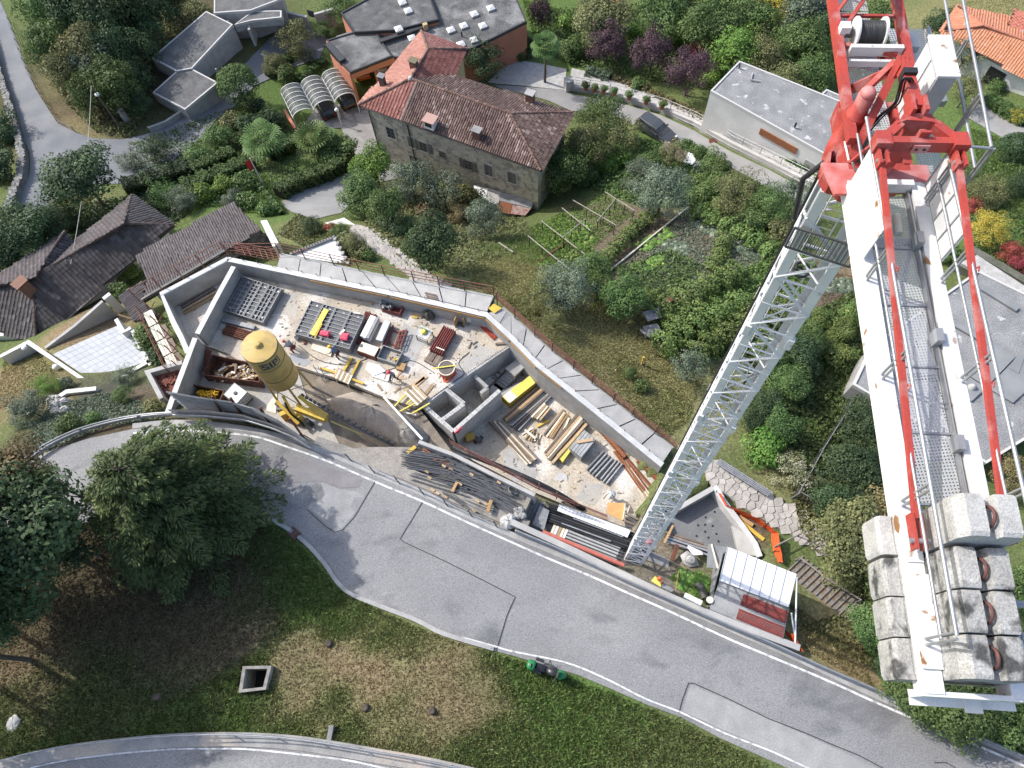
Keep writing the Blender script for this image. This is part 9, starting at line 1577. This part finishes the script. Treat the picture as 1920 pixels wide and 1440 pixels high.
# poles and cable
def pole(label,base,H,r,m,name='street_lamp',lamp=True):
 p=G(*base,0);t=thing(name,label,'street lamp' if lamp else 'pole',tuple(p));b=MB();b.tube(p-Vector((0,0,.3)),p+Vector((0,0,H)),r*1.3,8,r);b.build('pole',m,t)
 if lamp:b=MB();b.lathe((p.x,p.y,p.z+H*lamp),[(.08,-.12),(.24,-.02),(.2,.12),(.06,.2)],14);b.build('lamp_shade',M_WHITE,t)
 return p,t
p,t=pole('tall wooden pole with a white lamp beside the upper left lane',(230,245),6.2,.075,M_BARK,lamp=.82);top=p+Vector((0,0,6.2))
r0=U(132,497,-8.1);b=MB();b.path([top.lerp(r0,f)-Vector((0,0,2.2*f*(1-f)))for f in np.linspace(0,1,14)],.03,5);tag(b.build('overhead_cable',mat('pale_cable',(.40,.39,.37),rough=.6)),'pale overhead cable from the tall pole to the dark tiled roof','cable')
b=MB();b.tube(r0-Vector((0,0,.3)),r0+Vector((0,0,.7)),.04,6);b.build('antenna_rod',M_STEELD,mast_)
for dz in(.35,.55):b=MB();b.tube(r0+Vector((-.35,0,dz)),r0+Vector((.35,0,dz)),.02,5);b.build('antenna_bar',M_STEELD,mast_)
pole('white headed lamp post beside the carport and driveway',(641,236),2.4,.05,M_WHITE,lamp=1.0)
p,t=pole('slim flagpole with a red flag in the hedged left garden',(497,352),4.2,.045,M_WHITE,'flag_pole',False);b=MB();z=Vector((0,0,1));b.add([p+z*4.1,p+z*3.0+Vector((-.1,-.1,0)),p+z*2.9+Vector((-.55,-.15,-.3)),p+z*3.7+Vector((-.65,.0,0))],[(0,1,2,3)]);b.build('flag',mat('flag_red',(.45,.03,.03),rough=.7),t)
# pots on the terrace wall and its railing
TW=[G(x,y,0)for x,y in[(1066,168),(1100,174),(1150,184),(1240,210),(1300,236),(1370,276),(1440,311),(1535,360)]]
b=MB();wallbox(b,TW,.35,[p.z+.75 for p in TW],[p.z-1 for p in TW]);tag(b.build('terrace_wall',M_CONCL),'curved pale wall between street and pot terrace','wall')
guard('terrace_railing','thin pale railing on the curved terrace wall above the street','railing',[p+Vector((.1,.35,.7))for p in TW],14,.9,M_STEEL,rails=(.55,1.0))
b=MB();p=G(1066,168,0);boxat(b,p,.2,.9,.9,p.z-.5,p.z+1.5);tag(b.build('gate_pillar',M_CONC),'square concrete gate pillar at the end of the pot terrace','pillar')
for k,(x,y)in enumerate([(1098,170),(1115,174),(1131,177),(1151,181),(1179,188),(1211,197),(1240,206)]):
 p=G(x,y-2,.75);lb=['first terracotta pot from the gate pillar on the terrace wall','second terracotta pot from the gate pillar','third terracotta pot from the gate pillar','middle terracotta pot on the terrace wall','third terracotta pot from the far end of the row','second terracotta pot from the far end of the row','last terracotta pot of the row, farthest from the gate pillar'][k]
 t=thing('flower_pot',lb,'flower pot',tuple(p),'terracotta pots on the terrace wall');b=MB();b.lathe(tuple(p),[(.2,0),(.32,.5),(.34,.5),(.28,.46)],12);b.build('pot',mat('terracotta',(.36,.13,.07),(.28,.10,.06),sc=5,rough=.85),t);o=link(SMALL[k%4],'foliage',t,(0,0,.62));o.scale=(.5,.5,.42);o.material_slots[0].link='OBJECT';o.material_slots[0].material=LM['mid']
 # bean frames, edging boards, stakes
def poleset(label,name,cat,lines,h0,h1,r,m):
 t=thing(name,label,cat,tuple(G(*lines[0][0],0)))
 for a,c in lines:
  p,q=G(*a,h0),G(*c,h1);b=MB();b.tube(p,q,r,5);b.build('pole',m,t)
  for f in(0.03,.35,.68,.97):s=p.lerp(q,f);b=MB();b.tube(Vector((s.x,s.y,Tz(s.x,s.y)-.2)),s,r,5);b.build('upright',M_BARK,t)
M_POLE=mat('grey_pole',(.30,.275,.24),(.22,.20,.175),sc=4,rough=.9)
poleset('frame of long grey poles over the bean rows beside the vines','bean_frame','frame',[((1054,390),(1107,432)),((1074,375),(1155,422)),((1120,415),(1155,372)),((1135,360),(1190,395)),((1015,414),(1097,477)),((990,442),(1070,507)),((1056,445),(1099,410))],1.5,1.5,.05,M_POLE)
for(a,c),lb,mm in((((1290,389),(1132,517)),'long pale edging board of the big vegetable bed',M_CREAM),(((1217,420),(1145,477)),'long black edging board under the vine row',M_BLACK),(((1010,492),(1060,457)),'reddish edging plank under the bean frame',M_REDP)):
 b=MB();Q=[G(a[0]+(c[0]-a[0])*k/8,a[1]+(c[1]-a[1])*k/8,.18)for k in range(9)]
 for p,s in zip(Q[:-1],Q[1:]):b.bar(p,s,.1,.22)
 tag(b.build('edging_board',mm),lb,'edging board')
p=G(1203,684,0);t=thing('marker_post','yellow marker post standing in the meadow','post',tuple(p));b=MB();b.bar(p-Vector((0,0,.2)),p+Vector((0,0,1.25)),.14,.1);b.build('post',M_YEL,t);b=MB();b.lathe(tuple(p),[(.16,-.1),(.14,.12)],8);b.build('foot',M_STEELD,t)
b=MB();b.bar(G(935,455,.3),G(962,473,.3),.12,.1);tag(b.build('fallen_pole',M_POLE),'grey pole lying in the grass above the walkway','pole')
# cobbled path above, flagged path below
sheet('stone_path',Gs([(660,424),(700,434),(735,462),(790,505),(850,540),(925,566),(905,572),(840,556),(775,527),(720,482),(652,440)]),mat('path_mortar',(.30,.285,.26),(.22,.21,.19),sc=3,rough=.95,coord='World',speck=.25,specs=8),.1)
def cells(poly,step,seed,zoff,shrink=.9):
 r=np.random.default_rng(seed);ax=[p[0]for p in poly];ay=[p[1]for p in poly];gx,gy=np.meshgrid(np.arange(min(ax),max(ax),step),np.arange(min(ay),max(ay),step*.9));gx=gx+(np.arange(gx.shape[0])%2)[:,None]*step*.5;S=np.stack([gx.ravel(),gy.ravel()],1)+r.uniform(-.33,.33,(gx.size,2))*step;S=S[pip(S[:,0],S[:,1],poly)]
 for i in range(len(S)):
  c=S[i];h=step*.85;P=[c+np.array(q)*h for q in((-1,-1),(1,-1),(1,1),(-1,1))];d2=((S-c)**2).sum(1)
  for k in np.where((d2>0)&(d2<(2.4*step)**2))[0]:
   m,n=(S[k]+c)/2,S[k]-c;Q=[]
   for a in range(len(P)):
    p,q=P[a],P[(a+1)%len(P)];dp,dq=(p-m)@n,(q-m)@n
    if dp<=0:Q.append(p)
    if dp*dq<0:Q.append(p+(q-p)*dp/(dp-dq))
   P=Q
  if len(P)>=3:z=Tz(c[0],c[1])+zoff+r.uniform(0,.03);b=MB();b.prism([Vector((*(c+(p-c)*(shrink-.14*r.random()*.4)),z))for p in P],.1);yield b
b=MB()
for s in cells([(p.x,p.y)for p in Gs([(664,426),(700,437),(735,465),(790,508),(850,543),(918,568),(840,553),(775,524),(722,480),(656,439)])],.34,3,.16):b.add(s.v,s.f)
o=b.build('cobbles',mat('cobble_stone',(.44,.41,.375),(.31,.29,.265),sc=2.2,rough=.9,coord='World',speck=.15,specs=9));o['kind']='stuff'
FP_=[(1318,872),(1345,862),(1440,928),(1500,958),(1562,1005),(1545,1040),(1480,1002),(1400,958),(1330,908)]
pth=thing('flagstone_path','path of irregular pale flagstones curving past the orange net to the steps','path',tuple(G(1430,940,0)));V,f=drape(Gs(FP_),.08,.6);b=MB();b.add([tuple(v)for v in V],f);b.build('mortar_bed',mat('mortar_bed',(.26,.24,.21),(.19,.18,.15),sc=4,rough=.95,coord='World'),pth)
M_FLAG=mat('flagstone',(.43,.40,.365),(.33,.305,.275),sc=2.5,rough=.9,vary=.14,coord='World',speck=.12,specs=10)
for k,s in enumerate(cells([(p.x,p.y)for p in Gs([(1322,873),(1345,865),(1440,931),(1500,961),(1557,1006),(1544,1035),(1482,999),(1402,956),(1333,905)])],.46,5,.15,.93)):
 if k<295:s.build('stone',M_FLAG,pth)
st=thing('wooden_steps','flight of earth steps with wooden risers between shed and olive tree','steps',tuple(G(1555,1110,0)))
for k in range(15):
 f=k/14;x,y=1490+128*f,1058+98*f;a,c=G(x-17,y+16,.05+.0*k),G(x+15,y-15,.05);s=Vector((c.y-a.y,a.x-c.x,0)).normalized()*.36;b=MB();b.prism([a,c,c+s,a+s],.25);b.build('tread',mat('leafy_tread',(.30,.27,.235),(.22,.20,.175),sc=5,rough=.95,c3=(.25,.15,.08),sc3=6,vary=.1),st);b=MB();b.bar(a+Vector((0,0,.04)),c+Vector((0,0,.04)),.07,.12);b.build('riser',M_POLE,st)
for a,c,lb in(((1500,1045),(1560,1092),'wooden handrail at the top of the earth steps'),((1560,1090),(1615,1125),'wooden handrail further down the earth steps'),((1458,1022),(1502,1000),'pale pole across the foot of the flagstone path')):
 t=thing('handrail',lb,'railing',tuple(G(*a,0)));b=MB();b.tube(G(*a,.85),G(*c,.85),.05,6);b.build('rail',M_POLE,t)
 for q in(a,c):p=G(*q,.85);b=MB();b.tube(p-Vector((0,0,1.1)),p,.045,6);b.build('post',M_POLE,t)
for k in range(4):b=MB();b.tube(G(1343+2*k,868-2.5*k,.5+.06*k),G(1440+2*k,930-2.5*k,.5+.06*k),.05,6);tag(b.build('steel_pole',M_STEEL),'long steel pole lying along the edge of the flagstone path','pole','steel poles along the flagstone path')
M_WIRE=grating('wire_mesh',(.10,.10,.10),9,.22)
for lb,L in(('sagging wire fence running down from the pebble roofed house',[(1602,722),(1565,795),(1530,850),(1500,905),(1482,935)]),('dark wire fence panel beside the flagstone path',[(1487,933),(1520,952),(1552,975)])):
 Q=[G(x,y,0)for x,y in L];t=thing('wire_fence',lb,'fence',tuple(Q[1]));b=MB();vs=[v for p in Q for v in(p,p+Vector((.15,0,1.2)))];b.add(vs,[(2*i,2*i+2,2*i+3,2*i+1)for i in range(len(Q)-1)]);b.build('wire_mesh',M_WIRE,t);b=MB();b.path([p+Vector((.15,0,1.2))for p in Q],.03,5);b.build('top_rail',M_STEEL,t)
 for p in Q:b=MB();b.tube(p-Vector((0,0,.2)),p+Vector((.15,0,1.25)),.035,6);b.build('post',M_STEEL,t)
b=MB();b.lathe((MC.x+.3,MC.y-.1,1.2),[(.05,0),(.2,.1),(.2,.3),(.06,.4)],10);tag(b.build('red_bag',mat('pink_red',(.55,.12,.13),(.6,.4,.4),sc=7,rough=.7)),'small pinkish red bag hanging inside the lower crane mast','bag')
# --- motorcycle at the grass edge
ra,rc=G(994,1234,.3),G(1066,1260,.3);d=rc-ra;d.z=0;d.normalize();s=Vector((-d.y,d.x,0));g0=G(1030,1252,0);t=thing('motorcycle','black and green motorcycle with a top case parked at the grass edge','motorcycle',tuple(g0));lean=s*-.22
def mp(x,y,z):return Vector((g0.x,g0.y,g0.z))+d*x+s*y+lean*z+Vector((0,0,z))
BK,GN,CH=mat('bike_black',(.025,.026,.03),rough=.35,spec=.5),mat('bike_green',(.03,.24,.08),(.02,.18,.06),sc=3,rough=.3),mat('chrome',(.45,.45,.46),rough=.25,metal=.8)
for x in(-.72,.72):
 n=22;vs=[];b=MB()
 for i in range(n):
  a=6.283*i/n;c=mp(x,0,.32)+d*.26*math.cos(a)+(Vector((0,0,1))+lean)*.26*math.sin(a)
  for j in range(6):e=6.283*j/6;vs.append(c+(d*math.cos(a)+Vector((0,0,1))*math.sin(a))*.065*math.cos(e)+s*.065*math.sin(e))
 b.add(vs,[(i*6+j,((i+1)%n)*6+j,((i+1)%n)*6+(j+1)%6,i*6+(j+1)%6)for i in range(n)for j in range(6)],True);w=b.build('wheel',M_BLACK,t);b=MB();b.tube(mp(x,-.03,.32),mp(x,.03,.32),.19,16);b.build('rim',CH,w)
def loftm(secs,name,m):
 b=MB();vs=[];n=10
 for x,w,zc,h in secs:vs+=[mp(x,w*math.cos(6.283*k/n),zc+h*math.sin(6.283*k/n))for k in range(n)]
 b.add(vs,[(i*n+k,i*n+(k+1)%n,(i+1)*n+(k+1)%n,(i+1)*n+k)for i in range(len(secs)-1)for k in range(n)]+[tuple(range(n-1,-1,-1)),tuple((len(secs)-1)*n+k for k in range(n))],True);return b.build(name,m,t)
loftm([(-.12,.12,.80,.06),(.05,.19,.86,.10),(.25,.21,.90,.11),(.48,.15,.90,.08),(.56,.06,.9,.05)],'fuel_tank',BK);loftm([(-.78,.14,.86,.05),(-.45,.19,.82,.06),(-.08,.16,.80,.06)],'seat',BK);loftm([(-.25,.2,.45,.2),(.05,.25,.45,.24),(.35,.19,.48,.2)],'engine',M_STEELD);loftm([(.5,.22,.86,.14),(.68,.23,.9,.15),(.84,.16,.84,.12),(.95,.05,.8,.06)],'front_fairing',GN);loftm([(-1.12,.14,1.0,.12),(-1.05,.25,1.02,.17),(-.76,.25,1.02,.17),(-.70,.14,1.0,.13)],'top_case',GN);loftm([(.45,.05,.3,.05),(.72,.1,.66,.04),(.95,.09,.55,.03)],'front_mudguard',BK)
for y in(-.3,.3):loftm2=MB();loftm2.obox(mp(-.55,y,.62),d*.22,s*.07,Vector((0,0,.14)));loftm2.build('side_bag',BK,t)
b=MB();b.path([mp(-.62,-.17,.92),mp(-1.0,-.22,.92),mp(-1.05,0,.92),mp(-1.0,.22,.92),mp(-.62,.17,.92)],.018,6);b.build('luggage_rack',M_STEELD,t)
b=MB();[b.tube(mp(.66,y,.34),mp(.48,y*.9,1.0),.03,7)for y in(-.1,.1)];b.build('fork',CH,t);b=MB();b.path([mp(.36,-.40,1.04),mp(.46,-.2,1.08),mp(.48,0,1.06),mp(.46,.2,1.08),mp(.36,.40,1.04)],.02,6);b.build('handlebar',BK,t);b=MB();b.add([mp(.66,-.16,1.02),mp(.66,.16,1.02),mp(.52,.14,1.32),mp(.52,-.14,1.32)],[(0,1,2,3)]);b.add([mp(.67,-.16,1.02),mp(.67,.16,1.02),mp(.53,.14,1.32),mp(.53,-.14,1.32)],[(3,2,1,0)]);b.build('windscreen',mat('smoked_screen',(.05,.09,.07),rough=.15),t)
for y in(-.42,.42):b=MB();b.obox(mp(.5,y,1.2),s*.06,d*.015,Vector((0,0,.04)));b.build('mirror',BK,t)
b=MB();b.tube(mp(-.2,-.2,.3),mp(-.85,-.24,.42),.06,10);b.build('exhaust',CH,t);b=MB();b.tube(mp(-.1,.12,.3),mp(-.05,.38,-.02),.018,5);b.build('side_stand',M_STEELD,t);b=MB();b.tube(mp(-.92,-.1,1.2),mp(-.92,.1,1.2),.05,8);b.build('case_badge',BK,t)
# --- people
SKIN=mat('skin',(.42,.25,.18),rough=.6)
def person(px,z,face,pose,label,shirt,trou,helm,hat='helmet'):
 p=U(px[0],px[1],z);fx=math.atan2(face[1],face[0]);F=Vector((math.cos(fx),math.sin(fx),0));R=Vector((F.y,-F.x,0));Z=Vector((0,0,1));o=Vector(p)
 lean,knee={'stand':(.10,.0),'stoop':(.55,.08),'bend':(1.15,.12),'walk':(.18,.05)}[pose];hipz=.92-knee
 hip=o+Z*hipz-F*lean*.16;up=(Z*math.cos(lean)+F*math.sin(lean));ch=hip+up*.36;nk=hip+up*.55;hd=nk+(up*.8+F*.35).normalized()*.17
 J_=[hip,hip+up*.18,ch,nk,hd,hd+up*.08];rad=[.155,.145,.165,.065,.095,.085];E=[(0,1),(1,2),(2,3),(3,4),(4,5)];seg=['t','s','s','k','k']
 def limb(start,pts,rs,names):
  i=start
  for q,r_,nm in zip(pts,rs,names):J_.append(q);rad.append(r_);E.append((i,len(J_)-1));seg.append(nm);i=len(J_)-1
  return i
 sw=.22 if pose=='walk' else .06;hands=[]
 for sd in(-1,1):
  k=o+R*sd*.12+F*(.06+sd*sw*.6+knee)+Z*.48;a=o+R*sd*.13+F*sd*sw+Z*.08;limb(0,[hip+R*sd*.10-Z*.06,k,a,a+F*.14-Z*.035],[.10,.068,.05,.045],['t','t','t','b'])
  sh=nk+R*sd*.2-up*.06;down=-Z*.9+F*(.25+.35*(pose!='stand'));el=sh+(down+R*sd*.25).normalized()*.29;wr=el+(down+F*.45).normalized()*.25;limb(2,[sh,el,wr,wr+(wr-el).normalized()*.08],[.075,.05,.035,.038],['s','s','k','k']);hands.append((wr,(wr-el).normalized(),sd))
 me=bpy.data.meshes.new('tmp');me.from_pydata([q-o for q in J_],E,[]);ob=bpy.data.objects.new('tmp',me);COL.objects.link(ob);ob.modifiers.new('skin','SKIN');ss=ob.modifiers.new('sub','SUBSURF');ss.levels=ss.render_levels=1
 for i,r_ in enumerate(rad):me.skin_vertices[0].data[i].radius=(r_,r_)
 me.skin_vertices[0].data[0].use_root=True;bpy.context.view_layer.update();ev=ob.evaluated_get(bpy.context.evaluated_depsgraph_get());m2=bpy.data.meshes.new_from_object(ev);bpy.data.objects.remove(ob);V=[v.co.copy()for v in m2.vertices];Fc=[tuple(q.vertices)for q in m2.polygons];mi=[]
 for q in m2.polygons:
  c=q.center;best=None
  for(a,e),nm in zip(E,seg):
   A,B=J_[a]-o,J_[e]-o;u_=max(0,min(1,(c-A).dot(B-A)/max(1e-6,(B-A).length_squared)));dd=(c-A.lerp(B,u_)).length
   if best is None or dd<best[0]:best=(dd,nm)
  mi.append({'s':0,'t':1,'k':2,'b':3}[best[1]])
 b=MB();b.v=[tuple(v)for v in V];b.f=Fc;b.mi=mi;b.sm=[True]*len(Fc);b.m=2
 for wr,dr,sd in hands:
  w0=wr-o+dr*.07;sv=dr.cross(F);sv=sv.normalized()if sv.length>.1 else R
  for k in range(4):q0=w0+sv*(.018*(k-1.5));ln=(.075,.085,.08,.062)[k];b.path([q0,q0+dr*ln*.5+F*.008,q0+dr*ln+F*.03],[.010,.009,.006],5)
  q0=wr-o+dr*.03+sv*-.03;b.path([q0,q0+(dr-sv).normalized()*.04,q0+(dr*1.4-sv).normalized()*.075],[.012,.010,.007],5)
 t=thing('person',label,'person',tuple(o));b.v=[tuple(Vector(v)+o)for v in b.v];b.build('body',[shirt,trou,SKIN,M_BLACK],t);top=hd+up*.05
 h=MB();n=12;vs=[];ux=up;fx_=(F-up*F.dot(up)).normalized();rx=ux.cross(fx_)
 for i in range(5):a=i/4*math.pi/2;vs+=[top+(fx_*1.12*math.cos(6.283*k/n)+rx*math.sin(6.283*k/n))*.125*math.cos(a)+ux*.12*math.sin(a)for k in range(n)]
 h.add(vs,[(i*n+k,i*n+(k+1)%n,(i+1)*n+(k+1)%n,(i+1)*n+k)for i in range(4)for k in range(n)],True);h.add([top+fx_*.1+rx*.1,top+fx_*.2+rx*.05,top+fx_*.2-rx*.05,top+fx_*.1-rx*.1],[(0,1,2,3)]);h.build(hat,helm,t)
 fc=hd+F*.088+Z*.0;f_=MB();f_.tube(fc-F*.02,fc+F*.025-Z*.03,.018,6,.012);[f_.tube(fc+R*k*.035+Z*.025-F*.02,fc+R*k*.035+Z*.025+F*.004,.01,6)for k in(-1,1)];f_.tube(fc-Z*.055-R*.025,fc-Z*.055+R*.025,.007,5);[f_.tube(hd+R*k*.088,hd+R*k*.105,.025,6)for k in(-1,1)];f_.build('face',SKIN,t);return t
cl=lambda n,c:mat(n,c,tuple(x*.75 for x in c),sc=9,rough=.9)
person((553,659),ZU,(-.85,.5),'bend','person bending forward beside the silo, in grey shirt and orange helmet',cl('grey_shirt',(.12,.13,.15)),cl('brown_trousers',(.17,.06,.06)),mat('orange_helmet',(.70,.16,.06),rough=.4))
person((637,671),ZU,(-.9,.35),'stoop','person with yellow helmet stooping over the pale board, in blue grey shirt',cl('blue_shirt',(.17,.20,.26)),cl('dark_red_trousers',(.12,.05,.05)),mat('yellow_helmet',(.75,.48,.06),rough=.4))
person((740,713),ZU,(-.6,-.8),'walk','person with red helmet walking past the white sheets, in grey clothes',cl('pale_grey_shirt',(.25,.27,.31)),cl('dark_trousers',(.06,.06,.06)),mat('red_helmet',(.62,.05,.06),rough=.4))
person((1147,933),ZL,(-.7,-.7),'stoop','person in white shirt and blue trousers standing near the grey channels',cl('white_shirt',(.66,.70,.74)),cl('blue_trousers',(.10,.14,.25)),mat('pale_cap',(.72,.72,.70),rough=.7),'cap')
